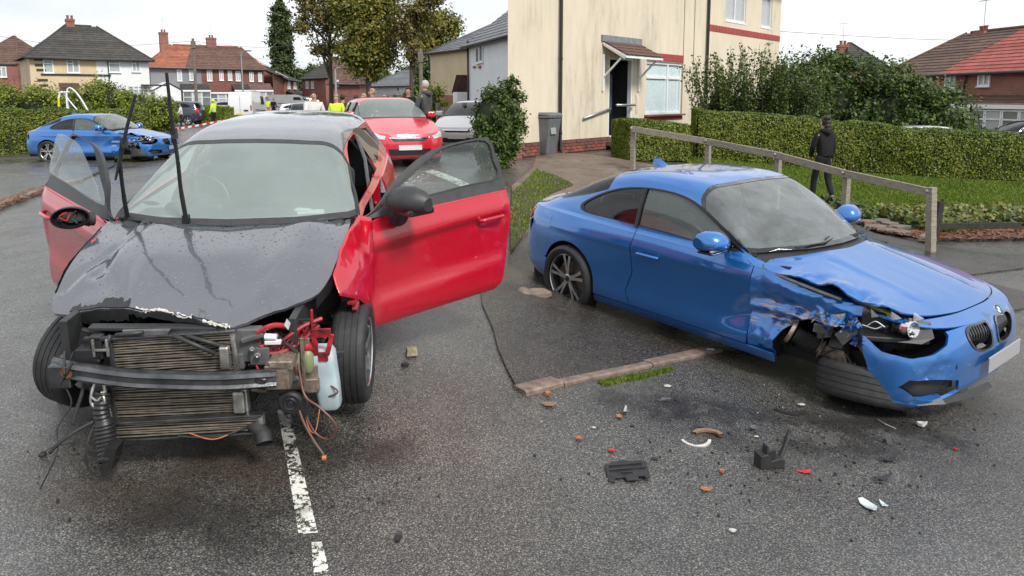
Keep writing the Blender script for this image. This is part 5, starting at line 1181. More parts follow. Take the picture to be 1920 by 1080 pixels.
# ------------------------------------------------------------------ blue coupe
blue_paint = paint('blue_paint', (.014, .155, .50), .45, .22, drops=.22, grime=.03, scale=75)
def scraped(name, col, metallic, z0, z1, th=0):
 m = paint(name, col, metallic, .3, drops=.1, grime=.1); b = NB(m); sep = b.new('ShaderNodeSeparateXYZ'); b.l(b.obj(), sep.inputs[0])
 n = b.noise(5, 6, .7, b.map((1.2, 1, 9))); n2 = b.noise(22, 4, .7, b.map((.5, 1, 4)))
 band = b.math('MULTIPLY', b.ramp(sep.outputs[2], [(z0-.04, (0,)*3), (z0, (1,)*3), (z1, (1,)*3), (z1+.04, (0,)*3)]).outputs[0], b.math('MULTIPLY', n.outputs['Fac'], n2.outputs['Fac']))
 src = b.bs.inputs['Base Color'].links[0].from_socket
 c = b.mix(b.ramp(band, [(.27+th, (0,)*3), (.31+th, (1,)*3)]).outputs[0], src, (.30, .30, .30)); c = b.mix(b.ramp(band, [(.355+th, (0,)*3), (.38+th, (1,)*3)]).outputs[0], c, (.55, .16, .07)); b.set('Base Color', c); return m
wing_paint = scraped('scraped_blue_paint', (.014, .155, .50), .45, .46, .66, -.015)
bumper_paint = scraped('scuffed_bumper_paint', (.014, .155, .50), .45, .37, .45, .075)
def tri(t): return np.abs((t % 1)-.5)*2
def coupe_body():
 #        front centre ................ corner ............................. side ............................................ rear corner ... rear centre
 plan = [(.0, 0), (.012, .28), (.055, .52), (.17, .72), (.36, .835), (.72, .882), (1.15, .875), (1.75, .866), (2.4, .866), (3.0, .878), (3.454, .888), (3.86, .868), (4.16, .80), (4.33, .64), (4.41, .34), (4.43, 0)]
 zt = [.665, .665, .67, .685, .715, .79, .862, .905, .925, .945, .965, .975, .975, .968, .965, .965]
 n = len(plan)
 z0 = [.17, .17, .17, .18, .20, .20, .19, .19, .19, .20, .22, .26, .28, .29, .29, .29]
 zs = [z0]
 for f in (.14, .36, .58, .74, .88): zs.append([a+(b-a)*f for a, b in zip(z0, zt)])
 zs.append(zt)
 d0 = [.10, .09, .08, .07, .05, .04, .05, .055, .055, .045, .03, .05, .08, .09, .09, .09]
 d1 = [.03, .03, .03, .03, .02, .01, .006, .004, .004, .006, .006, .01, .02, .03, .03, .03]
 d2 = [.015, .015, .01, .008, .006, .0, .012, .016, .016, .01, .0, .004, .0, .0, .0, .0]
 d3 = [.0]*5+[.0, .012, .020, .018, .008, .0, .0, .01, .01, .01, .01]
 d4 = [.01, .01, .012, .014, .01, .006, .008, .010, .010, .008, .006, .01, .02, .03, .03, .03]
 d5 = [.03, .03, .035, .04, .035, .028, .018, .010, .010, .014, .022, .035, .05, .06, .06, .06]
 d6 = [.06, .06, .07, .085, .085, .072, .055, .045, .045, .055, .07, .085, .10, .105, .10, .10]
 st = [('front', .75), ('flat', .62, .35, .775, 2.4), ('flat', .95, .72, .87, 2.6), ('flat', 1.22, 1.0, .942, 2.8),
          ('cab', 1.42, [(0, .80, .905), (-.01, .765, .925), (-.03, .715, .955), (-.22, .38, .982), (-.28, 0, .988)]),
          ('cab', 1.74, [(0, .795, .935), (-.01, .745, 1.04), (-.03, .665, 1.165), (-.12, .36, 1.20), (-.16, 0, 1.208)]),
          ('cab', 2.08, [(0, .79, .955), (0, .725, 1.14), (-.02, .60, 1.328), (-.06, .33, 1.362), (-.08, 0, 1.37)]),
          ('cab', 2.5, [(0, .79, .965), (0, .715, 1.175), (0, .585, 1.362), (0, .32, 1.402), (0, 0, 1.408)]),
          ('cab', 2.92, [(0, .79, .975), (0, .71, 1.17), (0, .58, 1.345), (0, .32, 1.385), (0, 0, 1.392)]),
          ('cab', 3.28, [(0, .785, .985), (0, .705, 1.13), (0, .575, 1.275), (-.03, .32, 1.325), (-.06, 0, 1.34)]),
          ('cab', 3.62, [(0, .77, .99), (0, .69, 1.075), (0, .57, 1.165), (-.04, .32, 1.20), (-.06, 0, 1.215)]),
          ('cab', 3.92, [(0, .74, .99), (0, .665, 1.03), (0, .55, 1.06), (-.03, .3, 1.075), (-.04, 0, 1.08)]),
          ('flat', 4.15, 4.15, 1.035, 2.5), ('rear', .66, .055)]
 st = [(q[0], q[1], [(a, b, z+.13*max(0, z-.96)) for a, b, z in q[2]]) if q[0] == 'cab' else q for q in st]
 return Body(plan, zs, [d0, d1, d2, d3, d4, d5, d6], st)
BB = coupe_body()
lz = lambda z: z+.13*max(0, z-.96)
ARX, ARZ, ARR = .80, .33, .372      # front arch centre and radius
RRX = 3.454
def ss(a, b, x): t = np.clip((x-a)/(b-a), 0, 1); return t*t*(3-2*t)
def nz3(V, s, o=3, seed=0): return np.array([noise.fractal(Vector((p[0]*s[0]+seed, p[1]*s[1], p[2]*s[2])), .7, 2.1, o) for p in V])
def ridge(V, s, o=3, seed=0): return 1-np.abs(nz3(V, s, o, seed))*2.2
def u_at(sf, x, z=None, y=None, dom=None):
 return float(sf.inv([(x, z if z is not None else y)], 'xz' if z is not None else 'xy', dom)[0, 0])
M('seal_black', (.012, .012, .013), .4, var=.2)
M('gloss_black', (.008, .008, .009), .12, Coat_Weight=1.0)
M('bare_metal', (.45, .44, .42), .38, .9, var=.35, vs=25, bump=.2, bs=120)
M('dirty_metal', (.26, .21, .17), .5, .6, var=.5, vs=30, bump=.35, bs=150)
M('primer_yellow', (.42, .40, .12), .5, var=.3, vs=20)
_cx = [.58, .70, .85, 1.0, 1.15, 1.28, 1.38]; _cz = [.25, .35, .45, .52, .58, .64, .70, .78, .86]
_cd = np.array([[.03, .03, .03, .02, .03, .03, .015], [.03, .03, .02, .0, -.015, .01, .0], [.10, .08, .06, .06, .05, .04, .01], [.10, .10, .10, .14, .12, .10, .02], [.10, .035, .07, .04, .03, .015, .0], [.11, .13, .07, .12, .085, .075, .015], [.10, .06, .085, .045, .055, .03, .0], [.08, .055, .035, .02, .01, .012, .0], [.06, .035, .02, .01, .0, 0, 0]])
def crumple_fender(V, N):
 x, y, z = V.T; V = V.copy(); wz = .022*nz3(V, (9, 0, 3), 2, 3); wx = .03*nz3(V, (3, 0, 10), 2, 6)
 xi = np.clip(np.interp(x+wx, _cx, np.arange(7)), 0, 5.999); zi = np.clip(np.interp(z+wz, _cz, np.arange(9)), 0, 7.999); i, j = xi.astype(int), zi.astype(int); u, v = xi-i, zi-j
 d = (_cd[j, i]*(1-u)+_cd[j, i+1]*u)*(1-v)+(_cd[j+1, i]*(1-u)+_cd[j+1, i+1]*u)*v
 w = ss(1.38, 1.22, x); fi = tri(x*9+z*13+wx*30)*tri(z*11-x*4+wz*20)
 V[:, 1] -= d+w*.016*fi*ss(.8, .66, z); V[:, 0] -= w*.25*(d-.05); V[:, 2] -= ss(1.25, .8, x)*ss(.7, .85, z)*.045; V[:, 2] += w*.012*(fi-.3)
 return V
def dent_door(V, N):
 x, y, z = V.T; V = V.copy(); w = ss(1.75, 1.38, x)
 V[:, 1] -= w*ss(.85, .6, z)*ss(.3, .5, z)*(.015+.03*tri(z*3.1+x*1.5+.3))
 cr2 = np.exp(-((z-.775-(x-1.4)*.03)/.016)**2)*ss(1.45, 1.6, x); V[:, 1] += .007*cr2
 return V
def lift_bonnet(V, N):
 x, y, z = V.T; V = V.copy()
 V[:, 2] += .022*ss(1.2, .5, x)*ss(.1, .75, y)+.03*ss(1.25, .8, x)*ss(.12, .35, x)*ss(.4, .8, y)
 e = ss(.55, .80, y)*ss(1.25, .9, x)*ss(.22, .5, x)
 V[:, 2] += e*(.02*np.sin(x*19)+.02*nz3(V, (9, 3, 0), 3, 4)); V[:, 1] -= e*.03*(1+nz3(V, (8, 0, 0), 2, 7))
 for yy, s_ in ((-.40, 1), (.40, .55)):       # pressed bonnet creases
  k = np.exp(-((y-yy-.06*(x-.6)*(-1 if yy > 0 else 1))/.017)**2)*ss(.24, .40, x)*ss(1.14, .98, x); V[:, 2] -= k*.014*s_
 pb = np.exp(-((abs(y)-.30)/.16)**2)*ss(.1, .4, x); V[:, 2] += pb*.008
 return V
def kink_bumper(V, N):
 x, y, z = V.T; V = V.copy(); w = ss(.25, .85, y)
 V[:, 1] += w*.055; V[:, 0] -= w*.03; V[:, 2] -= w*.045
 q = ss(.70, .80, y)
 V[:, 2] += q*.02*nz3(V, (6, 6, 6), 2, 2)
 dn = np.exp(-(((y-.62)/.1)**2+((z-.43)/.07)**2)); V[:, 0] += dn*.03*(1+nz3(V, (16, 16, 16), 3, 6))
 return V
def roundel(name, c, r, nrm, parent):
 """round badge: black ring, white rim, four quarters of blue and white"""
 q = Vector(nrm).to_track_quat('Z', 'Y').to_matrix().to_4x4(); T = Matrix.Translation(Vector(c)) @ q
 m = MB(); m.T = T; m.lathe([(0, 0), (0, r), (.003, r), (.004, r*.94), (.003, 0)], 32, axis='Z'); o = m.build(name, MT['chrome'], parent, smooth=True)
 m = MB(); m.T = T; m.lathe([(.0045, r*.58), (.0045, r*.92)], 32, axis='Z'); m.build('badge_ring', M('badge_ring', (.02, .02, .025), .3), o)
 for k in range(4):
  m = MB(); m.T = T; m.lathe([(.0045, 0), (.0045, r*.57)], 10, axis='Z', a0=k*math.pi/2, a1=(k+1)*math.pi/2)
  m.build('badge_quarter', M('badge_blue', (.02, .25, .65), .3) if k % 2 else M('badge_white', (.75, .75, .76), .3), o)
 return o
def build_coupe(root):
 A, B = BB.A, BB.B; P = blue_paint; blk = MT['seal_black']
 # ---- right hand side (+y) is the damaged side; the left side is sound
 zt = lambda x: float(np.interp(x, [.36, .72, 1.15, 1.75, 2.4, 3.0, 3.454, 3.86, 4.16], [.715, .79, .862, .905, .925, .945, .965, .975, .975]))+.004
 def top(x0, x1, n=10): return [(x0+(x1-x0)*k/n, zt(x0+(x1-x0)*k/n)) for k in range(n+1)]
 SD = (2.2, 14.2, 0, 6); SA = (3.9, 13, 0, 6)
 fend = [(1.375, .26), (1.375, .5)]+top(1.375, .50, 12)+[(.49, .66), (.47, .52)]+arc(ARX, ARZ, ARR, 150, -12, 22)
 fendR = [(1.375, .26), (1.375, .5)]+top(1.375, .58, 12)+[(.56, .70), (.61, .66), (.56, .61), (.62, .575), (.68, .60), (.75, .56), (.84, .585), (.93, .575), (1.03, .54), (1.11, .46), (1.145, .36), (1.15, .22)]
 door = [(1.385, .275), (1.383, .5)]+top(1.383, 2.60, 14)+[(2.625, .80), (2.60, .58), (2.67, .40), (2.62, .29), (2.55, .275)]
 def arcr(a0, a1): return arc(RRX, .345, .372, a0, a1, 26)
 quart = [(2.61, .93)]+top(2.61, 4.10, 14)+[(4.12, .90), (4.06, .82), (4.10, .72), (4.0, .62), (3.90, .50)]+arcr(26, 190)+[(3.085, .275), (2.56, .275), (2.63, .29), (2.68, .40), (2.61, .58), (2.635, .80)]
 sill = [(1.15, .17), (1.15, .265), (3.08, .265), (3.10, .17)]
 for s_ in (1, -1):
  panel('front_wing', A, ('xz', fendR if s_ > 0 else fend), wing_paint if s_ > 0 else P, root, side=s_, dom=SA, res=.013 if s_ > 0 else .035, deform=crumple_fender if s_ > 0 else None)
  d = panel('door', A, ('xz', door), P, root, side=s_, dom=SA, res=.03, deform=dent_door if s_ > 0 else None)
  q = panel('rear_wing', A, ('xz', quart), P, root, side=s_, dom=SA, res=.028, deform=lambda V, N, s_=s_: V+np.c_[np.zeros(len(V)), s_*(.009*np.exp(-((V[:, 2]-.795-(V[:, 0]-2.5)*.03)/.018)**2)*ss(3.9, 3.5, V[:, 0])), np.zeros(len(V))])
  panel('sill', A, ('xz', sill), P, root, side=s_, dom=SA, off=.004)
  # strip between the shoulder and the glass
  ud = u_at(B, 1.385, z=.90, dom=(2, 6, 0, 1)); ur = u_at(B, 2.61, z=.95, dom=(5, 9, 0, 1))
  panel('door_shoulder', B, ('uv', [(ud, 0), (ur, 0), (ur, .97), (ud+.25, .97)]), P, d, side=s_, res=.03, thick=.008)
  panel('wing_shoulder', B, ('uv', [(ur+.02, 0), (12.0, 0), (12.0, .97), (ur+.02, .97)]), P, q, side=s_, thick=.008)
  panel('scuttle_corner', B, ('uv', [(ud-.02, 0), (ud+.22, .97), (3.6, .97), (3.45, .0)]), P, root, side=s_, thick=.006)
  # side glass
  dlo = spl([(1.56, .962), (2.3, .985), (3.0, 1.003), (3.30, 1.012), (3.40, 1.045), (3.36, 1.10), (3.12, 1.20), (2.85, 1.262), (2.5, 1.285), (2.15, 1.255), (1.85, 1.145)], 5, True)
  gdom = (4, 10.5, .4, 2.6); dlo = np.array([(a, lz(b)-.006) for a, b in dlo])
  c = dlo.mean(0)
  ins = lambda f: [tuple(c+(p-c)*f) for p in dlo]
  def half(pts, x0, x1):
   pts = np.array(pts); o = []
   n = len(pts)
   for i in range(n):
    a, b = pts[i], pts[(i+1) % n]
    if x0 <= a[0] <= x1: o.append(tuple(a))
    for xx in (x0, x1):
     if (a[0]-xx)*(b[0]-xx) < 0: t = (xx-a[0])/(b[0]-a[0]); o.append(tuple(a+(b-a)*t))
   return o
  g = ins(.975)
  panel('window_surround', B, ('xz', ins(1.012), gdom), blk, root, holes=[('xz', ins(.95), gdom)], side=s_, off=.003, thick=.012, res=.03)
  panel('door_window', B, ('xz', half(g, 1.5, 2.60), gdom), glassm('glass_side', (.5, .58, .56), drops=.3, dirt_or_sheen=.16, refl=1.65, flat=True), d, side=s_, off=-.006, thick=0, res=.05)  # painted haze: pale layer softens the mirrored red door
  panel('rear_window', B, ('xz', half(g, 2.655, 3.5), gdom), glassm('glass_rear_side', (.12, .14, .14), drops=.3, refl=1.6), q, side=s_, off=-.006, thick=0, res=.05)
  m = MB();
  pb = B.inv([(2.63, .97), (2.63, 1.05), (2.63, 1.15), (2.63, 1.305)], 'xz', gdom); pts = B(pb[:, 0], pb[:, 1]); m.tube([(p[0], (p[1]+.001)*s_, p[2]) for p in pts], .02, 6); m.build('door_pillar', blk, root, smooth=True)
  m = MB(); m.prism([(1.50, .95), (1.74, .955), (1.70, 1.06)], 'Y', .775*s_, .745*s_); m.build('quarterlight', MT['gloss_black'], d)
  # door handle
  m = MB(); yy = .866*s_
  m.tube(spl([(2.30, yy-.004*s_, .765), (2.33, yy+.03*s_, .772), (2.42, yy+.036*s_, .775), (2.51, yy+.03*s_, .774), (2.53, yy-.004*s_, .768)], 4), .013, 8); m.build('door_handle', P, d, smooth=True)
  # arch liners and wheels
  for (cx, rr) in ((RRX, .37), (ARX, .30 if s_ > 0 else .40)):
   m = MB(); m.lathe([(s_*.45, .06), (s_*.45, rr), (s_*(.855 if rr > .3 else .70), rr)], 28, c=(cx, 0, .335), a0=R(-8), a1=R(188)); m.build('wheel_arch_liner', MT['underbody'], root, smooth=True)
 # mirrors
 for s_ in (1, -1):
  m = MB(); pts = []
  ring = []
  for i, (yy, w, h, x0, z0) in enumerate(((.855, .07, .055, 1.70, 1.0), (.88, .115, .088, 1.665, 1.02), (.95, .135, .102, 1.66, 1.025), (1.04, .13, .098, 1.675, 1.03), (1.085, .105, .080, 1.69, 1.03), (1.10, .06, .05, 1.71, 1.03))):
   ring.append([(x0+w*math.cos(q)*(1 if math.cos(q) < 0 else .5), yy*s_, z0+h*math.sin(q)*(1 if math.sin(q) > 0 else .6)) for q in np.linspace(0, 2*math.pi, 17)])
  m.grid(ring); m.add(ring[0][:16], [tuple(range(16))]); m.add(ring[-1][:16], [tuple(range(16))])
  o = m.build('door_mirror', P, root, smooth=True, auto=60)
  m = MB(); m.box((1.715, .968*s_, 1.02), (.012, .2, .12)); m.build('mirror_glass', MT['chrome'], o, bev=.004)
  m = MB(); m.box((1.655, .965*s_, .962), (.14, .21, .022)); m.build('mirror_base', MT['gloss_black'], o, bev=.01)
  m = MB(); m.box((1.585, .99*s_, .985), (.02, .19, .016)); m.build('mirror_indicator', MT['lens_clear'], o, bev=.006)
  m = MB(); m.tube([(1.66, .80*s_, .955), (1.665, .89*s_, .965)], .026); m.build('mirror_arm', MT['gloss_black'], o, smooth=True)
 # ---- roof shell with pillars, windscreen, rear screen, boot, bonnet
 ws = [(4.0, 5), (4.0, 4), (4.05, 3.1), (4.22, 2.25), (4.6, 2.22), (5.2, 2.22), (5.72, 2.3), (5.88, 2.6), (5.95, 3.4), (5.97, 5)]
 bl = [(8.45, 5), (8.45, 3.2), (8.5, 2.35), (9.2, 2.2), (10.45, 2.2), (10.75, 2.6), (10.9, 3.4), (10.95, 5)]
 shell = [(3.6, .975), (3.6, 1.6), (3.85, 2.1)]+[(a-.0, b) for a, b in ws[3:]]+bl+[(11.02, 5), (11.02, 4), (11.0, 2), (11.95, 2), (11.95, .975)]
 dl = [tuple(c+(p-c)*1.0) for p in dlo]
 panel('roof', B, ('uv', shell), P, root, holes=[('xz', dl, gdom)], both=True, res=.035)
 panel('windscreen', B, ('uv', ws), MT['glass_screen'], root, both=True, thick=0, off=-.004, res=.05)
 wi = [(4.12, 5), (4.13, 4), (4.18, 3.1), (4.36, 2.4), (4.6, 2.36), (5.2, 2.36), (5.66, 2.42), (5.78, 2.7), (5.84, 3.4), (5.86, 5)]
 panel('windscreen_border', B, ('uv', ws+wi[::-1]), MT['gloss_black'], root, both=True, thick=0, off=-.001, res=.04)
 panel('rear_screen', B, ('uv', bl), MT['glass_tint'], root, both=True, thick=0, off=-.004, res=.05)
 panel('boot_lid', B, ('uv', [(11.05, 5), (11.03, 2.05), (11.97, 2.05), (11.99, .3), (13, .3), (13, 5)]), P, root, both=True)
 panel('bonnet', B, ('uv', [(.40, 5), (.36, 3), (.30, 1), (.36, .05), (1.0, .02), (2.0, .02), (3.2, .02), (3.5, .5), (3.62, 1.3), (3.70, 2.6), (3.72, 5)]), P, root, both=True, res=.028, deform=lift_bonnet)
 panel('nose_panel', B, ('uv', [(0, 5), (0, .0), (.33, .0), (.27, 1), (.33, 3), (.37, 5)]), P, root, both=True, thick=.01)
 panel('scuttle', B, ('uv', [(3.50, 5), (3.5, 1.2), (3.85, 1.6), (4.1, 2.5), (4.08, 5)]), MT['plastic_black'], root, both=True, thick=.01, off=-.022)
 # front bumper with openings
 kid = spl([(.045, .515), (.05, .60), (.09, .648), (.22, .652), (.315, .632), (.335, .59), (.29, .525), (.2, .49), (.09, .485)], 4, True); kid = kid.mean(0)+(kid-kid.mean(0))*[1.1, 1.18]; kid[:, 0] += .01; kid[:, 1] = np.minimum(kid[:, 1], .657)
 fog = [(.40, .235), (.43, .33), (.56, .375), (.755, .405), (.79, .36), (.70, .26), (.58, .215)]
 low = [(.0, .20), (.36, .20), (.40, .27), (.36, .33), (.0, .34)]
 fd = (0, 3.6, 0, 6)
 hl = [(2.15, 5.6), (2.35, 4.75), (3.0, 4.15), (3.9, 4.3), (4.45, 5.2), (4.5, 6), (2.3, 6)]
 outl = [(0, .1), (0, 6), (2.05, 6), (2.0, 5.6), (2.15, 4.8), (2.6, 4.2), (3.2, 3.9), (4.05, 4.0), (4.42, 4.6), (4.40, 3.6)]
 a_ = A.inv(arc(ARX, ARZ, ARR, 152, 190, 8), 'xz', SA); outl += [tuple(p) for p in a_]+[(4.05, .1)]
 fo = lambda f: [tuple(np.mean(fog, 0)+(np.array(p)-np.mean(fog, 0))*f) for p in fog]
 panel('front_bumper', A, ('uv', outl), bumper_paint, root, holes=[('yz', kid.tolist(), fd), ('yz', fo(1.0), fd)], both=False, side=1, res=.022, deform=kink_bumper, thick=.02)
 panel('front_bumper', A, ('uv', outl), P, root, holes=[('yz', kid.tolist(), fd), ('yz', fo(1.0), fd)], both=False, side=-1, res=.035, thick=.02)
 for s_ in (1, -1):
  g = panel('kidney_surround', A, ('yz', kid.tolist(), fd), MT['gloss_black'], root, holes=[('yz', [tuple(kid.mean(0)+(p-kid.mean(0))*.86) for p in kid], fd)], side=s_, off=.006, thick=.03, res=.02)
  for k in range(9):
   yy = .07+.03*k; m = MB(); m.tube(spl([(.035+yy*.12, yy*s_, .495+abs(yy-.19)*.12), (.018+yy*.11, yy*s_, .57), (.05+yy*.12, yy*s_, .64)], 4), .006, 6); m.build('grille_bar', MT['gloss_black'], g, smooth=True)
  m = MB(); m.box((.13, .19*s_, .57), (.02, .32, .2)); m.build('grille_back', MT['underbody'], g)
  dx = -.02 if s_ > 0 else 0; dz = -.035 if s_ > 0 else 0
  f = panel('fog_lamp_recess', A, ('yz', fo(1.04), fd), MT['plastic_rough'], root, side=s_, off=-.05, thick=.0, res=.03, deform=kink_bumper if s_ > 0 else None)
  for k in range(5):
   m = MB(); z0 = .25+.022*k; m.tube([(.10, .50*s_, z0+dz), (.20, .70*s_, z0+.015+dz)], .004, 5); m.build('mesh_bar', MT['plastic_black'], f)
 # lower blade and underside tray
 m = MB(); m.grid([[(.02+dx_-.03*k, y, .205-.03*k) for k in (0, 1)] for y, dx_ in ((.0, .0), (.3, .015), (.55, .07), (.72, .17), (.80, .30))]); m.build('splitter', MT['plastic_black'], root)
 sp = spl([(.16, .50, .21), (.22, .66, .205), (.34, .80, .225), (.46, .87, .245)], 6)
 m = MB(); m.grid([[(p[0]-.035+o1, p[1]+.03+o2, p[2]-.03+o3) for (o1, o2, o3) in ((0, 0, .045), (-.03, .015, .03), (-.03, .015, 0), (0, 0, -.01))] for p in sp]); m.build('bumper_blade', P, root, smooth=True)
 roundel('badge', (.008, 0, .725), .041, (-.75, 0, .66), root)
 roundel('badge', (4.435, 0, .86), .037, (1, 0, 0), root)
 m = MB(); m.box((-.025, -.10, .385), (.012, .52, .11), rx=R(-3)); m.build('number_plate', M('plate_grey', (.34, .34, .35), .5), root, bev=.004)
 m = MB(); m.lathe([(0, 0), (0, .03), (-.008, .033), (-.008, 0)], 20, c=(.045, .47, .43), axis='X'); m.build('tow_cover', MT['plastic_black'], root, smooth=True)
 # sound left headlamp; smashed right headlamp
 panel('headlight', A, ('uv', hl), MT['lens_clear'], root, side=-1, thick=.0, off=.002, res=.04)
 m = MB(); m.box((.40, .66, .575), (.42, .22, .04), rz=R(42)); m.box((.54, .62, .65), (.2, .16, .12), rz=R(42)); hb = m.build('headlight_housing', MT['plastic_black'], root, bev=.012)
 q = Vector((-.95, .22, .12)).to_track_quat('Z', 'Y').to_matrix() @ Matrix.Scale(.86, 3)
 m = MB(); m.lathe([(-.05, .052), (.0, .052), (.012, .066), (.03, .068), (.034, .06), (.02, .05), (.0, .03), (-.01, 0)], 14, axis='Z', rot=q, c=(.26, .70, .665)); m.build('headlight_projector', MT['chrome'], hb, smooth=True, auto=25)
 m = MB(); m.lathe([(-.12, .04), (-.05, .055), (-.04, .05)], 14, axis='Z', rot=q, c=(.27, .69, .66)); m.build('projector_body', MT['plastic_black'], hb, smooth=True)
 m = MB()
 for k in range(2): m.tube(spl([(.50+.03*k, .79, .64), (.44, .80, .69-.05*k), (.38+.02*k, .79, .665)], 5), .004, 5)
 m.build('broken_light_guide', MT['white_plastic'], hb, smooth=True)
 m = MB(); m.quad((.20, .56, .70), (.14, .62, .62), (.24, .73, .60), (.30, .64, .72)); m.quad((.14, .62, .62), (.18, .70, .585), (.29, .80, .59), (.24, .73, .60)); m.build('broken_lens', MT['trim_dark'], hb)
 for k in range(9):
  p0 = Vector((.20+.035*k, .60+.022*k+.02*(k % 2), .60+.05*((k*7) % 3))); m = MB(); a = k*1.9; m.add([p0, p0+Vector((.07*math.cos(a), .05*math.sin(a), .03)), p0+Vector((.02, .04*math.sin(a+1), .055)), p0+Vector((-.03, .01, .02))], [(0, 1, 2), (0, 2, 3)]); m.build('lamp_shard', MT[('gloss_black', 'trim_dark', 'lens_clear')[k % 3]], hb)
 # torn front structure seen through the open wing
 m = MB(); rr_ = random.Random(4)
 rail = spl([(1.25, .70, .83), (1.0, .72, .79), (.75, .70, .735), (.5, .63, .69)], 6)
 m.grid([[(p[0], p[1]+o1, p[2]+o2) for (o1, o2) in ((-.1, .02), (-.02, .015), (.0, -.005), (.0, -.05), (-.03, -.07))] for p in rail]); rl = m.build('inner_wing_rail', P, root, smooth=True, auto=30)
 m = MB(); m.grid([[(p[0]-.0, p[1]+.035+.01*math.sin(i*1.7), p[2]-.01+o2+.006*math.sin(i*2.3)) for o2 in (.02, -.03)] for i, p in enumerate(rail)]); m.build('rail_flange', MT['bare_metal'], rl)
 m = MB(); m.tube(spl([(1.32, .80, .875), (1.1, .815, .84), (.9, .80, .805), (.7, .77, .77)], 5), .013, 6); m.build('bonnet_seal_strip', MT['grey_plastic'], root, smooth=True)
 m = MB(); m.box((.55, .60, .715), (.34, .05, .05), rz=R(-8), ry=R(-10)); m.build('yellow_sealer', MT['primer_yellow'], rl, bev=.01)
 for k in range(14):
  c = (rr_.uniform(.35, .85), rr_.uniform(.45, .72), rr_.uniform(.45, .68)); MB().box(c, (rr_.uniform(.08, .22), rr_.uniform(.02, .08), rr_.uniform(.05, .16)), rz=rr_.uniform(-1, 1), rx=rr_.uniform(-.6, .6), ry=rr_.uniform(-.6, .6)).build('engine_bay_panel', MT[rr_.choice(('trim_dark', 'plastic_rough', 'dirty_metal'))], root, bev=.006)
 for k in range(6):
  a_ = (rr_.uniform(.4, .9), rr_.uniform(.5, .74), rr_.uniform(.40, .66)); m = MB(); m.tube(spl([a_, (a_[0]+rr_.uniform(-.15, .15), a_[1]+.04, a_[2]+rr_.uniform(-.12, .1)), (a_[0]+rr_.uniform(-.2, .2), a_[1]+rr_.uniform(0, .08), a_[2]-rr_.uniform(.05, .2))], 5), rr_.uniform(.005, .013), 6); m.build('hose', MT[rr_.choice(('rubber', 'grey_plastic'))], root, smooth=True)
 for k in range(6):
  c = (rr_.uniform(.5, .85), rr_.uniform(.72, .8), rr_.uniform(.48, .66)); MB().box(c, (rr_.uniform(.1, .18), .006, rr_.uniform(.06, .13)), rz=rr_.uniform(-.6, .6), ry=rr_.uniform(-1, 1), rx=rr_.uniform(-.3, .5)).build('torn_liner', MT['grey_plastic'], root)
 for k in range(22):
  m = MB(); x0, z0 = .58+rr_.uniform(-.05, .45)*(k % 2)+rr_.uniform(-.03, .06), .57+rr_.uniform(-.05, .06); a = rr_.uniform(0, 6)
  m.add([(x0, .79+rr_.uniform(-.03, .03), z0), (x0+.06*math.cos(a), .80+rr_.uniform(-.02, .05), z0+.06*math.sin(a)), (x0+.05*math.cos(a+1), .77, z0+.07*math.sin(a+1)), (x0+.03*math.cos(a+2), .82, z0+.03*math.sin(a+2))], [(0, 1, 2), (0, 2, 3)])
  m.build('torn_metal', P if k % 3 else MT['bare_metal'], root)
 # strut, bellows and hub left behind in the arch
 ax = Vector((-.55, -.25, -.28)).normalized(); q = ax.to_track_quat('Z', 'Y').to_matrix(); c0 = Vector((1.05, .80, .45))
 m = MB(); m.lathe([(-.01, .03), (-.012, .085), (.012, .09), (.02, .07), (.012, .045), (.0, .03)], 28, axis='Z', rot=q, c=c0); st = m.build('strut_mount', MT['dirty_metal'], root, smooth=True)
 m = MB(); pr = []
 for k in range(11): pr += [(.03+k*.017, .05), (.038+k*.017, .064)]
 m.lathe(pr, 24, axis='Z', rot=q, c=c0); m.build('strut_bellows', MT['plastic_rough'], st, smooth=True)
 m = MB(); m.lathe([(.21, .03), (.21, .042), (.45, .042), (.45, 0)], 18, axis='Z', rot=q, c=c0); m.lathe([(.22, .05), (.235, .075), (.25, .05)], 20, axis='Z', rot=q, c=c0); m.build('damper', MT['dirty_metal'], st, smooth=True)
 m = MB(); m.tube([(.92, .70, .42), (.75, .72, .33), (.60, .70, .30)], .022, 8); m.tube([(.95, .5, .3), (.7, .74, .36)], .018, 8); m.box((.72, .72, .36), (.12, .06, .14), ry=.4); m.build('suspension_arm', MT['dirty_metal'], root, bev=.005)
 # bodywork underneath, cabin
 m = MB(); m.box((2.3, 0, .30), (3.9, 1.30, .20)); m.box((.8, 0, .46), (.7, .9, .22)); m.box((3.9, 0, .6), (.7, 1.25, .5)); m.box((1.2, 0, .6), (.12, 1.45, .6)); m.box((2.2, 0, .27), (2.0, 1.62, .16)); m.build('floorpan', MT['underbody'], root)
 m = MB(); m.box((1.42, 0, .82), (.42, 1.42, .20)); m.box((1.62, .36, .90), (.22, .38, .12)); m.build('dashboard', MT['trim_dark'], root, bev=.05, seg=3)
 for s_ in (1, -1):
  m = MB(); m.box((2.1, .775*s_, .62), (1.5, .05, .55)); m.build('door_card', MT['fabric_dark'], root, bev=.01)
  seat(root, 2.15, .36*s_, .36, MT['fabric_grey'])
 m = MB(); m.box((3.05, 0, .55), (.5, 1.15, .2)); m.box((3.32, 0, .8), (.14, 1.15, .55), ry=R(25)); m.build('rear_bench', MT['fabric_dark'], root, bev=.05)
 m = MB(); m.box((3.62, 0, .93), (.5, 1.2, .02)); m.build('parcel_shelf', MT['fabric_dark'], root)
 steering(root, (1.80, .36, .90), .185)
 m = MB(); m.box((1.98, 0, 1.31), (.03, .24, .07), ry=R(15)); m.build('interior_mirror', MT['plastic_black'], root, bev=.012)
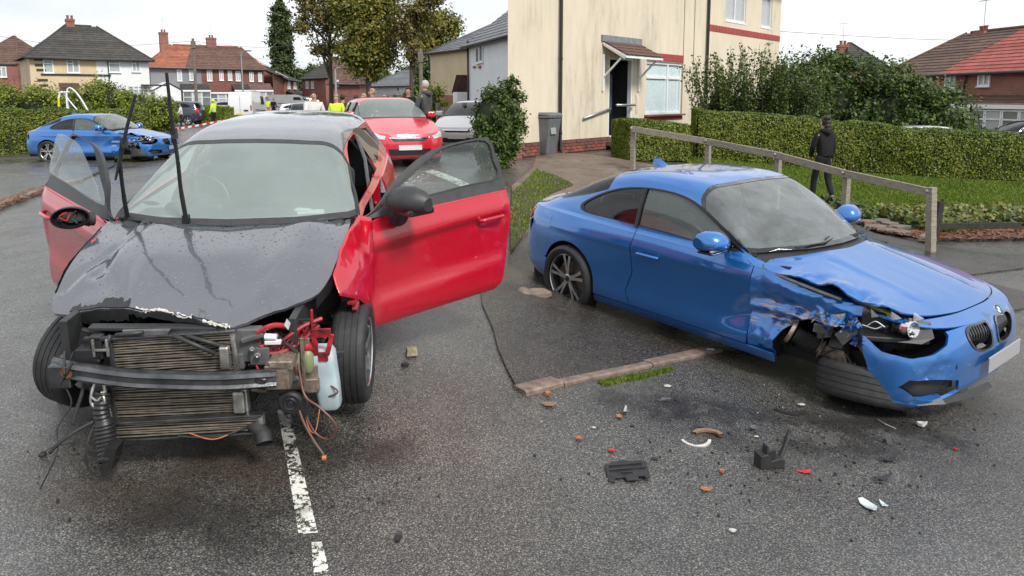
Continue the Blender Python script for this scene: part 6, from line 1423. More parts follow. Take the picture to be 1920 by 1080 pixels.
 # wipers
 for (y0, y1) in ((.50, -.12), (-.15, -.62)):
  m = MB(); m.tube(spl([(1.22, y0*.5-.1, .985), (1.22, (y0*.4+y1*.6), 1.02), (1.26, y1+.05, 1.035)], 4), .009, 6); m.tube([(1.24-.015*0, y0, 1.005), (1.18, (y0+y1)/2, 1.012), (1.24, y1, 1.02)], .007, 5); m.build('wiper', MT['plastic_black'], root, smooth=True)
 # aerial fin, fuel flap line, tail lamps, rear bumper
 m = MB(); m.grid([[(2.98+t_*.17, y*(1-t_*.2)*.035*(1-h), 1.437+h*(.062*math.sin(min(1, t_*1.6)*math.pi/2))-.004) for h in (0, .5, 1)] for t_ in (0, .3, .6, .85, 1) for y in (1,)]); m.grid([[(2.98+t_*.17, -(1-t_*.2)*.035*(1-h), 1.437+h*(.062*math.sin(min(1, t_*1.6)*math.pi/2))-.004) for h in (0, .5, 1)] for t_ in (0, .3, .6, .85, 1)]); m.build('roof_aerial', P, root, smooth=True)
 fl = [(3.73, .80), (3.73, .93), (3.91, .935), (3.93, .80)]
 panel('fuel_flap', A, ('xz', fl), P, root, dom=SA, off=.003, thick=.006)
 tl = [(12.1, 4.3), (12.0, 5.6), (13.6, 5.8), (13.7, 4.4)]
 for s_ in (1, -1): panel('tail_light', A, ('uv', tl), MT['lens_red'], root, side=s_, off=.004)
 a_ = [tuple(p) for p in A.inv(arc(RRX, .335, .362, 24, -14, 8), 'xz', SA)]
 panel('rear_bumper', A, ('uv', [(15, .1), (15, 4.2), (13.7, 4.2), (12.1, 4.1), (11.9, 3.4)]+a_+[(11.5, .1)]), P, root, both=True)
 panel('tail_panel', A, ('uv', [(15, 4.25), (15, 6), (11.9, 6), (11.9, 5.7), (13.75, 5.95), (13.8, 4.25)]), P, root, both=True, thick=.01)
 m = MB(); m.box((4.44, 0, .62), (.01, .52, .11)); m.build('rear_number_plate', MT['plate_yellow'], root, bev=.003)
 # wheels
 for (x, s_) in ((RRX, 1), (RRX, -1), (ARX, -1)):
  wheel(root, x, s_*.80, .335, .336, .235, .252, s_, 5, True, mat=MT['alloy'])
 if True:  # torn off right front wheel lying on its side under the bumper
  e = bpy.data.objects.new('wheel', None); C.objects.link(e); e.parent = root
  e.location = (.54, .67, .19); e.rotation_euler = (R(-72), R(2), R(8)); e['label'] = 'torn off front wheel lying flat under the bumper'
  tyre(e, .318, .235, .242); rim_multi(e, .242, 1, 5, True, MT['alloy'], MT['alloy_dark'])
glassm('glass_screen', (.72, .80, .80), drops=.2, dirt_or_sheen=.22, refl=1.9)
def place_car(o, x, y, z, th, pt=0, rl=0):
 _r = Vector((math.sin(th), math.cos(th), pt)).normalized(); _l = Vector((-math.cos(th), math.sin(th), rl)); _l = (_l-_r*_l.dot(_r)).normalized(); _n = _r.cross(_l)
 o.location = (x, y, z); o.rotation_euler = Matrix((_r, _l, _n)).transposed().to_euler()
coupe = thing('blue_coupe', 'near blue coupe on the right with a crushed front wing and torn off front wheel', 'car')
place_car(coupe, 3.32, 4.95, -.16, -.646, .02, -.018)
build_coupe(coupe)
# ------------------------------------------------------------------ hatchback body used by the red wreck and the parked hatchbacks
def hatch_body(L=4.03, HW=.845, H=1.49, bon=0.0, rearup=0.0, tw=1.0):
 sx, sy, sz = L/4.03, HW/.845, H/1.49
 plan = [(.0, 0), (.015, .28), (.06, .52), (.17, .70), (.36, .80), (.72, .838), (1.15, .835), (1.75, .835), (2.4, .84), (2.95, .845), (3.27, .843), (3.6, .82), (3.85, .74), (3.97, .6), (4.02, .3), (4.03, 0)]
 zt = [.70, .70, .71, .73, .77, .86, .955, .99, 1.01, 1.03, 1.04, 1.045, 1.03, 1.01, 1.0, 1.0]
 n = len(plan); z0 = [.17]*3+[.18, .2, .21, .2, .2, .2, .21, .23, .27, .29, .30, .30, .30]
 zs = [z0]+[[a+(b-a)*f for a, b in zip(z0, zt)] for f in (.14, .36, .58, .74, .88)]+[zt]
 d = [[.09]*3+[.07, .05, .04, .05, .055, .055, .045, .03, .05, .08, .09, .09, .09], [.03]*3+[.03, .02, .01, .006, .004, .004, .006, .006, .01, .02, .03, .03, .03],
         [.015, .015, .01, .008, .006, .0, .010, .014, .014, .008, .0, .004, .0, .0, .0, .0], [.0]*5+[.0, .008, .014, .012, .006, .0, .0, .01, .01, .01, .01],
         [.01, .01, .012, .014, .01, .006, .008, .010, .010, .008, .006, .01, .02, .03, .03, .03], [.03, .03, .035, .04, .035, .028, .022, .016, .016, .02, .026, .035, .04, .04, .04, .04],
         [.06, .06, .07, .085, .085, .072, .055, .045, .045, .055, .065, .08, .08, .08, .08, .08]]
 plan = [(x*sx, y*sy) for x, y in plan]; zs = [[z*sz for z in r] for r in zs]
 b = bon
 st = [('front', .72*sy), ('flat', .55*sx, .32*sx, (.80+b)*sz, 2.4), ('flat', .9*sx, .68*sx, (.915+b)*sz, 2.6), ('flat', 1.18*sx, .95*sx, (.985+b)*sz, 2.8),
          ('cab', 1.38*sx, [(0, .775, .985), (-.01, .745, 1.0), (-.03, .71, 1.02), (-.2, .4, 1.045), (-.26, 0, 1.05)]),
          ('cab', 1.70*sx, [(0, .77, 1.01), (-.01, .725, 1.11), (-.03, .65, 1.235), (-.11, .37, 1.27), (-.14, 0, 1.28)]),
          ('cab', 2.05*sx, [(0, .77, 1.03), (0, .705, 1.21), (-.02, .59, 1.395), (-.05, .34, 1.43), (-.07, 0, 1.44)]),
          ('cab', 2.45*sx, [(0, .77, 1.045), (0, .70, 1.25), (0, .58, 1.44), (0, .33, 1.48), (0, 0, 1.488)]),
          ('cab', 2.95*sx, [(0, .765, 1.06), (0, .695, 1.25), (0, .58, 1.43), (0, .33, 1.475), (0, 0, 1.483)]),
          ('cab', 3.4*sx, [(0, .75, 1.07), (0, .68, 1.24), (0, .57, 1.40), (0, .33, 1.44), (0, 0, 1.447)]),
          ('cab', 3.75*sx, [(0, .71, 1.065), (-.02, .645, 1.2), (-.05, .55, 1.34), (-.02, .33, 1.385), (0, 0, 1.39)]),
          ('rear', .70*sy, .02)]
 st = [(s[0], s[1], [(dx*sx, y*sy*(1-(1-tw)*min(1, max(0, (z-1.03)/.34))), (z+rearup)*sz) for dx, y, z in s[2]]) if s[0] == 'cab' else s for s in st]
 return Body(plan, zs, d, st)
HB = hatch_body(H=1.46, tw=.885)
red_paint = paint('red_paint', (.46, .002, .018), 0, .27, drops=.15, grime=.02, scale=75, coat=.75)
wrap_black = paint('bonnet_black', (.078, .082, .098), 0, .22, drops=1.0, grime=.03, scale=36, coat=1.0, size=.36, dist=.011)
wrap_black.node_tree.nodes['Principled BSDF'].inputs['Coat IOR'].default_value = 1.75
M('radiator', (.40, .35, .29), .45, .7, var=.35, vs=18)
M('radiator_dark', (.035, .03, .025), .6, .4, var=.4, vs=22)
M('beam_metal', (.13, .135, .14), .26, .85, var=.45, vs=9, bump=.12, bs=80)
M('rust', (.16, .07, .035), .75, .2, var=.5, vs=22)
M('red_oversprayed', (.28, .012, .018), .5, var=.85, vs=14)
M('washer_plastic', (.42, .52, .55), .42, 0, var=.15, vs=9, Subsurface_Weight=.0)
M('chip_white', (.55, .52, .48), .6, var=.35, vs=50)
M('wire_red', (.4, .02, .02), .5); M('wire_brown', (.12, .05, .035), .5); M('wire_copper', (.55, .2, .09), .4, .5)
M('pale_green_plastic', (.22, .25, .14), .4)
def door_group(root, name, hinge, ang, verts_build):
 """builds a door in the closed position, then swings it about its hinge"""
 o = verts_build()
 Rm = Matrix.Translation(Vector(hinge)) @ Matrix.Rotation(ang, 4, 'Z') @ Matrix.Translation(-Vector(hinge))
 o.matrix_local = Rm
 return o
def build_wreck(root):
 A, B = HB.A, HB.B; P = red_paint; blk = MT['seal_black']
 SA = (3.9, 13, 0, 6); gdom = (3.8, 11, .3, 2.7)
 zt = lambda x: float(np.interp(x, [.36, .72, 1.15, 1.75, 2.4, 2.95, 3.27, 3.6], [.77, .86, .955, .99, 1.01, 1.03, 1.04, 1.045]))+.004
 def top(x0, x1, n=10): return [(x0+(x1-x0)*k/n, zt(x0+(x1-x0)*k/n)) for k in range(n+1)]
 door = [(1.325, .25), (1.32, .5)]+top(1.32, 2.58, 14)+[(2.60, .8), (2.56, .5), (2.50, .3), (2.44, .25)]
 quart = [(2.60, 1.0)]+top(2.60, 3.6, 8)+[(3.80, 1.03), (3.86, .9), (3.80, .62), (3.66, .5)]+arc(3.27, .33, .36, 24, 192, 24)+[(2.90, .25), (2.46, .25), (2.52, .3), (2.58, .5), (2.62, .8)]
 dlo = spl([(1.50, 1.035), (2.2, 1.065), (2.56, 1.08), (2.60, 1.2), (2.585, 1.355), (2.2, 1.345), (1.98, 1.275), (1.75, 1.17)], 4, True)
 c = dlo.mean(0); ins = lambda f: [tuple(c+(p-c)*f) for p in dlo]
 dframe = [(1.32, .975), (1.36, 1.02), (1.52, 1.11), (1.72, 1.215), (1.95, 1.33), (2.12, 1.385), (2.3, 1.405), (2.60, 1.41), (2.625, 1.2), (2.60, 1.0), (2.0, .99)]
 for s_ in (1, -1):
  def mk():
   def crease(V, N, s_=s_):
    V = V.copy(); z = V[:, 2]; x = V[:, 0]; zc = .80+.05*(x-1.3); o_ = np.interp(z-zc, [-.5, -.40, -.30, -.06, -.045, -.0, .05, .14, .3], [.012, .020, .0, -.012, -.010, .016, .014, .004, 0])*ss(1.33, 1.42, x)*ss(2.58, 2.5, x); V[:, 1] += s_*o_; return V
   d = panel('door', A, ('xz', door), P, root, side=s_, dom=SA, res=.022, thick=.03, deform=crease)
   ud = u_at(B, 1.32, z=.98, dom=(2, 6, 0, 1)); ur = u_at(B, 2.59, z=1.03, dom=(5, 9, 0, 1))
   panel('door_shoulder', B, ('uv', [(ud, 0), (ur, 0), (ur, 1.12), (ud+.35, 1.12)]), P, d, side=s_, res=.03, thick=.02)
   fr = panel('window_frame', B, ('xz', dframe, gdom), MT['trim_dark'] if s_ < 0 else MT['seal_black'], d, holes=[('xz', ins(.97), gdom)], side=s_, thick=.03, res=.025, off=.002)
   if s_ < 0:
    panel('window_seal', B, ('xz', ins(1.0), gdom), MT['rubber'], d, holes=[('xz', ins(.93), gdom)], side=s_, thick=.015, res=.025, off=.006)
    panel('door_window', B, ('xz', ins(.975), gdom), MT['glass_door'], d, side=s_, off=-.008, thick=0, res=.05)
   else:
    panel('door_window', B, ('xz', ins(.975), gdom), MT['glass_door'], d, side=s_, off=-.01, thick=0, res=.05, deform=lambda V, N: V+np.array([0, .02, .03])+np.c_[np.zeros(len(V)), (V[:, 2]-1.03)*.25, np.zeros(len(V))])
   # inner card with pocket, speaker and handle
   m = MB(); m.prism([(1.36, .30), (2.42, .30), (2.54, .6), (2.55, .98), (1.42, .94), (1.34, .8)], 'Y', .75*s_, .79*s_); m.build('door_card', MT['fabric_dark'], d, bev=.012)
   m = MB(); m.box((1.75, .735*s_, .45), (.55, .04, .14)); m.box((2.0, .73*s_, .74), (.5, .05, .06)); m.build('door_pocket', MT['plastic_rough'], d, bev=.015)
   m = MB(); m.lathe([(0, .08), (s_*-.012, .085), (s_*-.016, .0)], 24, c=(1.52, .748*s_, .43)); m.build('door_speaker', MT['plastic_black'], d, smooth=True)
   m = MB(); m.tube(spl([(2.28, s_*.83, .82), (2.30, s_*.865, .825), (2.40, s_*.872, .828), (2.48, s_*.868, .828), (2.50, s_*.835, .825)], 3), .014, 8); m.build('door_handle', P, d, smooth=True)
   if s_ < 0:
    ring = []
    for (yy, w, h, x0, z0) in ((.80, .05, .045, 1.60, 1.065), (.84, .10, .08, 1.56, 1.09), (.92, .125, .105, 1.555, 1.10), (1.02, .125, .105, 1.565, 1.105), (1.09, .10, .085, 1.585, 1.105), (1.13, .05, .05, 1.60, 1.10)):
     ring.append([(x0+w*math.cos(q)*(1 if math.cos(q) < 0 else .45), -yy, z0+h*math.sin(q)*(1 if math.sin(q) > 0 else .75)) for q in np.linspace(0, 2*math.pi, 21)])
    m = MB(); m.grid(ring); m.add(ring[0][:20], [tuple(range(20))]); m.add(ring[-1][:20], [tuple(range(20))]); o = m.build('door_mirror', MT['trim_dark'], d, smooth=True, auto=70)
    m = MB(); m.box((1.58, -.965, 1.055), (.20, .24, .055)); m.build('mirror_lower_shell', MT['gloss_black'], o, bev=.02, seg=3)
    m = MB(); m.box((1.605, -.97, 1.10), (.012, .22, .13)); m.build('mirror_glass', MT['chrome'], o, bev=.004)
    m = MB(); m.tube(spl([(1.56, -.80, .955), (1.56, -.84, .96), (1.56, -.875, .99), (1.565, -.88, 1.05)], 4), [.045]*4+[.05]*5+[.055]*4, 12); m.build('mirror_arm', MT['plastic_black'], o, smooth=True)
   else:
    # broken mirror: only the dark housing ring with its mechanism is left
    T = Matrix.Translation(Vector((1.42, .955, 1.03))) @ Matrix.Rotation(R(-20), 4, 'Z') @ Matrix.Scale(.82, 4)
    m = MB(); m.T = T; pr = []
    m.lathe([(.05, .03), (.03, .085), (-.02, .103), (-.07, .108), (-.072, .100), (-.03, .092), (0, .06), (.005, 0)], 26, axis='X', rot=Matrix.Diagonal((1, 1.22, .78)))
    o = m.build('door_mirror', MT['seal_black'], d, smooth=True)
    m = MB(); m.T = T
    m.lathe([(-.03, .03), (-.045, .045), (-.05, .0)], 16, axis='X'); m.box((-.03, .04, .02), (.03, .03, .05)); m.box((-.03, -.05, -.02), (.03, .05, .03))
    for a in (0, 2.1, 4.2): m.tube([(-.04, 0, 0), (-.05, .085*math.cos(a), .055*math.sin(a))], .008)
    m.build('mirror_mechanism', MT['plastic_rough'], o, bev=.003)
    m = MB(); m.tube(spl([(1.42, .83, .99), (1.42, .88, 1.0), (1.42, .93, 1.03)], 4), [.045]*4+[.04]*5, 12)
    for k in range(5): m.lathe([(0, .045), (.006, .05), (.012, .045)], 14, c=(1.42, .86+.014*k, .995+.006*k))
    m.build('mirror_arm', MT['plastic_rough'], o, smooth=True)
    m = MB(); m.tube(spl([(1.38, .97, 1.05), (1.36, 1.0, 1.02), (1.37, 1.03, 1.05), (1.36, .99, 1.07)], 4), .004, 5); m.build('loose_wire', MT['wire_red'], o)
   return d
  door_group(root, 'door', (1.325, .80*s_, 0), R(42) if s_ > 0 else R(-50), mk)
  q = panel('rear_wing', A, ('xz', quart), P, root, side=s_, dom=SA, res=.04)
  panel('sill', A, ('xz', [(1.15, .17), (1.15, .245), (2.9, .245), (2.92, .17)]), P, root, side=s_, dom=SA, off=.004)
  rw = spl([(2.68, 1.10), (3.2, 1.12), (3.5, 1.15), (3.42, 1.26), (3.0, 1.335), (2.68, 1.36)], 4, True)
  panel('rear_side_window', B, ('xz', rw, gdom), MT['glass_tint'], root, side=s_, off=.003, thick=0)
  # door opening: black seal, sill step, hinges
  m = MB(); m.tube(spl([(1.34, .775*s_, .27), (1.34, .77*s_, .7), (1.40, .755*s_, .98), (1.66, .72*s_, 1.10), (1.92, .655*s_, 1.22), (2.2, .625*s_, 1.32), (2.5, .615*s_, 1.34), (2.60, .65*s_, 1.26), (2.62, .74*s_, 1.05), (2.60, .77*s_, .7), (2.45, .78*s_, .27), (1.8, .78*s_, .255), (1.34, .775*s_, .27)], 5), .016, 8); m.V = [(v[0], v[1]*(1-.115*min(1, max(0, (v[2]-1.0)/.34))), v[2]-.02*(v[2] > 1.2)) for v in m.V]; m.build('door_seal', blk, root, smooth=True)
  MB().box((1.30, .79*s_, .57), (.05, .03, .66)).build('door_pillar', P, root, bev=.006); MB().box((2.64, .74*s_, .62), (.10, .06, .8)).build('door_pillar', P, root, bev=.006)
  m = MB()
  for z in (.42, .80): m.box((1.335, .80*s_, z), (.07, .05, .05)); m.tube([(1.33, .81*s_, z-.04), (1.33, .81*s_, z+.04)], .012)
  m.build('door_hinge', MT['bare_metal'], root)
  m = MB(); m.box((2.66, .72*s_, .78), (.03, .03, .05)); m.tube([(2.60, .735*s_, .79), (2.57, .735*s_, .79)], .010); m.build('door_striker', MT['bare_metal'], root, bev=.003)
  # belt
  m = MB(); m.grid([[(2.56-.02*k, (.70-.012*k)*s_+w, 1.36-.1*k) for w in (-.0, .0)] for k in range(9)]); m.tube([(2.60, .60*s_, 1.33), (2.58, .66*s_, 1.15), (2.45, .72*s_, .75), (2.3, .70*s_, .35)], .016, 6); m.build('seat_belt', MT['fabric_grey'], root, smooth=True)
  m = MB(); m.lathe([(s_*.45, .06), (s_*.45, .37), (s_*.82, .37)], 28, c=(3.27, 0, .335), a0=R(-8), a1=R(188)); m.build('wheel_arch_liner', MT['underbody'], root, smooth=True)
 # wings: only the rear ends are left
 def crw_(V, N):
  x, y, z = V.T; V = V.copy(); w = ss(1.32, .8, x)
  r = ridge(V, (6, 0, 7), 3, 4.4); V[:, 1] -= w*(.02+.035*r); V[:, 0] += w*.02*nz3(V, (9, 3, 9), 3, 3); V[:, 2] += w*.02*nz3(V, (8, 3, 6), 2, 5)
  return V
 wp = [(1.33, -.775, 1.02), (1.36, -.845, .99), (1.30, -.855, .80), (1.18, -.865, .62), (1.12, -.86, .42), (1.0, -.845, .60), (.92, -.85, .55), (.82, -.83, .64), (.62, -.745, .745), (.70, -.70, .84), (.92, -.71, .93), (1.15, -.735, .985), (1.05, -.80, .86), (.86, -.79, .78), (1.18, -.83, .80), (.98, -.845, .70)]
 bm = bmesh.new(); vs = [bm.verts.new(p) for p in wp]
 for f in ((0, 1, 14), (1, 2, 14), (0, 14, 11), (11, 14, 12), (11, 12, 10), (10, 12, 13), (10, 13, 9), (9, 13, 8), (8, 13, 7), (13, 12, 15), (12, 14, 15), (14, 2, 15), (2, 3, 15), (3, 4, 5), (3, 5, 15), (15, 5, 6), (15, 6, 7), (15, 7, 13)): bm.faces.new([vs[i] for i in f])
 bmesh.ops.subdivide_edges(bm, edges=bm.edges, cuts=5, use_grid_fill=True); bmesh.ops.smooth_vert(bm, verts=[v for v in bm.verts if not v.is_boundary], factor=.5, use_axis_x=True, use_axis_y=True, use_axis_z=True)
 for v in bm.verts: n_ = noise.fractal(v.co*7, .7, 2, 3); v.co.y += .010*n_; v.co.x += .008*noise.noise(v.co*12)
 me = bpy.data.meshes.new('front_wing'); bm.to_mesh(me); bm.free(); me.materials.append(P); me.polygons.foreach_set('use_smooth', np.ones(len(me.polygons), bool)); wo = link('front_wing', me, root); s2 = wo.modifiers.new('s', 'SOLIDIFY'); s2.thickness = .006; wo['label'] = 'crumpled torn end of the red front wing'
 wingl = [(1.31, .30), (1.315, .7)]+top(1.315, .95, 6)+[(1.0, .85), (1.08, .75), (1.16, .60), (1.18, .4)]
 panel('front_wing', A, ('xz', wingl), P, root, side=1, dom=SA, res=.03, deform=crw_, thick=.02)
 for s_ in (1, -1):
  panel('wing_top', B, ('uv', [(3.3, 0), (3.9, 0), (4.25, 1.0), (4.0, 1.6), (3.45, 1.0)]), P, root, side=s_, thick=.01)
 m = MB(); m.box((.90, -.80, .62), (.2, .03, .03), rz=R(4)); m.box((.80, -.80, .58), (.05, .03, .10)); m.box((1.0, -.80, .57), (.05, .03, .12)); m.box((.88, -.79, .655), (.3, .05, .02))
 for k in range(7): m.box((.76+.045*k, -.805, .63), (.012, .035, .05), ry=.5)
 m.build('wing_bracket', MT['red_oversprayed'], root, bev=.004)
 m = MB(); m.lathe([(0, 0), (0, .014), (-.012, .014), (-.014, .006), (-.014, 0)], 14, c=(.80, -.80, .69)); m.build('wing_bolt', MT['bare_metal'], root, smooth=True)
 m = MB(); m.lathe([(0, 0), (-.01, .02), (0, .028)], 18, c=(1.2, -.815, .78), rot=Matrix.Diagonal((.7, 1, 1.4))); m.build('side_repeater', MT['lens_clear'], root, smooth=True)
 # roof: red rails, dark wrapped skin between them
 ws = [(3.95, 5), (3.95, 4), (4.0, 3.1), (4.18, 2.25), (4.6, 2.22), (5.2, 2.22), (5.72, 2.3), (5.86, 2.6), (5.93, 3.4), (5.95, 5)]
 bl = [(9.9, 5), (9.9, 3.3), (9.85, 2.5), (10.2, 2.2), (10.7, 2.2), (10.78, 5)]
 dfo = [(1.40, .955), (1.50, 1.03), (1.64, 1.09), (1.84, 1.18), (2.02, 1.26), (2.15, 1.31), (2.3, 1.34), (2.63, 1.35), (2.66, 1.2), (2.64, .9)]
 panel('roof_side', B, ('uv', [(3.85, 1.3), (3.9, 1.9)]+ws[3:-3]+[(5.86, 2.62), (6.3, 2.62), (9.8, 2.62), (9.85, 2.5), (10.2, 2.2), (10.9, 2.15), (10.9, .02), (7.35, .02), (7.32, .5)]), P, root, holes=[('xz', [p for p in dfo if p[1] > 1.0]+[(2.64, 1.06), (1.56, 1.03)], gdom), ('xz', [tuple(rw.mean(0)+(p-rw.mean(0))*.97) for p in rw], gdom)], both=True, weld=False, res=.03)
 panel('roof', B, ('uv', [(5.96, 5), (5.94, 3.4), (5.88, 2.64), (6.3, 2.64), (9.8, 2.64), (9.88, 3.3), (9.88, 5)]), wrap_black, root, both=True, res=.045)
 panel('windscreen', B, ('uv', ws), MT['glass_wreck'], root, both=True, thick=0, off=-.004, res=.05)
 wi = [(4.10, 5), (4.11, 4), (4.17, 3.1), (4.34, 2.44), (4.6, 2.38), (5.2, 2.38), (5.66, 2.44), (5.76, 2.7), (5.82, 3.4), (5.83, 5)]
 panel('windscreen_border', B, ('uv', ws+wi[::-1]), MT['trim_dark'], root, both=True, thick=0, off=-.001, res=.035)
 panel('rear_screen', B, ('uv', bl), MT['glass_tint'], root, both=True, thick=0, off=-.004, res=.05)
 panel('tailgate', A, ('uv', [(15, 2), (15, 6), (13.2, 6), (13.2, 2)]), P, root, both=True)
 panel('scuttle', B, ('uv', [(3.3, 5), (3.3, 1.4), (3.8, 1.7), (4.1, 2.5), (4.02, 5)]), MT['plastic_black'], root, both=True, thick=.01, off=-.03)
 # bonnet: a sheet of its own, bent down at its right corner and torn along the leading edge
 xs = [.15, .35, .55, .8, 1.1, 1.30, 1.45]; ys = [.86, .66, .40, .0, -.40, -.66, -.80]
 zc = np.interp(xs, [.15, .3, .4, .8, 1.2, 1.45], [.665, .725, .765, .89, .97, 1.005])
 Gd = np.zeros((len(ys), len(xs), 3))
 for i, y in enumerate(ys):
  for j, x in enumerate(xs):
   cr_ = .045*(1-(abs(y)/.85)**2.6)-.03*(abs(y) > .6)
   dn = -.03*ss(.9, .4, x)*ss(.2, .8, y)
   Gd[i, j] = (x, y, zc[j]+cr_+dn)
 BON = Surf(Gd)
 def bend(V, N):
  x, y, z = V.T; V = V.copy()
  for (x0, y0, x1, y1, dep, w) in ((1.35, .62, .70, .57, .016, .035), (1.30, .46, .62, .72, .014, .03), (.95, .70, .45, .36, .012, .05)):
   t = np.clip(((x-x0)*(x1-x0)+(y-y0)*(y1-y0))/((x1-x0)**2+(y1-y0)**2), 0, 1)
   dd = np.hypot(x-(x0+t*(x1-x0)), y-(y0+t*(y1-y0))); V[:, 2] -= dep*np.exp(-(dd/w)**2)
  V[:, 2] += .012*np.exp(-((y+.42+.12*(x-.8))/.10)**2)*ss(.3, .6, x)
  V[:, 2] += .010*np.exp(-((y-.36-.10*(x-.8))/.10)**2)*ss(.3, .6, x)
  e = ss(.50, .28, x); V[:, 2] += e*.012*nz3(V, (3, 9, 0), 3, 2)-e*.012*ss(.1, .5, y)
  V[:, 2] += .006*nz3(V, (2, 2.5, 0), 2, 6)
  return V
 bo = spl([(1.40, .80), (1.2, .80), (.98, .79), (.654, .755), (.53, .74), (.44, .69)], 4).tolist()+[(.405, .60), (.40, .52), (.385, .44), (.37, .38), (.36, .30), (.33, .2), (.335, .12), (.30, .02), (.285, -.06), (.25, -.14), (.235, -.22), (.222, -.274)]+spl([(.28, -.38), (.338, -.458), (.487, -.62), (.62, -.675), (.787, -.698), (1.1, -.715), (1.42, -.715)], 4).tolist()+spl([(1.42, -.68), (1.33, -.5), (1.27, -.2), (1.26, 0), (1.27, .25), (1.32, .55), (1.40, .76)], 4).tolist()
 b_ = panel('bonnet', BON, ('xy', bo), wrap_black, root, res=.026, thick=.018, deform=bend, ref=(1, 0, -5))
 # scraped lip, chipped filler and tape along the front edge
 def edge(pts, name, mat, w, dz, dx=-.004, amp=.006):
  P_ = spl(pts, 6); uv = BON.inv(P_[:, :2], 'xy'); Q = BON(uv[:, 0], uv[:, 1]); Q = bend(Q, None); m = MB()
  rows = []
  for i, p in enumerate(Q):
   a = amp*math.sin(i*2.7)+amp*.7*math.sin(i*5.1)
   rows.append([(p[0]+w+a*1.5, p[1], p[2]+.004+w*.28), (p[0]+dx, p[1], p[2]+.004), (p[0]+dx*2, p[1], p[2]-dz-a)])
  m.grid(rows); return m.build(name, mat, b_, smooth=True)
 edge([(.425, .60), (.405, .50), (.39, .42), (.375, .36), (.365, .28)], 'scraped_edge', MT['seal_black'], .075, .07)
 edge([(.36, .24), (.335, .17), (.34, .12), (.31, .03), (.29, -.06)], 'chipped_filler', MT['chip_white'], .006, .006, amp=.006)
 edge([(.265, -.12), (.24, -.20), (.228, -.265)], 'chipped_filler', MT['chip_white'], .005, .006, amp=.005)
 edge([(.365, .28), (.335, .17), (.29, -.06), (.235, -.24)], 'scraped_edge', MT['seal_black'], .0, .035)
 edge([(1.3, .808), (1.1, .80), (.8, .785), (.60, .755)], 'wing_edge', MT['plastic_black'], .0, .05, dx=.0)
 m = MB(); m.grid([[(p[0], p[1]*1.02+o, p[2]-.02-o2) for o, o2 in ((.03, -.01), (.03, .05))] for p in bend(BON(*BON.inv([(1.35, -.73), (1.1, -.745), (.85, -.735), (.65, -.705), (.5, -.655)], 'xy').T), None)]); m.build('bonnet_seal', MT['seal_black'], root, smooth=True)
 # wipers left standing up off the glass
 for (b0, m1, t1) in (((1.34, .663, .985), (1.18, .60, 1.40), (1.08, .43, 1.80)), ((1.14, .235, 1.04), (1.07, .228, 1.45), (.9, .18, 1.94))):
  b0, m1, t1 = map(Vector, (b0, m1, t1)); k1 = b0.lerp(m1, .5)+Vector((.01, .01, 0))
  m = MB(); m.tube(spl([b0, k1, m1, m1.lerp(t1, .35)+Vector((0, .02, 0))], 4), [.014]*4+[.012]*4+[.008]*5, 8); m.box(b0+Vector((0, 0, .01)), (.04, .035, .05)); w_ = m.build('wiper', MT['seal_black'], root, smooth=True)
  q = (t1-m1).normalized(); lo = m1-q*.14
  m = MB(); m.tube([lo, m1, m1.lerp(t1, .5)+Vector((-.012, 0, 0)), t1], [.006, .012, .010, .009], 8); m.box(m1.lerp(t1, .28), (.03, .03, .06)); m.build('wiper_blade', MT['rubber'], w_, smooth=True)
 # cabin
 m = MB(); m.box((2.3, 0, .30), (3.2, 1.25, .18)); m.box((2.0, 0, .25), (1.7, 1.56, .12)); m.box((3.4, 0, .6), (.9, 1.2, .5)); m.box((1.22, 0, .55), (.10, 1.3, .6)); m.build('floorpan', MT['underbody'], root)
 m = MB(); m.box((1.46, 0, .90), (.42, 1.38, .20)); m.box((1.66, .34, .98), (.2, .40, .12)); m.build('dashboard', MT['trim_dark'], root, bev=.05, seg=3)
 for s_ in (1, -1): seat(root, 2.05, .36*s_, .42, MT['fabric_dark'])
 m = MB(); m.box((2.95, 0, .62), (.5, 1.15, .2)); m.box((3.2, 0, .92), (.14, 1.15, .55), ry=R(20)); m.build('rear_bench', MT['fabric_dark'], root, bev=.05)
 steering(root, (1.78, .36, .99), .185, R(22))
 m = MB(); m.box((1.95, 0, 1.34), (.03, .24, .07), ry=R(15)); m.build('interior_mirror', MT['plastic_black'], root, bev=.012)
 m = MB(); m.lathe([(0, 0), (0, .05), (.002, .05), (.002, 0)], 24, c=(1.50, .58, 1.06), axis='X', rot=Matrix.Rotation(R(-58), 3, 'Y')); m.build('windscreen_sticker', MT['plate_white'], root)
 m = MB(); m.box((1.42, -.45, 1.015), (.08, .17, .02), rz=.2); m.box((1.42, -.40, 1.03), (.05, .1, .02), rz=-.3); m.build('paper_on_dashboard', MT['plate_white'], root, bev=.006)
 # wheels
 wheel(root, .85, -.775, .30, .30, .20, .205, -1, 5, False)
 e = wheel(root, .88, .77, .30, .30, .20, .205, 1, 5, False, steer=R(-22), camber=R(8)); e['label'] = 'front wheel turned and leaning outward'
 for s_ in (1, -1): wheel(root, 3.27, s_*.74, .30, .30, .20, .205, s_, 5, False)
 # ---- the exposed front end
 rr_ = random.Random(11); U = MT['underbody']
 m = MB(); m.box((.78, .0, .42), (.75, .62, .42)); m.box((.95, 0, .62), (.45, 1.0, .30)); m.build('engine_block', M('engine_dark', (.02, .019, .018), .6, var=.5, vs=20, bump=.3, bs=60), root, bev=.03)
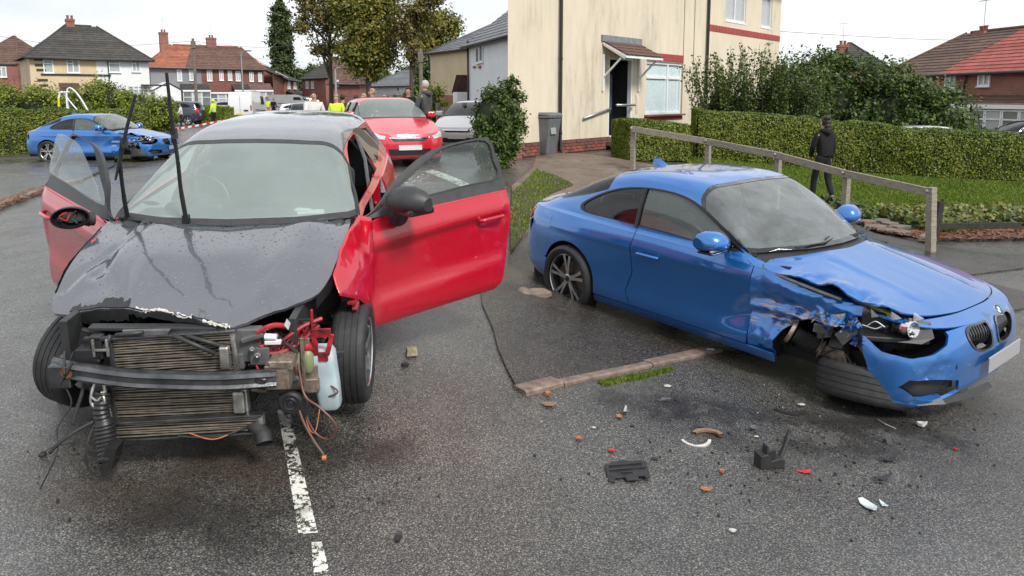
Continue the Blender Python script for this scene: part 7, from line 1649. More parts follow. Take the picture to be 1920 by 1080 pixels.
 for k in range(60):
  c_ = (rr_.uniform(.38, .85), rr_.uniform(-.72, .62), rr_.uniform(.26, .72)); MB().box(c_, (rr_.uniform(.03, .14), rr_.uniform(.02, .12), rr_.uniform(.02, .11)), rz=rr_.uniform(-.5, .5), rx=rr_.uniform(-.4, .4), ry=rr_.uniform(-.3, .3)).build('engine_part', MT[rr_.choice(('plastic_rough', 'dirty_metal', 'trim_dark', 'plastic_rough'))], root, bev=.008)
 for k in range(16):
  a_ = (rr_.uniform(.25, .5), rr_.uniform(-.72, -.30), rr_.uniform(.36, .74)); m = MB(); m.tube(spl([a_, (a_[0]-.03, a_[1]+rr_.uniform(-.1, .1), a_[2]+rr_.uniform(-.1, .1)), (a_[0]+rr_.uniform(-.1, .1), a_[1]+rr_.uniform(-.16, .16), a_[2]+rr_.uniform(-.18, .08))], 5), rr_.uniform(.003, .011), 6); m.build('hose', MT[rr_.choice(('rubber', 'rubber', 'wire_brown', 'grey_plastic', 'wire_red'))], root, smooth=True)
 for s_ in (1, -1):
  m = MB(); m.box((.62, .56*s_, .66), (.7, .04, .20)); m.build('inner_wing', MT['trim_dark'], root, bev=.006); m = MB(); m.box((.75, .53*s_, .50), (1.0, .07, .11)); m.build('chassis_rail', MT['dirty_metal'], root, bev=.006)
  m = MB(); m.lathe([(0, .05), (.0, .10), (.3, .10), (.3, .05)], 16, c=(.95, .60*s_, .48), axis='Z'); m.build('suspension_strut', U, root, smooth=True); m = MB(); m.tube([(.9, .4*s_, .25), (.87, .72*s_, .25)], .02); m.build('suspension_arm', U, root, smooth=True)
 # radiators: upper part behind the beam, lower intercooler in front
 def rad(name, x, y0, y1, z0, z1, n, tilt=.0, roll=0):
  m = MB(); w = y1-y0; zc_ = (z0+z1)/2; yc = (y0+y1)/2
  m.box((x+.02, yc, zc_), (.035, w, z1-z0), rx=roll); o = m.build(name, MT['radiator_dark'], root)
  m = MB()
  for k in range(n):
   z = z0+(z1-z0)*(k+.5)/n
   wob = .002*math.sin(k*1.9)
   pts = [(x-.004+.002*math.sin(k+j), y0+w*j/6, z+wob+math.tan(roll)*(w*j/6-w/2)+.0015*math.sin(3*k+j*2)) for j in range(7)]
   m.grid([[(p[0], p[1], p[2]-.0032), (p[0]-.006, p[1], p[2]-.002), (p[0]-.006, p[1], p[2]+.002), (p[0], p[1], p[2]+.0032)] for p in pts])
  m.build('cooling_fins', MT['radiator'], o, kind='stuff')
  for yy in (y0-.012, y1+.012): MB().box((x+.01, yy, zc_+math.tan(roll)*(yy-yc)), (.05, .03, z1-z0+.02), rx=roll).build('end_tank', MT['bare_metal'] if yy < yc else MT['trim_dark'], o, bev=.01)
  m = MB(); m.box((x+.0, yc, z0-.008), (.05, w+.05, .012), rx=roll); m.box((x+.0, yc, z1+.008), (.05, w+.05, .012), rx=roll); m.build('radiator_rail', MT['beam_metal'], o, bev=.003)
  return o
 rad('radiator', .215, -.27, .30, .43, .70, 20, roll=R(-3))
 rad('radiator', .185, -.31, .31, .285, .46, 13, roll=R(-1.5))
 rad('intercooler', .15, -.39, .31, .195, .275, 6, roll=R(-2))
 # crash beam
 m = MB(); bp = spl([(.20, .60, .545), (.13, .46, .55), (.075, .2, .535), (.065, 0, .525), (.075, -.25, .51), (.12, -.50, .50)], 5)
 sec = [(0.03, -.055), (.0, -.052), (-.012, -.036), (.004, -.02), (.004, .012), (-.012, .026), (-.0, .048), (.035, .055)]
 m.grid([[(p[0]+a*.8, p[1], p[2]+b*.82) for a, b in sec] for p in bp]); cb = m.build('crash_beam', MT['beam_metal'], root, smooth=True, auto=28)
 m = MB(); m.grid([[(p[0]+.036, p[1], p[2]+b*.82) for b in (-.055, .055)] for p in bp]); m.build('beam_back', U, cb)
 m = MB(); m.lathe([(0, .0), (-.003, .028), (.004, .03)], 16, c=(.135, .50, .548), axis='X'); m.build('rust_patch', MT['rust'], cb, smooth=True)
 m = MB(); m.lathe([(0, 0), (-.004, .012), (.004, .022)], 16, c=(.098, -.43, .505), axis='X', rot=Matrix.Diagonal((1, 1.5, .6))); m.build('beam_slot', MT['seal_black'], cb, smooth=True)
 m = MB(); m.box((.24, -.50, .50), (.22, .12, .13)); m.box((.20, -.52, .565), (.14, .12, .05)); m.build('crash_can', MT['dirty_metal'], root, bev=.008)
 m = MB(); m.box((.24, .54, .52), (.2, .10, .12)); m.build('crash_can', MT['beam_metal'], root, bev=.008)
 m = MB(); m.box((.30, -.535, .50), (.012, .20, .28)); m.box((.285, -.60, .5), (.03, .02, .30)); fl_ = m.build('mounting_plate', MT['dirty_metal'], root, bev=.004)
 for (y, z) in ((-.50, .62), (-.47, .66), (-.56, .42), (-.50, .39)):
  m = MB(); m.lathe([(0, 0), (0, .018), (-.012, .018), (-.014, .010), (-.006, .008), (-.006, 0)], 16, c=(.285, y, z), axis='X'); m.build('bolt', MT['bare_metal'], fl_, smooth=True)
 # bonnet slam panel, V braces, latch tray
 m = MB(); m.box((.27, .12, .722), (.06, .62, .02), rx=R(1)); m.build('slam_panel', MT['trim_dark'], root, bev=.005)
 m = MB(); m.prism([(.23, .70), (.04, .695), (.02, .735), (.25, .735)], 'X', .20, .225) ;
 sp_ = m.build('latch_tray', MT['grey_plastic'], root, bev=.004); sp_.location = (0, 0, 0)
 for (a, b) in (((.19, .30, .715), (.185, .36, .60)), ((.19, .36, .60), (.19, .42, .53)), ((.175, .0, .72), (.17, -.20, .62)), ((.19, -.06, .71), (.185, -.24, .65)), ((.18, .27, .72), (.18, .14, .735))):
  m = MB(); m.tube([a, b], .012, 6); m.build('brace', MT['trim_dark'], root, smooth=True)
 # left bracket and headlight carrier remains
 m = MB(); m.box((.20, .37, .655), (.05, .06, .12)); m.box((.19, .365, .70), (.03, .12, .02)); m.box((.21, .42, .60), (.08, .10, .10)); m.box((.30, .46, .62), (.03, .10, .16), rx=.3); m.build('headlight_carrier', MT['plastic_black'], root, bev=.006)
 m = MB(); m.box((.168, .34, .65), (.012, .075, .012)); m.box((.168, .375, .66), (.012, .012, .09)); m.box((.168, .31, .66), (.012, .012, .09)); m.build('broken_bracket', MT['bare_metal'], root, bev=.002)
 m = MB(); m.box((.26, -.33, .63), (.06, .16, .18)); m.box((.25, -.40, .58), (.08, .10, .10)); m.box((.24, -.29, .55), (.05, .06, .09)); m.box((.23, -.37, .68), (.05, .12, .03), rx=-.3); gb = m.build('headlight_mount', MT['grey_plastic'], root, bev=.010)
 for (y, z, r_) in ((-.40, .60, .016), (-.375, .635, .014)):
  m = MB(); m.lathe([(0, 0), (0, r_), (-.02, r_), (-.022, r_*.5), (-.012, 0)], 14, c=(.20, y, z), axis='X'); m.build('bolt', MT['bare_metal'], gb, smooth=True)
 m = MB(); m.box((.17, -.245, .60), (.04, .05, .12)); m.box((.165, -.30, .36), (.05, .06, .12)); m.build('tank_cap', MT['bare_metal'], root, bev=.012)
 # oversprayed red lattice and hoses
 m = MB()
 up = spl([(.22, -.40, .63), (.25, -.50, .645), (.30, -.60, .70), (.36, -.69, .72)], 5); lo = spl([(.22, -.40, .60), (.24, -.48, .585), (.28, -.57, .61), (.34, -.68, .69)], 5)
 m.tube(up, .011, 6); m.tube(lo, .011, 6)
 for i in range(0, len(up)-2, 2): m.tube([up[i], lo[i+2]], .005, 5); m.tube([lo[i], up[i+2]], .005, 5)
 m.build('lattice_bracket', MT['red_oversprayed'], root, smooth=True)
 m = MB(); m.tube(spl([(.26, -.39, .62), (.22, -.40, .70), (.24, -.47, .735), (.30, -.55, .70), (.38, -.60, .66)], 5), .014, 8); m.build('red_hose', MT['red_oversprayed'], root, smooth=True)
 m = MB(); m.tube([(.22, -.43, .685), (.22, -.49, .68)], .018, 8); m.box((.22, -.47, .655), (.03, .08, .02)); m.build('white_connector', MT['white_plastic'], root, bev=.004)
 for (y, z, r_) in ((-.555, .53, .035), (-.62, .52, .032)):
  m = MB(); m.lathe([(-.07, 0), (-.068, r_*.7), (-.04, r_), (.03, r_), (.05, r_*.6), (.06, 0)], 18, c=(.30, y, z), axis='Z'); m.build('fluid_reservoir', MT['pale_green_plastic'], root, smooth=True)
 m = MB(); m.box((.34, -.59, .42), (.10, .16, .14)); m.box((.30, -.64, .38), (.06, .07, .08)); m.build('pump_block', MT['dirty_metal'], root, bev=.008)
 # washer bottle with the red stained neck and bracket
 m = MB()
 secs = [(.215, -.71, .050, .045), (.235, -.715, .058, .055), (.34, -.705, .062, .06), (.46, -.69, .066, .062), (.53, -.675, .075, .065), (.555, -.665, .07, .055)]
 ring = []
 for (z, y, hw, hd) in secs: ring.append([(.36+hd*np.sign(math.cos(q))*abs(math.cos(q))**.45, y+hw*np.sign(math.sin(q))*abs(math.sin(q))**.45, z) for q in np.linspace(0, 2*math.pi, 25)])
 m.grid(ring); m.add(ring[0][:24], [tuple(range(24))]); m.add(ring[-1][:24], [tuple(range(24))]); wb = m.build('washer_bottle', MT['washer_plastic'], root, smooth=True, auto=50)
 m = MB(); m.tube(spl([(.34, -.625, .70), (.33, -.60, .64), (.32, -.61, .59), (.34, -.65, .565)], 5), [.022]*5+[.03]*5+[.04]*6, 12); m.build('bottle_neck', MT['red_oversprayed'], wb, smooth=True)
 m = MB(); m.box((.30, -.695, .665), (.012, .10, .05)); m.box((.30, -.66, .60), (.012, .025, .12), rx=-.1); m.box((.30, -.735, .60), (.012, .025, .12), rx=.25); m.box((.295, -.70, .535), (.014, .05, .05)); m.box((.31, -.65, .72), (.02, .012, .14)); m.build('bottle_bracket', MT['red_oversprayed'], root, bev=.004)
 # horn
 m = MB(); m.lathe([(.03, .0), (.03, .05), (.01, .062), (-.012, .062), (-.02, .05), (-.018, .035), (-.026, .03), (-.02, .018), (-.03, .014), (-.03, 0)], 32, c=(.20, -.545, .33), axis='X'); m.box((.21, -.60, .30), (.05, .05, .09)); m.build('horn', MT['plastic_black'], root, smooth=True)
 # hose elbow, corrugated duct, loops of pipe, straps and trailing wires
 m = MB(); m.tube(spl([(.25, -.26, .21), (.18, -.34, .23), (.13, -.41, .205), (.09, -.43, .165)], 6), [.03]*7+[.036]*6+[.04]*6, 20, cap=False); m.tube(spl([(.09, -.43, .165), (.13, -.41, .205)], 2), .033, 20, cap=False); m.build('air_hose', MT['rubber'], root, smooth=True)
 m = MB(); pth = spl([(.14, .34, .44), (.11, .345, .36), (.10, .335, .28), (.07, .32, .20), (.02, .30, .13)], 8); rs = [(.034 if i < 14 else .042)+(.006 if i % 2 else 0) for i in range(len(pth))]; m.tube(pth, rs, 16, cap=False); m.box((.04, .285, .16), (.09, .05, .12), rx=.3); m.build('air_duct', MT['plastic_black'], root, smooth=True, auto=30)
 m = MB(); m.tube(spl([(.15, .375, .50), (.12, .385, .45), (.11, .39, .40), (.10, .36, .37), (.10, .33, .375), (.10, .32, .42), (.12, .34, .45)], 5), .007, 8); m.tube(spl([(.11, .385, .43), (.09, .35, .42), (.09, .33, .44)], 4), .006, 8); m.tube(spl([(.13, .33, .50), (.12, .32, .40), (.12, .31, .29)], 4), .009, 8); m.build('metal_pipe_loops', MT['bare_metal'], root, smooth=True)
 def strap(pts, w, mat, name):
  q = spl(pts, 6); m = MB(); m.grid([[(p[0], p[1], p[2]), (p[0], p[1]+w*.6, p[2]+w*.7)] for p in q]); o = m.build(name, mat, root, smooth=True)
  s2 = o.modifiers.new('s', 'SOLIDIFY'); s2.thickness = .004
 strap([(.18, .44, .46), (.15, .45, .40), (.12, .47, .33), (.10, .48, .28)], .022, MT['rubber'], 'torn_strap')
 strap([(.12, .36, .30), (.06, .43, .28), (.02, .50, .24), (.0, .55, .19)], .018, MT['rubber'], 'torn_strap')
 def wire(pts, r_, mat, name='loose_wire'):
  m = MB(); m.tube(spl(pts, 7), r_, 6); m.build(name, MT[mat], root, smooth=True)
 wire([(.22, .50, .62), (.16, .53, .5), (.14, .50, .38), (.10, .56, .27), (.0, .52, .20), (-.04, .60, .03)], .004, 'rubber')
 wire([(.18, .52, .64), (.12, .50, .55), (.14, .47, .60), (.12, .53, .50)], .006, 'rubber')
 wire([(.12, .38, .30), (.05, .40, .22), (.03, .41, .13), (.04, .39, .04)], .006, 'rubber')
 wire([(.25, -.58, .52), (.18, -.62, .38), (.14, -.70, .33), (.12, -.78, .24), (.14, -.74, .15), (.18, -.66, .17), (.2, -.60, .30)], .006, 'wire_brown')
 wire([(.2, -.58, .30), (.14, -.62, .24), (.08, -.68, .17), (.05, -.725, .12)], .006, 'wire_brown')
 wire([(.22, -.60, .32), (.18, -.63, .20), (.15, -.67, .19), (.2, -.69, .30)], .003, 'wire_copper')
 wire([(.30, -.47, .70), (.28, -.55, .74), (.40, -.62, .70)], .005, 'rubber'); wire([(.3, -.5, .62), (.24, -.57, .50), (.26, -.60, .40)], .008, 'wire_brown')
 wire([(.24, -.36, .58), (.2, -.40, .50), (.22, -.43, .52)], .005, 'wire_red'); wire([(.27, -.52, .60), (.24, -.53, .53), (.26, -.55, .47)], .006, 'wire_red')
 wire([(.12, .0, .20), (.11, -.15, .195), (.12, -.25, .205), (.14, -.33, .23)], .005, 'rubber'); wire([(.13, -.05, .21), (.10, -.18, .19), (.14, -.30, .22)], .0035, 'wire_copper')
 m = MB(); m.lathe([(-.012, 0), (-.01, .014), (.01, .014), (.012, 0)], 12, c=(.045, -.73, .105), axis='Y'); m.build('wire_plug', MT['wire_copper'], root, smooth=True)
 m = MB(); m.quad((.22, -.545, .78), (.21, -.565, .76), (.215, -.55, .72), (.22, -.53, .745)); m.build('paper_tag', MT['plate_white'], root)
glassm('glass_wreck', (.70, .80, .77), drops=.2, dirt_or_sheen=.34, refl=1.75, flat=True)  # sky sheen painted on as an even pale green layer
glassm('glass_door', (.62, .70, .67), drops=.5, dirt_or_sheen=.06, refl=1.5)
wreck = thing('red_hatchback', 'red hatchback with a black bonnet, its front torn off and both doors open', 'car', (-1.665, 3.435, .11))
_r = Vector((math.sin(-.071), math.cos(-.071), .103)).normalized(); _l = Vector((-math.cos(-.071), math.sin(-.071), .008)); _l = (_l-_r*_l.dot(_r)).normalized(); _n = _r.cross(_l)
wreck.rotation_euler = Matrix((_r, _l, _n)).transposed().to_euler()
build_wreck(wreck)
# ------------------------------------------------------------------ parked and passing cars
def plain_car(root, L, HW, H, P, glass='glass_tint', lights=True, front=True, wr=.31, fw=.82/4.03, rw=3.27/4.03, doors5=True, rims=True, det=1, grille='hatch'):
 B_ = hatch_body(L, HW, H); A, B = B_.A, B_.B; sx, sz = L/4.03, H/1.49; f = lambda pts: [(x*sx, z*sz) for x, z in pts]
 SA = (3.4, 13.2, 0, 6); gd = (3.8, 11, .3, 2.7); res = .07 if det else .11; xf, xr = .85*sx, 3.27*sx; ra = wr*1.14
 zt = lambda x: float(np.interp(x, [.36, .72, 1.15, 1.75, 2.4, 2.95, 3.27, 3.6, 3.85], [.77, .86, .955, .99, 1.01, 1.03, 1.04, 1.045, 1.03]))
 top = [(x*sx, (zt(x)+.004)*sz) for x in np.linspace(3.8, .42, 18)]
 side = top+[(.42*sx, .5*sz)]+arc(xf, wr, ra, 155, 0, 16)[0:]+[(xf+ra, .2*sz), (xr-ra, .2*sz)]+arc(xr, wr, ra, 180, 22, 16)+[(3.72*sx, .5*sz)]
 for s_ in (1, -1):
  b = panel('body_side', A, ('xz', side), P, root, side=s_, dom=SA, res=res, thick=.02)
  dlo = spl(f([(1.50, 1.035), (2.2, 1.065), (2.9, 1.085), (3.45, 1.12), (3.35, 1.24), (3.0, 1.34), (2.5, 1.36), (2.1, 1.335), (1.75, 1.19)]), 4, True); c = dlo.mean(0)
  panel('side_windows', B, ('xz', [tuple(c+(p-c)*.97) for p in dlo], gd), MT[glass], b, side=s_, off=.004, thick=0, res=res)
  for xx in (2.15, 2.95):
   uv = B.inv(f([(xx, 1.03), (xx+.02, 1.2), (xx+.04, 1.36)]), 'xz', gd); q = B(uv[:, 0], uv[:, 1]); m = MB(); m.tube([(p[0], (p[1]+.008)*s_, p[2]) for p in q], .025, 5); m.build('window_pillar', MT['seal_black'], b)
  for xx in (1.34, 2.22, 3.05):
   uv = A.inv(f([(xx, .28), (xx, .55), (xx, .8), (xx, .93)]), 'xz', SA); q = A(uv[:, 0], uv[:, 1]); m = MB(); m.tube([(p[0], (p[1]+.0)*s_, p[2]) for p in q], .006, 4); m.build('door_gap', MT['seal_black'], b)
  for xx in (2.05, 2.9): m = MB(); m.box((xx*sx, (HW+.004)*s_, .83*sz), (.17, .025, .03)); m.build('door_handle', P, b, bev=.008)
  m = MB(); m.box((1.62*sx, (HW+.08)*s_, 1.08*sz), (.16, .22, .15)); m.build('door_mirror', P, b, bev=.05, seg=3)
  m = MB(); m.lathe([(s_*(HW-.3), .05), (s_*(HW-.3), ra), (s_*(HW-.03), ra)], 20, c=(xf, 0, wr), a0=R(-10), a1=R(190)); m.lathe([(s_*(HW-.3), .05), (s_*(HW-.3), ra), (s_*(HW-.03), ra)], 20, c=(xr, 0, wr), a0=R(-10), a1=R(190)); m.build('wheel_arch_liner', MT['underbody'], root)
  for x in (xf, xr):
   if rims: wheel(root, x, s_*(HW-.10), wr, wr, .2, wr*.68, s_, 5, det > 0, emblem=False)
   else:
    e = bpy.data.objects.new('wheel', None); C.objects.link(e); e.parent = root; e.location = (x, s_*(HW-.1), wr); tyre(e, wr, .2, wr*.68, n=28); m = MB(); m.lathe([(s_*.06, 0), (s_*.09, wr*.3), (s_*.07, wr*.66), (s_*.05, wr*.68)], 24); m.build('rim', MT['alloy'], e, smooth=True)
 fn, hd = [], (0, 4.6, 0, 6)
 panel('front_bumper', A, ('uv', [(0, 0), (0, 6), (3.9, 6), (3.9, 3.2)]+[tuple(p) for p in A.inv(arc(xf, wr, ra, 156, 190, 5), 'xz', (2.5, 6, 0, 6))]+[(3.8, 0)]), P, root, both=True, res=res)
 panel('rear_bumper', A, ('uv', [(15, 0), (15, 6), (11.6, 6), (11.5, 3.4)]+[tuple(p) for p in A.inv(arc(xr, wr, ra, 24, -12, 5), 'xz', (9, 13, 0, 6))]+[(11.4, 0)]), P, root, both=True, res=res)
 ws = [(3.95, 5), (3.95, 4), (4.0, 3.1), (4.18, 2.25), (5.0, 2.22), (5.72, 2.3), (5.86, 2.6), (5.93, 3.4), (5.95, 5)]; bl = [(9.9, 5), (9.9, 3.3), (9.85, 2.5), (10.2, 2.2), (10.75, 2.2), (10.82, 5)]
 panel('roof', B, ('uv', [(3.85, 0), (3.85, 1.9)]+ws[3:]+bl+[(11, 5), (11, 0)]), P, root, holes=[('xz', [tuple(c+(p-c)*.98) for p in dlo], gd)], both=True, res=res)
 panel('bonnet', B, ('uv', [(0, 5), (0, 0), (3.8, 0), (3.72, 2.6), (3.74, 5)]), P, root, both=True, res=res, thick=.012)
 panel('windscreen', B, ('uv', ws), MT['glass_car' if det else glass], root, both=True, thick=0, off=-.003, res=res); panel('rear_screen', B, ('uv', bl), MT[glass], root, both=True, thick=0, off=-.003, res=res)
 panel('scuttle', B, ('uv', [(3.74, 5), (3.72, 2.6), (3.8, 1.7), (4.1, 2.5), (4.02, 5)]), MT['plastic_black'], root, both=True, thick=.01, off=-.012, res=res)
 if lights:
  for s_ in (1, -1):
   h_ = panel('headlight', A, ('uv', [(2.0, 4.3), (1.9, 5.3), (3.2, 5.9), (4.5, 6), (4.2, 5.2), (3.2, 4.4)]), MT['headlight_far'], root, side=s_, off=.006, thick=.004, res=.05)
   panel('tail_light', A, ('uv', [(11.9, 3.6), (11.9, 5.9), (13.2, 5.9), (13.3, 3.8)]), MT['lens_red'], root, side=s_, off=.006, thick=.004, res=.06)
   panel('fog_lamp', A, ('uv', [(2.2, 1.2), (2.1, 2.0), (3.0, 2.2), (3.1, 1.2)]), MT['plastic_black'], root, side=s_, off=.005, thick=.004, res=.06)
  panel('grille', A, ('uv', [(0, 3.9), (0, 4.9), (1.5, 4.8), (1.2, 3.9)]), MT['plastic_black'], root, both=True, off=.005, thick=.004, res=.05)
  panel('chrome_bar', A, ('uv', [(0, 4.55), (0, 4.95), (1.7, 4.95), (1.5, 4.55)]), MT['chrome'], root, both=True, off=.014, thick=.008, res=.05)
  panel('lower_grille', A, ('uv', [(0, 1.1), (0, 2.3), (1.7, 2.2), (1.5, 1.1)]), MT['plastic_black'], root, both=True, off=.005, thick=.004, res=.05)
  m = MB(); m.box((-.015, 0, .42*sz), (.012, .52, .11)); m.build('number_plate', MT['plate_white'], root)
 m = MB(); m.box((L/2, 0, .3), (L*.8, HW*1.5, .2)); m.box((L/2+.1, 0, .33), (L*.45, HW*1.7, .25)); m.build('floorpan', MT['underbody'], root)
 if det:
  m = MB(); m.box((1.5*sx, 0, .93*sz), (.4, HW*1.6, .2)); m.build('dashboard', MT['trim_dark'], root, bev=.04)
  for s_ in (1, -1): seat(root, 2.1*sx, .37*s_, .44, MT['fabric_dark'])
  steering(root, (1.85*sx, .37, 1.02*sz), .18)
  m = MB(); m.tube([(1.33*sx, .5, 1.04*sz), (1.38*sx, .0, 1.075*sz), (1.42*sx, -.3, 1.085*sz)], .012, 5); m.build('wiper', MT['plastic_black'], root)
M('headlight_far', (.62, .66, .70), .12, .3, Coat_Weight=1.0, var=.35, vs=14)
red2 = paint('red_paint_parked', (.60, .012, .03), 0, .32, drops=.2, grime=.05)
def car_at(label, px, Y, th, L, HW, H, P, **k):
 x = xAt(px, Y); o = thing('parked_car', label, 'car', (x, Y, G(x, Y)), math.pi/2-th, k.pop('group', None)); plain_car(o, L, HW, H, P, **k); return o
car_at('bright red hatchback facing the camera behind the red wreck', 768, 16.4, R(-22), 4.42, .905, 1.54, red2, wr=.33, glass='glass_tint')
dk = paint('dark_blue_paint', (.018, .024, .04), .3, .35, drops=0); sv = paint('silver_paint', (.42, .43, .44), .7, .35, drops=0); wt = paint('white_paint', (.72, .73, .74), 0, .35, drops=0); bk = paint('black_paint', (.012, .012, .014), 0, .3, drops=0); lb = paint('pale_blue_paint', (.32, .45, .56), .4, .35, drops=0); gr = paint('grey_paint', (.10, .105, .11), .4, .35, drops=0)
def side_car(label, px_l, Y, face, L, HW, H, P, **k):   # side on; face -1 looks left
 x = xAt(px_l, Y) if face < 0 else xAt(px_l, Y)+L; return_ = thing('parked_car', label, 'car', (x, Y, G(x, Y)), 0 if face < 0 else math.pi); plain_car(return_, L, HW, H, P, det=0, rims=True, **k); return return_
side_car('dark blue people carrier standing side on beyond the police tape', 271, 54, -1, 4.2, .88, 1.72, dk, wr=.33)
side_car('silver car parked behind the dark people carrier', 316, 66, 1, 4.3, .86, 1.5, sv)
side_car('silver grey car parked left of the white van behind the hedge', 398, 72, 1, 4.2, .86, 1.5, sv, lights=True)
car_at('dark grey pickup style car parked beyond the silver van', 528, 98, R(70), 4.6, .92, 1.75, gr, det=0)
car_at('pale blue car parked nose on behind the red wreck roof', 572, 46, R(-20), 4.1, .86, 1.5, lb, det=0)
car_at('small white car parked behind the yellow jacketed officer', 612, 60, R(-80), 3.9, .84, 1.48, wt, det=0)
side_car('dark people carrier parked behind the timber fence', 815, 30, -1, 4.4, .88, 1.62, dk, wr=.33)
car_at('white car with its bonnet showing behind the top of the open red door', 856, 21, R(10), 4.0, .86, 1.4, wt, det=0)
side_car('white car whose roof shows over the clipped hedge on the right', 1648, 24, 1, 4.1, .86, 1.46, wt)
side_car('black car parked in front of the bay windows at the far right', 1826, 32, -1, 4.2, .86, 1.42, bk)
# vans
def van(label, px, Y, rz, W_, L, H, P, slope=.9):
 x = xAt(px, Y); o = thing('parked_van', label, 'van', (x, Y, G(x, Y)), rz)
 # local: rear face at y=0 looking -Y, body runs toward +Y
 prof = [(0, .35), (0, .8), (.03, H*.80), (.14, H*.93), (.45, H), (L*.66, H), (L*.76, H*.95), (L*.88, H*.60), (L*.99, H*.50), (L, .7), (L, .32)]
 m = MB(); n = len(prof); sec = [(-W_/2, .0), (-W_/2, 1.0)]
 V = []; rows = []
 for (yy, zz) in prof: f = 1-.10*max(0, (zz-1)/(H-1)) if zz > 1 else 1; rows.append([(-W_/2*f, yy, zz), (-W_/2*f+.06, yy, zz+.0), (W_/2*f-.06, yy, zz), (W_/2*f, yy, zz)])
 m.grid(rows); m.add([r[0] for r in rows], [tuple(range(n))]); m.add([r[3] for r in rows], [tuple(range(n))]); m.grid([[rows[0][0], rows[0][3]], [rows[-1][0], rows[-1][3]]]); m.build('body', P, o, bev=.05, seg=3)
 m = MB(); m.box((0, -.012, H*.5), (.012, .012, H*.78)); m.build('door_gap', MT['seal_black'], o)
 for s_ in (1, -1):
  m = MB(); m.box((s_*(W_/2-.10), -.015, H*.47), (.10, .06, .42)); m.build('tail_light', MT['lens_red'], o, bev=.015)
  m = MB(); m.box((s_*W_*.24, -.02, .9), (.36, .015, .12));
  m.build('door_recess', MT['plastic_black'], o) if s_ > 0 else None
  m = MB(); m.prism([(L*.60, H*.56), (L*.84, H*.56), (L*.75, H*.86), (L*.60, H*.86)], 'X', s_*(W_/2-.055), s_*(W_/2-.03)); m.build('side_window', MT['gloss_black'], o)
  m = MB(); m.tube([(s_*(W_/2+.0), 1.0, .95), (s_*(W_/2), L*.85, .85)], .03, 5); m.build('side_rubbing_strip', MT['plastic_rough'], o)
  for yy in (.95, L-.95):
   e = bpy.data.objects.new('wheel', None); C.objects.link(e); e.parent = o; e.location = (s_*(W_/2-.08), yy, .34); e.rotation_euler = (0, 0, math.pi/2); tyre(e, .34, .2, .22, n=28); m = MB(); m.lathe([(-s_*.07, 0), (-s_*.105, .1), (-s_*.07, .21), (-s_*.04, .22)], 20); m.build('rim', MT['alloy'], e, smooth=True)
 m = MB(); m.box((0, .0, .42), (W_*.96, .14, .22)); m.build('rear_bumper', MT['plastic_rough'], o, bev=.03); m = MB(); m.box((-.05, -.085, .62), (.5, .01, .11)); m.build('number_plate', MT['plate_yellow'], o)
 return o
van('white high roofed van seen from behind, parked beside the low hedge', 450, 62, R(5), 1.98, 5.2, 2.42, wt)
van('silver grey panel van parked beyond the white van', 500, 82, R(-62), 1.85, 4.5, 1.9, sv)
# the same coupe stands farther off in the road, seen from its crashed side
c2 = copy_tree(coupe); c2['label'] = 'distant blue coupe with a smashed front standing side on before the clipped hedge'
xr_, Yr_ = xAt(122, 23.4), 23.4
thc = R(-83); fx, fy = xr_-3.454*math.sin(thc), Yr_-3.454*math.cos(thc)
place_car(c2, fx, fy, G(fx, fy)-.01, thc, (G(xr_, Yr_)-G(fx, fy))/3.454, 0)
# ------------------------------------------------------------------ people
M('skin', (.50, .30, .22), .55, Subsurface_Weight=.1); M('hair_dark', (.018, .013, .011), .6, bump=.6, bs=120); M('hair_grey', (.42, .41, .39), .7, bump=.5, bs=100); M('hair_fair', (.35, .24, .13), .7)
M('cloth_black', (.006, .006, .0075), .9, var=.3, vs=8, bump=.3, bs=30); M('cloth_navy', (.02, .025, .05), .85, var=.3); M('cloth_white', (.62, .61, .58), .85, var=.1, vs=6, bump=.5, bs=18); M('cloth_coat', (.06, .066, .07), .8, var=.25, vs=6, bump=.4, bs=25)
M('hi_vis', (.62, .85, .02), .6, Emission_Strength=0.0); M('reflective', (.6, .66, .72), .3, .2); M('denim', (.03, .05, .10), .85, var=.2); M('cloth_cream', (.60, .58, .5), .85); M('shoe', (.02, .02, .02), .5); M('hi_vis_orange', (.8, .16, .03), .6)
def skin_chain(name, nodes, edges, mat, parent, root=0, sub=2):
 me = bpy.data.meshes.new(name); me.from_pydata([n[0] for n in nodes], edges, []); me.materials.append(mat)
 o = link(name, me, parent); sk = o.modifiers.new('skin', 'SKIN'); sk.use_smooth_shade = True
 ly = me.skin_vertices[0] if me.skin_vertices else None
 if ly is None:
  bm = bmesh.new(); bm.from_mesh(me); bm.verts.layers.skin.verify(); bm.to_mesh(me); bm.free(); ly = me.skin_vertices[0]
 for i, n in enumerate(nodes):
  r_ = n[1]; ly.data[i].radius = r_ if isinstance(r_, tuple) else (r_, r_); ly.data[i].use_root = (i == root)
 ss_ = o.modifiers.new('sub', 'SUBSURF'); ss_.levels = sub; ss_.render_levels = sub; return o
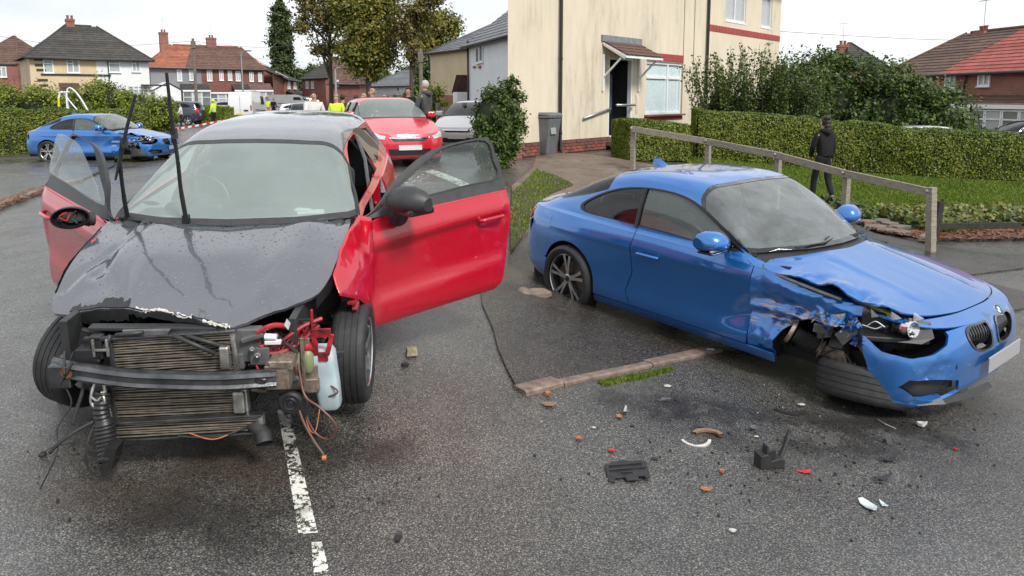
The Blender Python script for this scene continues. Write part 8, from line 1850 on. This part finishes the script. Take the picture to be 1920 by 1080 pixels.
def person(label, x, y, face, h=1.74, top='cloth_black', legs='cloth_black', hair='hair_dark', arms=((.12, .0), (.12, .0)), stride=0, long=0, hands=False, bun=False, hood=False, cap=None, z=None, bands=False, head_turn=0, slim=1.0, elbows=(0, 0)):
 """face: direction the person looks, radians from +X; local +X is forward, +Y is the person's left"""
 z = G(x, y) if z is None else z; o = thing('person', label, 'person', (x, y, z), face); k = h/1.74
 def P(a, b, c): return (a*k, b*k, c*k)
 hip = [P(0, s_*.095, .90) for s_ in (1, -1)]; sh = [P(-.01, s_*.185*slim, 1.43) for s_ in (1, -1)]
 knee, ank, toe, el, wr_, hd = [], [], [], [], [], []
 for i, s_ in enumerate((1, -1)):
  f = stride*s_; knee.append(P(.04+f*.24, s_*.10, .50)); ank.append(P(-.02+f*(.42 if f > 0 else .55), s_*.10, .09+(.10 if f < 0 else 0))); toe.append(P(.13+f*(.45 if f > 0 else .52), s_*.115, .04+(.02 if f < 0 else 0)))
  af, ao = arms[i]; e = P(-.03+af*.35, s_*(.235+.04*ao)*slim, 1.16); el.append(e); w = Vector(e)+Vector((af*k*.9+.02, -s_*elbows[i]*k, -.24*k*(1-abs(elbows[i])*1.2)+max(0, af-.2)*.3*k)); wr_.append(tuple(w)); hd.append(tuple(w+(w-Vector(e)).normalized()*.09*k))
 ct = (0, 0, .02)
 nodes = [(P(0, 0, .95), (.10*k*slim, .08*k)), (P(0, 0, 1.12), (.10*k*slim, .07*k)), (P(0, 0, 1.32), (.12*k*slim, .08*k)), (P(-.01, 0, 1.43), (.07*k, .06*k)), (P(.0, 0, 1.53), .055*k), (P(.01, 0, 1.60), (.070*k, .075*k)), (P(.01, 0, 1.67), (.073*k, .080*k)), (P(0, 0, 1.715), .045*k)]
 edges = [(i, i+1) for i in range(7)]
 for i in (0, 1):
  n = len(nodes); nodes += [(sh[i], .045*k), (el[i], .034*k), (wr_[i], .025*k), (hd[i], (.022*k, .032*k))]; edges += [(2, n), (n, n+1), (n+1, n+2), (n+2, n+3)]
  n = len(nodes); nodes += [(hip[i], .07*k*slim), (knee[i], .045*k), (ank[i], .038*k), (toe[i], .035*k)]; edges += [(0, n), (n, n+1), (n+1, n+2), (n+2, n+3)]
 skin_chain('body', nodes, edges, MT['skin'], o)
 # face: nose, ears, eyes
 m = MB(); m.tube([P(.085, 0, 1.66), P(.105, 0, 1.625), P(.088, 0, 1.615)], [.008*k, .014*k, .008*k], 6)
 for s_ in (1, -1): m.lathe([(0, 0), (.004, .022), (.012, .026), (.014, 0)], 10, c=P(.0, s_*.075, 1.645), axis='Y', rot=Matrix.Diagonal((.7, s_, 1.2)))
 m.build('nose_and_ears', MT['skin'], o, smooth=True)
 m = MB()
 for s_ in (1, -1): m.lathe([(0, .0), (0, .009), (.004, .006), (.005, 0)], 8, c=P(.082, s_*.028, 1.66), axis='X')
 m.box(P(.086, 0, 1.592), (.006, .04*k, .007)); m.build('eyes_and_mouth', MT['hair_dark'], o, smooth=True)
 # clothes
 g = .018*k; tn = [(P(0, 0, .98-.30*long), ((.155+.03*long)*k*slim, (.125+.03*long)*k)), (P(0, 0, 1.12), (.145*k*slim, .118*k)), (P(0, 0, 1.32), (.175*k*slim, .128*k)), (P(-.01, 0, 1.44), (.115*k, .10*k)), (P(-.005, 0, 1.50), .068*k)]; te = [(0, 1), (1, 2), (2, 3), (3, 4)]
 for i in (0, 1): n = len(tn); w = Vector(wr_[i]); e = Vector(el[i]); tn += [(sh[i], .078*k), (el[i], .056*k), (tuple(w), .043*k)]; te += [(2, n), (n, n+1), (n+1, n+2)]
 t_ = skin_chain('jacket', tn, te, MT[top], o, 1)
 ln = [(P(0, 0, .96), (.142*k*slim, .112*k)), (P(0, 0, 1.03), (.13*k*slim, .10*k))]; le = [(0, 1)]
 for i in (0, 1): n = len(ln); ln += [(hip[i], .098*k*slim), (knee[i], .068*k), (ank[i], .052*k)]; le += [(0, n), (n, n+1), (n+1, n+2)]
 skin_chain('trousers', ln, le, MT[legs], o, 0)
 for i in (0, 1): a, b = Vector(ank[i]), Vector(toe[i]); m = MB(); m.tube([a+Vector((-.05*k, 0, -.02*k)), a.lerp(b, .4)-Vector((0, 0, .01*k)), b+Vector((.03*k, 0, -.005))], [.045*k, .05*k, .035*k], 8); m.build('shoe', MT['shoe'], o, smooth=True)
 if hands:
  for i, s_ in enumerate((1, -1)):
   w = Vector(hd[i]); d = (w-Vector(wr_[i])).normalized(); sd = Vector((1, 0, 0)) if abs(d.x) < .7 else Vector((0, 0, 1)); sd = (sd-d*sd.dot(d)).normalized(); up = d.cross(sd)
   for q, (of, ln_) in enumerate(((-.028, .055), (-.010, .065), (.010, .068), (.027, .062))): m = MB(); b0 = w+sd*of*k; m.tube([b0-d*.02*k, b0+d*ln_*.5*k, b0+d*ln_*.95*k-up*s_*.018*k], [.010*k, .0095*k, .007*k], 6); m.build('finger', MT['skin'], o, smooth=True)
   m = MB(); b0 = w-d*.035*k+sd*.03*k; m.tube([b0, b0+sd*.028*k+d*.02*k, b0+sd*.034*k+d*.05*k], [.012*k, .011*k, .008*k], 6); m.build('thumb', MT['skin'], o, smooth=True)
 # hair or headgear
 if cap:
  m = MB(); m.lathe([(-.035*k, .098*k), (.0, .104*k), (.05*k, .095*k), (.085*k, .06*k), (.10*k, 0)], 18, c=P(.0, 0, 1.675), axis='Z'); m.build('helmet' if cap == 'hi_vis' else 'cap', MT[cap], o, smooth=True)
 else:
  s_ = bmesh.new(); bmesh.ops.create_icosphere(s_, subdivisions=3, radius=1); V = [(v.co.x*.094*k-.012*k, v.co.y*.086*k, v.co.z*.105*k+1.672*k) for v in s_.verts]; F = [[v.index for v in f.verts] for f in s_.faces if not (f.calc_center_median().x > .25 and f.calc_center_median().z < .42) and f.calc_center_median().z > -.75]; s_.free()
  m = MB(); m.add(V, F); m.build('hair', MT[hair], o, smooth=True)
 if bun:
  m = MB()
  for (a, b, c, r_) in ((-.06, 0, 1.745, .062), (-.085, .0, 1.66, .055), (-.095, .01, 1.59, .06), (-.10, .0, 1.53, .058), (-.09, -.01, 1.48, .05)):
   s_ = bmesh.new(); bmesh.ops.create_icosphere(s_, subdivisions=3, radius=1); m.add([(v.co.x*r_*k*(1+.18*noise.noise(v.co*3+Vector((c, 0, 0))))+a*k, v.co.y*r_*1.15*k*(1+.18*noise.noise(v.co*3))+b*k, v.co.z*r_*k+c*k) for v in s_.verts], [[v.index for v in f.verts] for f in s_.faces]); s_.free()
  m.build('tied_up_hair', MT['hair_dark'], o, smooth=True)
 if hood:
  m = MB(); m.tube([P(.05, -.09, 1.47), P(-.03, -.10, 1.50), P(-.10, -.05, 1.49), P(-.115, 0, 1.46), P(-.10, .05, 1.49), P(-.03, .10, 1.50), P(.05, .09, 1.47)], [.03*k, .042*k, .055*k, .062*k, .055*k, .042*k, .03*k], 10); m.build('hood', MT[top], o, smooth=True)
 if bands:
  for (c, r1, r2) in ((1.05, .165, .138), (1.22, .172, .136)):
   m = MB(); rows = [[(r2*k*math.cos(q), r1*k*slim*math.sin(q), (c+dz)*k) for q in np.linspace(0, 2*math.pi, 25)] for dz in (-.022, .022)]; m.grid(rows); m.build('reflective_band', MT['reflective'], o, smooth=True)
 return o
def pp(label, px, Y, face=-90, **k): return person(label, xAt(px, Y), Y, R(face), **k)
# woman walking up the lawn
gp_ = atG(1546, 398); person('woman in black hooded top and leggings walking away past the handrail, dark hair tied up', gp_.x+.12, 14.3, R(104), h=1.66, hair='hair_dark', bun=True, hood=True, stride=.36, hands=True, slim=.88, arms=((.22, .4), (.05, .2)), elbows=(.12, 0), z=G(gp_.x, 14.3)+.05)
pp('man with fair hair in a black coat standing before the dark people carrier', 261, 51, 10, hair='hair_fair', h=1.76, long=.4)
pp('woman with long dark hair and blue jeans walking beyond the police tape', 312, 44, 160, legs='denim', stride=.4, h=1.68, bun=True)
pp('girl in a white top standing beside the dark people carrier', 338, 47, 200, top='cloth_white', legs='cloth_black', h=1.55, arms=((.3, 0), (.1, 0)))
pp('police officer in a yellow hi-vis jacket and yellow helmet by the low hedge', 400, 47, 170, top='hi_vis', legs='cloth_black', cap='hi_vis', bands=True, h=1.78)
pp('small figure in a yellow vest beyond the silver van', 503, 70, -90, top='hi_vis', legs='hi_vis_orange', h=1.75)
pp('small dark clothed figure standing right of the yellow vest', 513, 70, -60, h=1.75)
pp('man in white forensic overalls holding a hand to his face', 589, 21, -80, top='cloth_white', legs='cloth_white', h=1.84, arms=((.1, .4), (.55, -.4)), elbows=(0, .2), hood=True, hands=True)
pp('officer in a yellow hi-vis jacket with fair hair behind the red wreck roof', 631, 24, -95, top='hi_vis', bands=True, h=1.76, hair='hair_fair')
pp('dark jacketed officer standing right of the yellow jacketed one', 643, 25.5, 80, top='cloth_navy', h=1.77)
pp('dark haired person standing back behind the red hatchback on its left', 668, 27, 100, top='cloth_black', h=1.74)
pp('person with fair hair looking left over the red hatchback roof', 682, 26, 200, top='cloth_coat', hair='hair_fair', h=1.78)
pp('tall person in a dark jacket looking left behind the red hatchback', 698, 24, 200, top='cloth_navy', hair='hair_fair', h=1.90)
pp('person half hidden behind the middle of the red hatchback roof', 721, 28, -90, top='cloth_black', hair='hair_fair', h=1.72)
pp('man in a black body vest with crossed arms behind the red hatchback', 766, 22.5, -100, top='cloth_black', h=1.86, arms=((.45, 0), (.45, 0)), elbows=(.22, .22), hands=True)
pp('grey haired man in a long dark hooded coat beside the red hatchback', 797, 18.6, 150, top='cloth_coat', hair='hair_grey', h=1.90, long=1.0, hood=True, arms=((.25, 0), (.2, 0)), hands=True)
# ------------------------------------------------------------------ broken pieces lying on the road
M('debris_black', (.02, .02, .022), .5, var=.4, vs=30, bump=.4, bs=150); M('debris_orange', (.30, .13, .055), .6, var=.4, vs=60); M('debris_red', (.5, .02, .03), .35); M('debris_clear', (.5, .56, .58), .15, Coat_Weight=1.0, var=.2, vs=40); M('debris_white', (.48, .48, .46), .4, var=.25, vs=30); M('debris_brown', (.22, .15, .10), .6, var=.4, vs=25)
def shard(name, label, cat, px, py, pts, mat, th=.006, lift=.0, rot=0, rx=0, ry=0, curl=0, s=1.0):
 p = atG(px, py, .004); m = MB(); pts = [(a*s, b*s) for a, b in pts]; n = len(pts); c = np.mean(pts, 0)
 def zf(a, b): return curl*((a-c[0])**2+(b-c[1])**2)/max(1e-6, max((q[0]-c[0])**2+(q[1]-c[1])**2 for q in pts))*s
 V = [(a, b, zf(a, b)) for a, b in pts]+[(a, b, zf(a, b)+th) for a, b in pts]+[(c[0], c[1], 0), (c[0], c[1], th)]
 F = [(i, (i+1) % n, n+(i+1) % n, n+i) for i in range(n)]+[(2*n, (i+1) % n, i) for i in range(n)]+[(2*n+1, n+i, n+(i+1) % n) for i in range(n)]
 m.add(V, F); o = m.build(name, MT[mat], None, bev=min(.002, th*.3), seg=1); o.location = p+Vector((0, 0, lift)); o.rotation_euler = (rx, ry, rot); tag(o, label, cat); return o
def jag(n, r, rx=1., seed=0, j=.35): q = random.Random(seed); return [(r*rx*(1+q.uniform(-j, j))*math.cos(2*math.pi*i/n), r*(1+q.uniform(-j, j))*math.sin(2*math.pi*i/n)) for i in range(n)]
# big black plates
p = atG(1173, 888); o = thing('broken_trim', 'flat square black plastic trim plate with a notched edge lying on the road', 'car part', p+Vector((0, 0, .012)), R(6))
m = MB(); m.prism([(-.115, -.085), (-.085, -.10), (-.075, -.062), (-.02, -.062), (-.018, -.092), (.05, -.09), (.052, -.06), (.085, -.062), (.088, -.082), (.115, -.078), (.13, .07), (.09, .085), (.05, .078), (.02, .095), (-.055, .092), (-.07, .075), (-.10, .07)], 'Z', 0, .010); m.build('plate', MT['debris_black'], o, bev=.003, seg=1)
for (a, b, c, d) in ((-.08, .04, .10, .045), (-.09, .0, .11, .005), (-.03, -.03, .03, -.026)): m = MB(); m.box(((a+c)/2, (b+d)/2, .014), (c-a, .006, .008)); m.build('rib', MT['debris_black'], o)
o.rotation_euler = (R(5), R(-2), R(6))
p = atG(1448, 872); o = thing('broken_bracket', 'bent black plastic bracket standing up in a hook shape on the road', 'car part', p, R(10))
m = MB(); m.prism([(-.10, 0), (.05, 0), (.05, .05), (.02, .06), (-.03, .05), (-.055, .09), (-.10, .085)], 'Y', -.05, .03); m.build('bracket_block', MT['debris_black'], o, bev=.005)
m = MB(); m.grid([[(.03+.095*t, -.03+.06*t, .02+.13*t**1.2), (.065+.085*t, .03+.05*t, .03+.13*t**1.2)] for t in np.linspace(0, 1, 7)]); q = m.build('bracket_arm', MT['debris_black'], o, smooth=True); s2 = q.modifiers.new('s', 'SOLIDIFY'); s2.thickness = .016
m = MB(); m.box((-.06, -.02, .10), (.008, .05, .07), ry=.1); m.box((-.02, -.02, .07), (.05, .008, .05)); m.build('bracket_web', MT['debris_black'], o)
def ringpiece(label, px, py, r, a0, a1, w, h, mat, rot=0, tilt=0):
 p = atG(px, py, .006); m = MB(); q = [R(a0+(a1-a0)*t) for t in np.linspace(0, 1, 14)]; m.grid([[((r+dw)*math.cos(a), (r+dw)*math.sin(a), dz) for dw, dz in ((-w/2, 0), (-w/2, h), (w/2, h), (w/2, 0), (-w/2, 0))] for a in q]); o = m.build('ring_fragment', MT[mat], None, smooth=True, auto=30); o.location = p; o.rotation_euler = (tilt, 0, R(rot)); tag(o, label, 'car part')
ringpiece('curved white plastic arc fragment lying on the road', 1303, 823, .085, 195, 345, .018, .012, 'debris_white', 0, R(8)); ringpiece('curved brown rusty arc fragment touching the white arc', 1328, 820, .085, 10, 150, .028, .014, 'debris_brown')
ringpiece('thin black curved strip near the torn wheel', 1478, 764, .11, 200, 320, .03, .01, 'debris_black');
shard('broken_clip', 'bright white chip on the black curved strip', 'car part', 1503, 762, jag(5, .018, 1.8, 3), 'debris_white', lift=.012)
shard('plastic_shard', 'folded grey shard with a white edge right of the tyre marks', 'debris', 1243, 752, [(-.05, -.01), (-.02, .0), (.0, .03), (.05, .0), (.045, -.02), (.0, .005), (-.04, -.02)], 'grey_plastic', curl=.02)
shard('plastic_shard', 'pale twisted metal piece beside an orange leaf', 'debris', 1169, 776, [(-.02, -.02), (.03, -.03), (.02, .0), (.03, .05), (.02, .06), (.0, .01), (-.02, .01)], 'galvanised', curl=.03); shard('orange_fragment', 'orange brown fragment beside the pale twisted metal piece', 'debris', 1160, 783, jag(6, .022, 1, 5), 'debris_orange', curl=.01)
shard('orange_fragment', 'crumpled orange scrap at the left end of the kerb', 'debris', 1028, 744, jag(7, .028, 1, 7), 'debris_orange', th=.02, curl=.02); shard('leaf', 'curled brown leaf in front of the kerb end', 'leaf', 1030, 760, jag(6, .03, 1.8, 9, .2), 'debris_brown', curl=.02)
shard('leaf', 'small yellow brown leaf lying left of the red chip', 'leaf', 1086, 824, jag(6, .016, 2, 11, .2), 'debris_orange', curl=.02); shard('plastic_chip', 'small bright red plastic chip above the black trim plate', 'debris', 1146, 846, jag(5, .014, 1.7, 13, .2), 'debris_red', th=.012)
shard('plastic_chip', 'small yellow cream chip on the road left', 'debris', 1113, 802, jag(4, .013, 1, 15), 'debris_white'); shard('plastic_chip', 'orange chip right of the black trim plate', 'debris', 1353, 885, jag(5, .016, 1, 17), 'debris_orange', th=.015)
shard('plastic_chip', 'flat orange scrap below the trim plate', 'debris', 1323, 919, jag(6, .02, 1.8, 19), 'debris_orange', curl=.01); shard('plastic_chip', 'grey dark chip by the black trim plate', 'debris', 1228, 861, jag(5, .016, 1.6, 21), 'debris_black')
shard('plastic_clip', 'red branching plastic clip right of the black bracket', 'debris', 1507, 885, [(-.05, -.005), (-.015, -.008), (-.01, -.02), (.03, -.018), (.035, .0), (.045, .012), (.02, .02), (.0, .012), (-.012, .008)], 'debris_red', curl=.01)
shard('plastic_shard', 'upright folded dark shard below the bumper corner', 'debris', 1664, 826, [(-.04, -.02), (.03, -.02), (.035, .0), (.0, .01), (-.04, -.01)], 'debris_black', curl=.01); shard('plastic_shard', 'dark blade standing on the folded shard', 'debris', 1664, 834, [(0, 0), (.03, .0), (.035, .05), (.0, .08), (-.012, .05)], 'debris_black', rx=R(62), th=.004)
shard('plastic_shard', 'curved dark shard with a white edge, upper of the two curved ones', 'debris', 1667, 864, [(-.06, -.008), (-.02, -.02), (.03, -.01), (.06, .025), (.055, .045), (.03, .03), (-.02, .02), (-.05, .01)], 'trim_dark', curl=.025); shard('plastic_shard', 'long curved dark shard with a white edge, lower of the two', 'debris', 1655, 899, [(-.055, -.025), (.0, -.015), (.05, .01), (.055, .025), (.03, .03), (-.02, .01), (-.055, -.005)], 'trim_dark', curl=.02)
for (px, py, s_) in ((1668, 870, 1), (1657, 904, 1)): pass
shard('lens_fragment', 'large clear lens fragment lying lowest under the bumper', 'debris', 1627, 950, [(-.03, .06), (.0, .07), (.03, .03), (.045, -.02), (.02, -.06), (.0, -.065), (-.02, -.02), (-.035, .02)], 'debris_clear', curl=.015, s=.9); shard('lens_fragment', 'small clear pointed fragment beside the large lens fragment', 'debris', 1657, 948, [(-.02, -.015), (.02, -.02), (.015, .01), (-.005, .06), (-.012, .02)], 'debris_clear', curl=.01, s=.8)
shard('plastic_chip', 'white crumpled piece under the bumper blade', 'debris', 1727, 800, jag(7, .026, 1.2, 23), 'debris_white', th=.02, curl=.02); shard('plastic_chip', 'white rectangular tag lying by the sill of the coupe', 'debris', 1332, 662, [(-.03, -.015), (.03, -.018), (.03, .015), (-.028, .018)], 'debris_white', lift=.03); shard('plastic_chip', 'tiny red chip at the right', 'debris', 1791, 843, jag(4, .014, 1, 27), 'debris_red', th=.01)
shard('plastic_chip', 'white chip near the bottom centre of the right road', 'debris', 1373, 996, jag(6, .014, 1.4, 29), 'debris_white', th=.01); shard('plastic_shard', 'dark grey shard left of the hooked bracket', 'debris', 1412, 806, jag(6, .03, 1.4, 31), 'grey_plastic', curl=.02); shard('plastic_chip', 'white chip below the dark grey shard', 'debris', 1418, 819, jag(4, .012, 1.4, 33), 'debris_white'); shard('plastic_chip', 'pale chip lying above the kerb moss', 'debris', 1251, 724, jag(5, .018, 1.6, 35), 'debris_white')
m = MB(); a, b, c_ = atG(1645, 786, .01), atG(1660, 795, .012), atG(1680, 804, .008); m.tube([a, b, c_], .005, 6); tag(m.build('bent_strip', MT['galvanised'], None), 'thin bent silver strip under the torn wheel', 'debris')
# by the red wreck
p = atG(772, 668); o = thing('brick_lump', 'broken pale brick lump lying on the road right of the wreck', 'rubble', p); m = MB(); m.box((0, 0, .035), (.085, .06, .06), rz=.3, taper=.85); m.build('lump', M('lump_tan', (.30, .25, .17), .8, var=.4, vs=20, bump=.6, bs=50), o, bev=.01)
shard('dark_lump', 'small black lump below the brick lump', 'debris', 760, 686, jag(6, .022, 1.3, 41), 'debris_black', th=.02); shard('black_clip', 'small black clip at the bottom right of the left road', 'debris', 746, 1011, [(-.012, -.02), (.012, -.016), (.016, .015), (-.014, .02)], 'debris_black', th=.014)
p = atG(115, 752); o = thing('wire_connector', 'black plug with a trailing wire lying left of the leaning wheel', 'car part', p); m = MB(); m.box((0, 0, .025), (.05, .045, .04), rz=.4); m.build('plug', MT['debris_black'], o, bev=.006); m = MB(); m.tube(spl([(0, 0, .03), (.06, .05, .02), (.12, .0, .01), (.16, .06, .06), (.22, .06, .15)], 5), .004, 5); m.build('wire', MT['rubber'], o)
p = atG(80, 855); o = thing('rubber_grommet', 'small black grommet lying near the left edge of the road', 'car part', p); m = MB(); m.lathe([(0, 0), (0, .018), (.012, .02), (.02, .012), (.022, 0)], 12, axis='Z'); m.build('grommet', MT['debris_black'], o, smooth=True); m = MB(); m.tube(spl([(0, 0, .02), (.03, .08, .02), (.10, .14, .01), (.16, .22, .01)], 5), .003, 5); m.build('wire', MT['rubber'], o)
# crumbs too small to name one by one
q_ = random.Random(5); m = MB()
for k in range(420):
 if q_.random() < .62: px, py = q_.gauss(1480, 190), q_.gauss(820, 70)
 else: px, py = q_.gauss(420, 190), q_.gauss(900, 60)
 if py < 700 or py > 1070 or px < 0 or px > 1915: continue
 p = atG(px, py, .002); s_ = q_.uniform(.003, .010); m.box(p+Vector((0, 0, s_*.4)), (s_*q_.uniform(1, 2.2), s_, s_*.8), rz=q_.uniform(0, 3), rx=q_.uniform(-.4, .4))
tag(m.build('black_crumbs', MT['debris_black'], None, kind='stuff'), 'scattered small black crumbs of broken plastic on both roads', 'debris')
m = MB()
for k in range(60):
 px, py = q_.gauss(1350, 230), q_.gauss(760, 60)
 if py < 690 or px < 1000: continue
 p = atG(px, py, .002); s_ = q_.uniform(.002, .006); m.box(p+Vector((0, 0, s_*.4)), (s_*q_.uniform(1, 2.2), s_, s_*.8), rz=q_.uniform(0, 3))
tag(m.build('pale_crumbs', MT['debris_white'], None, kind='stuff'), 'scattered small pale chips of glass and plastic before the coupe', 'debris')
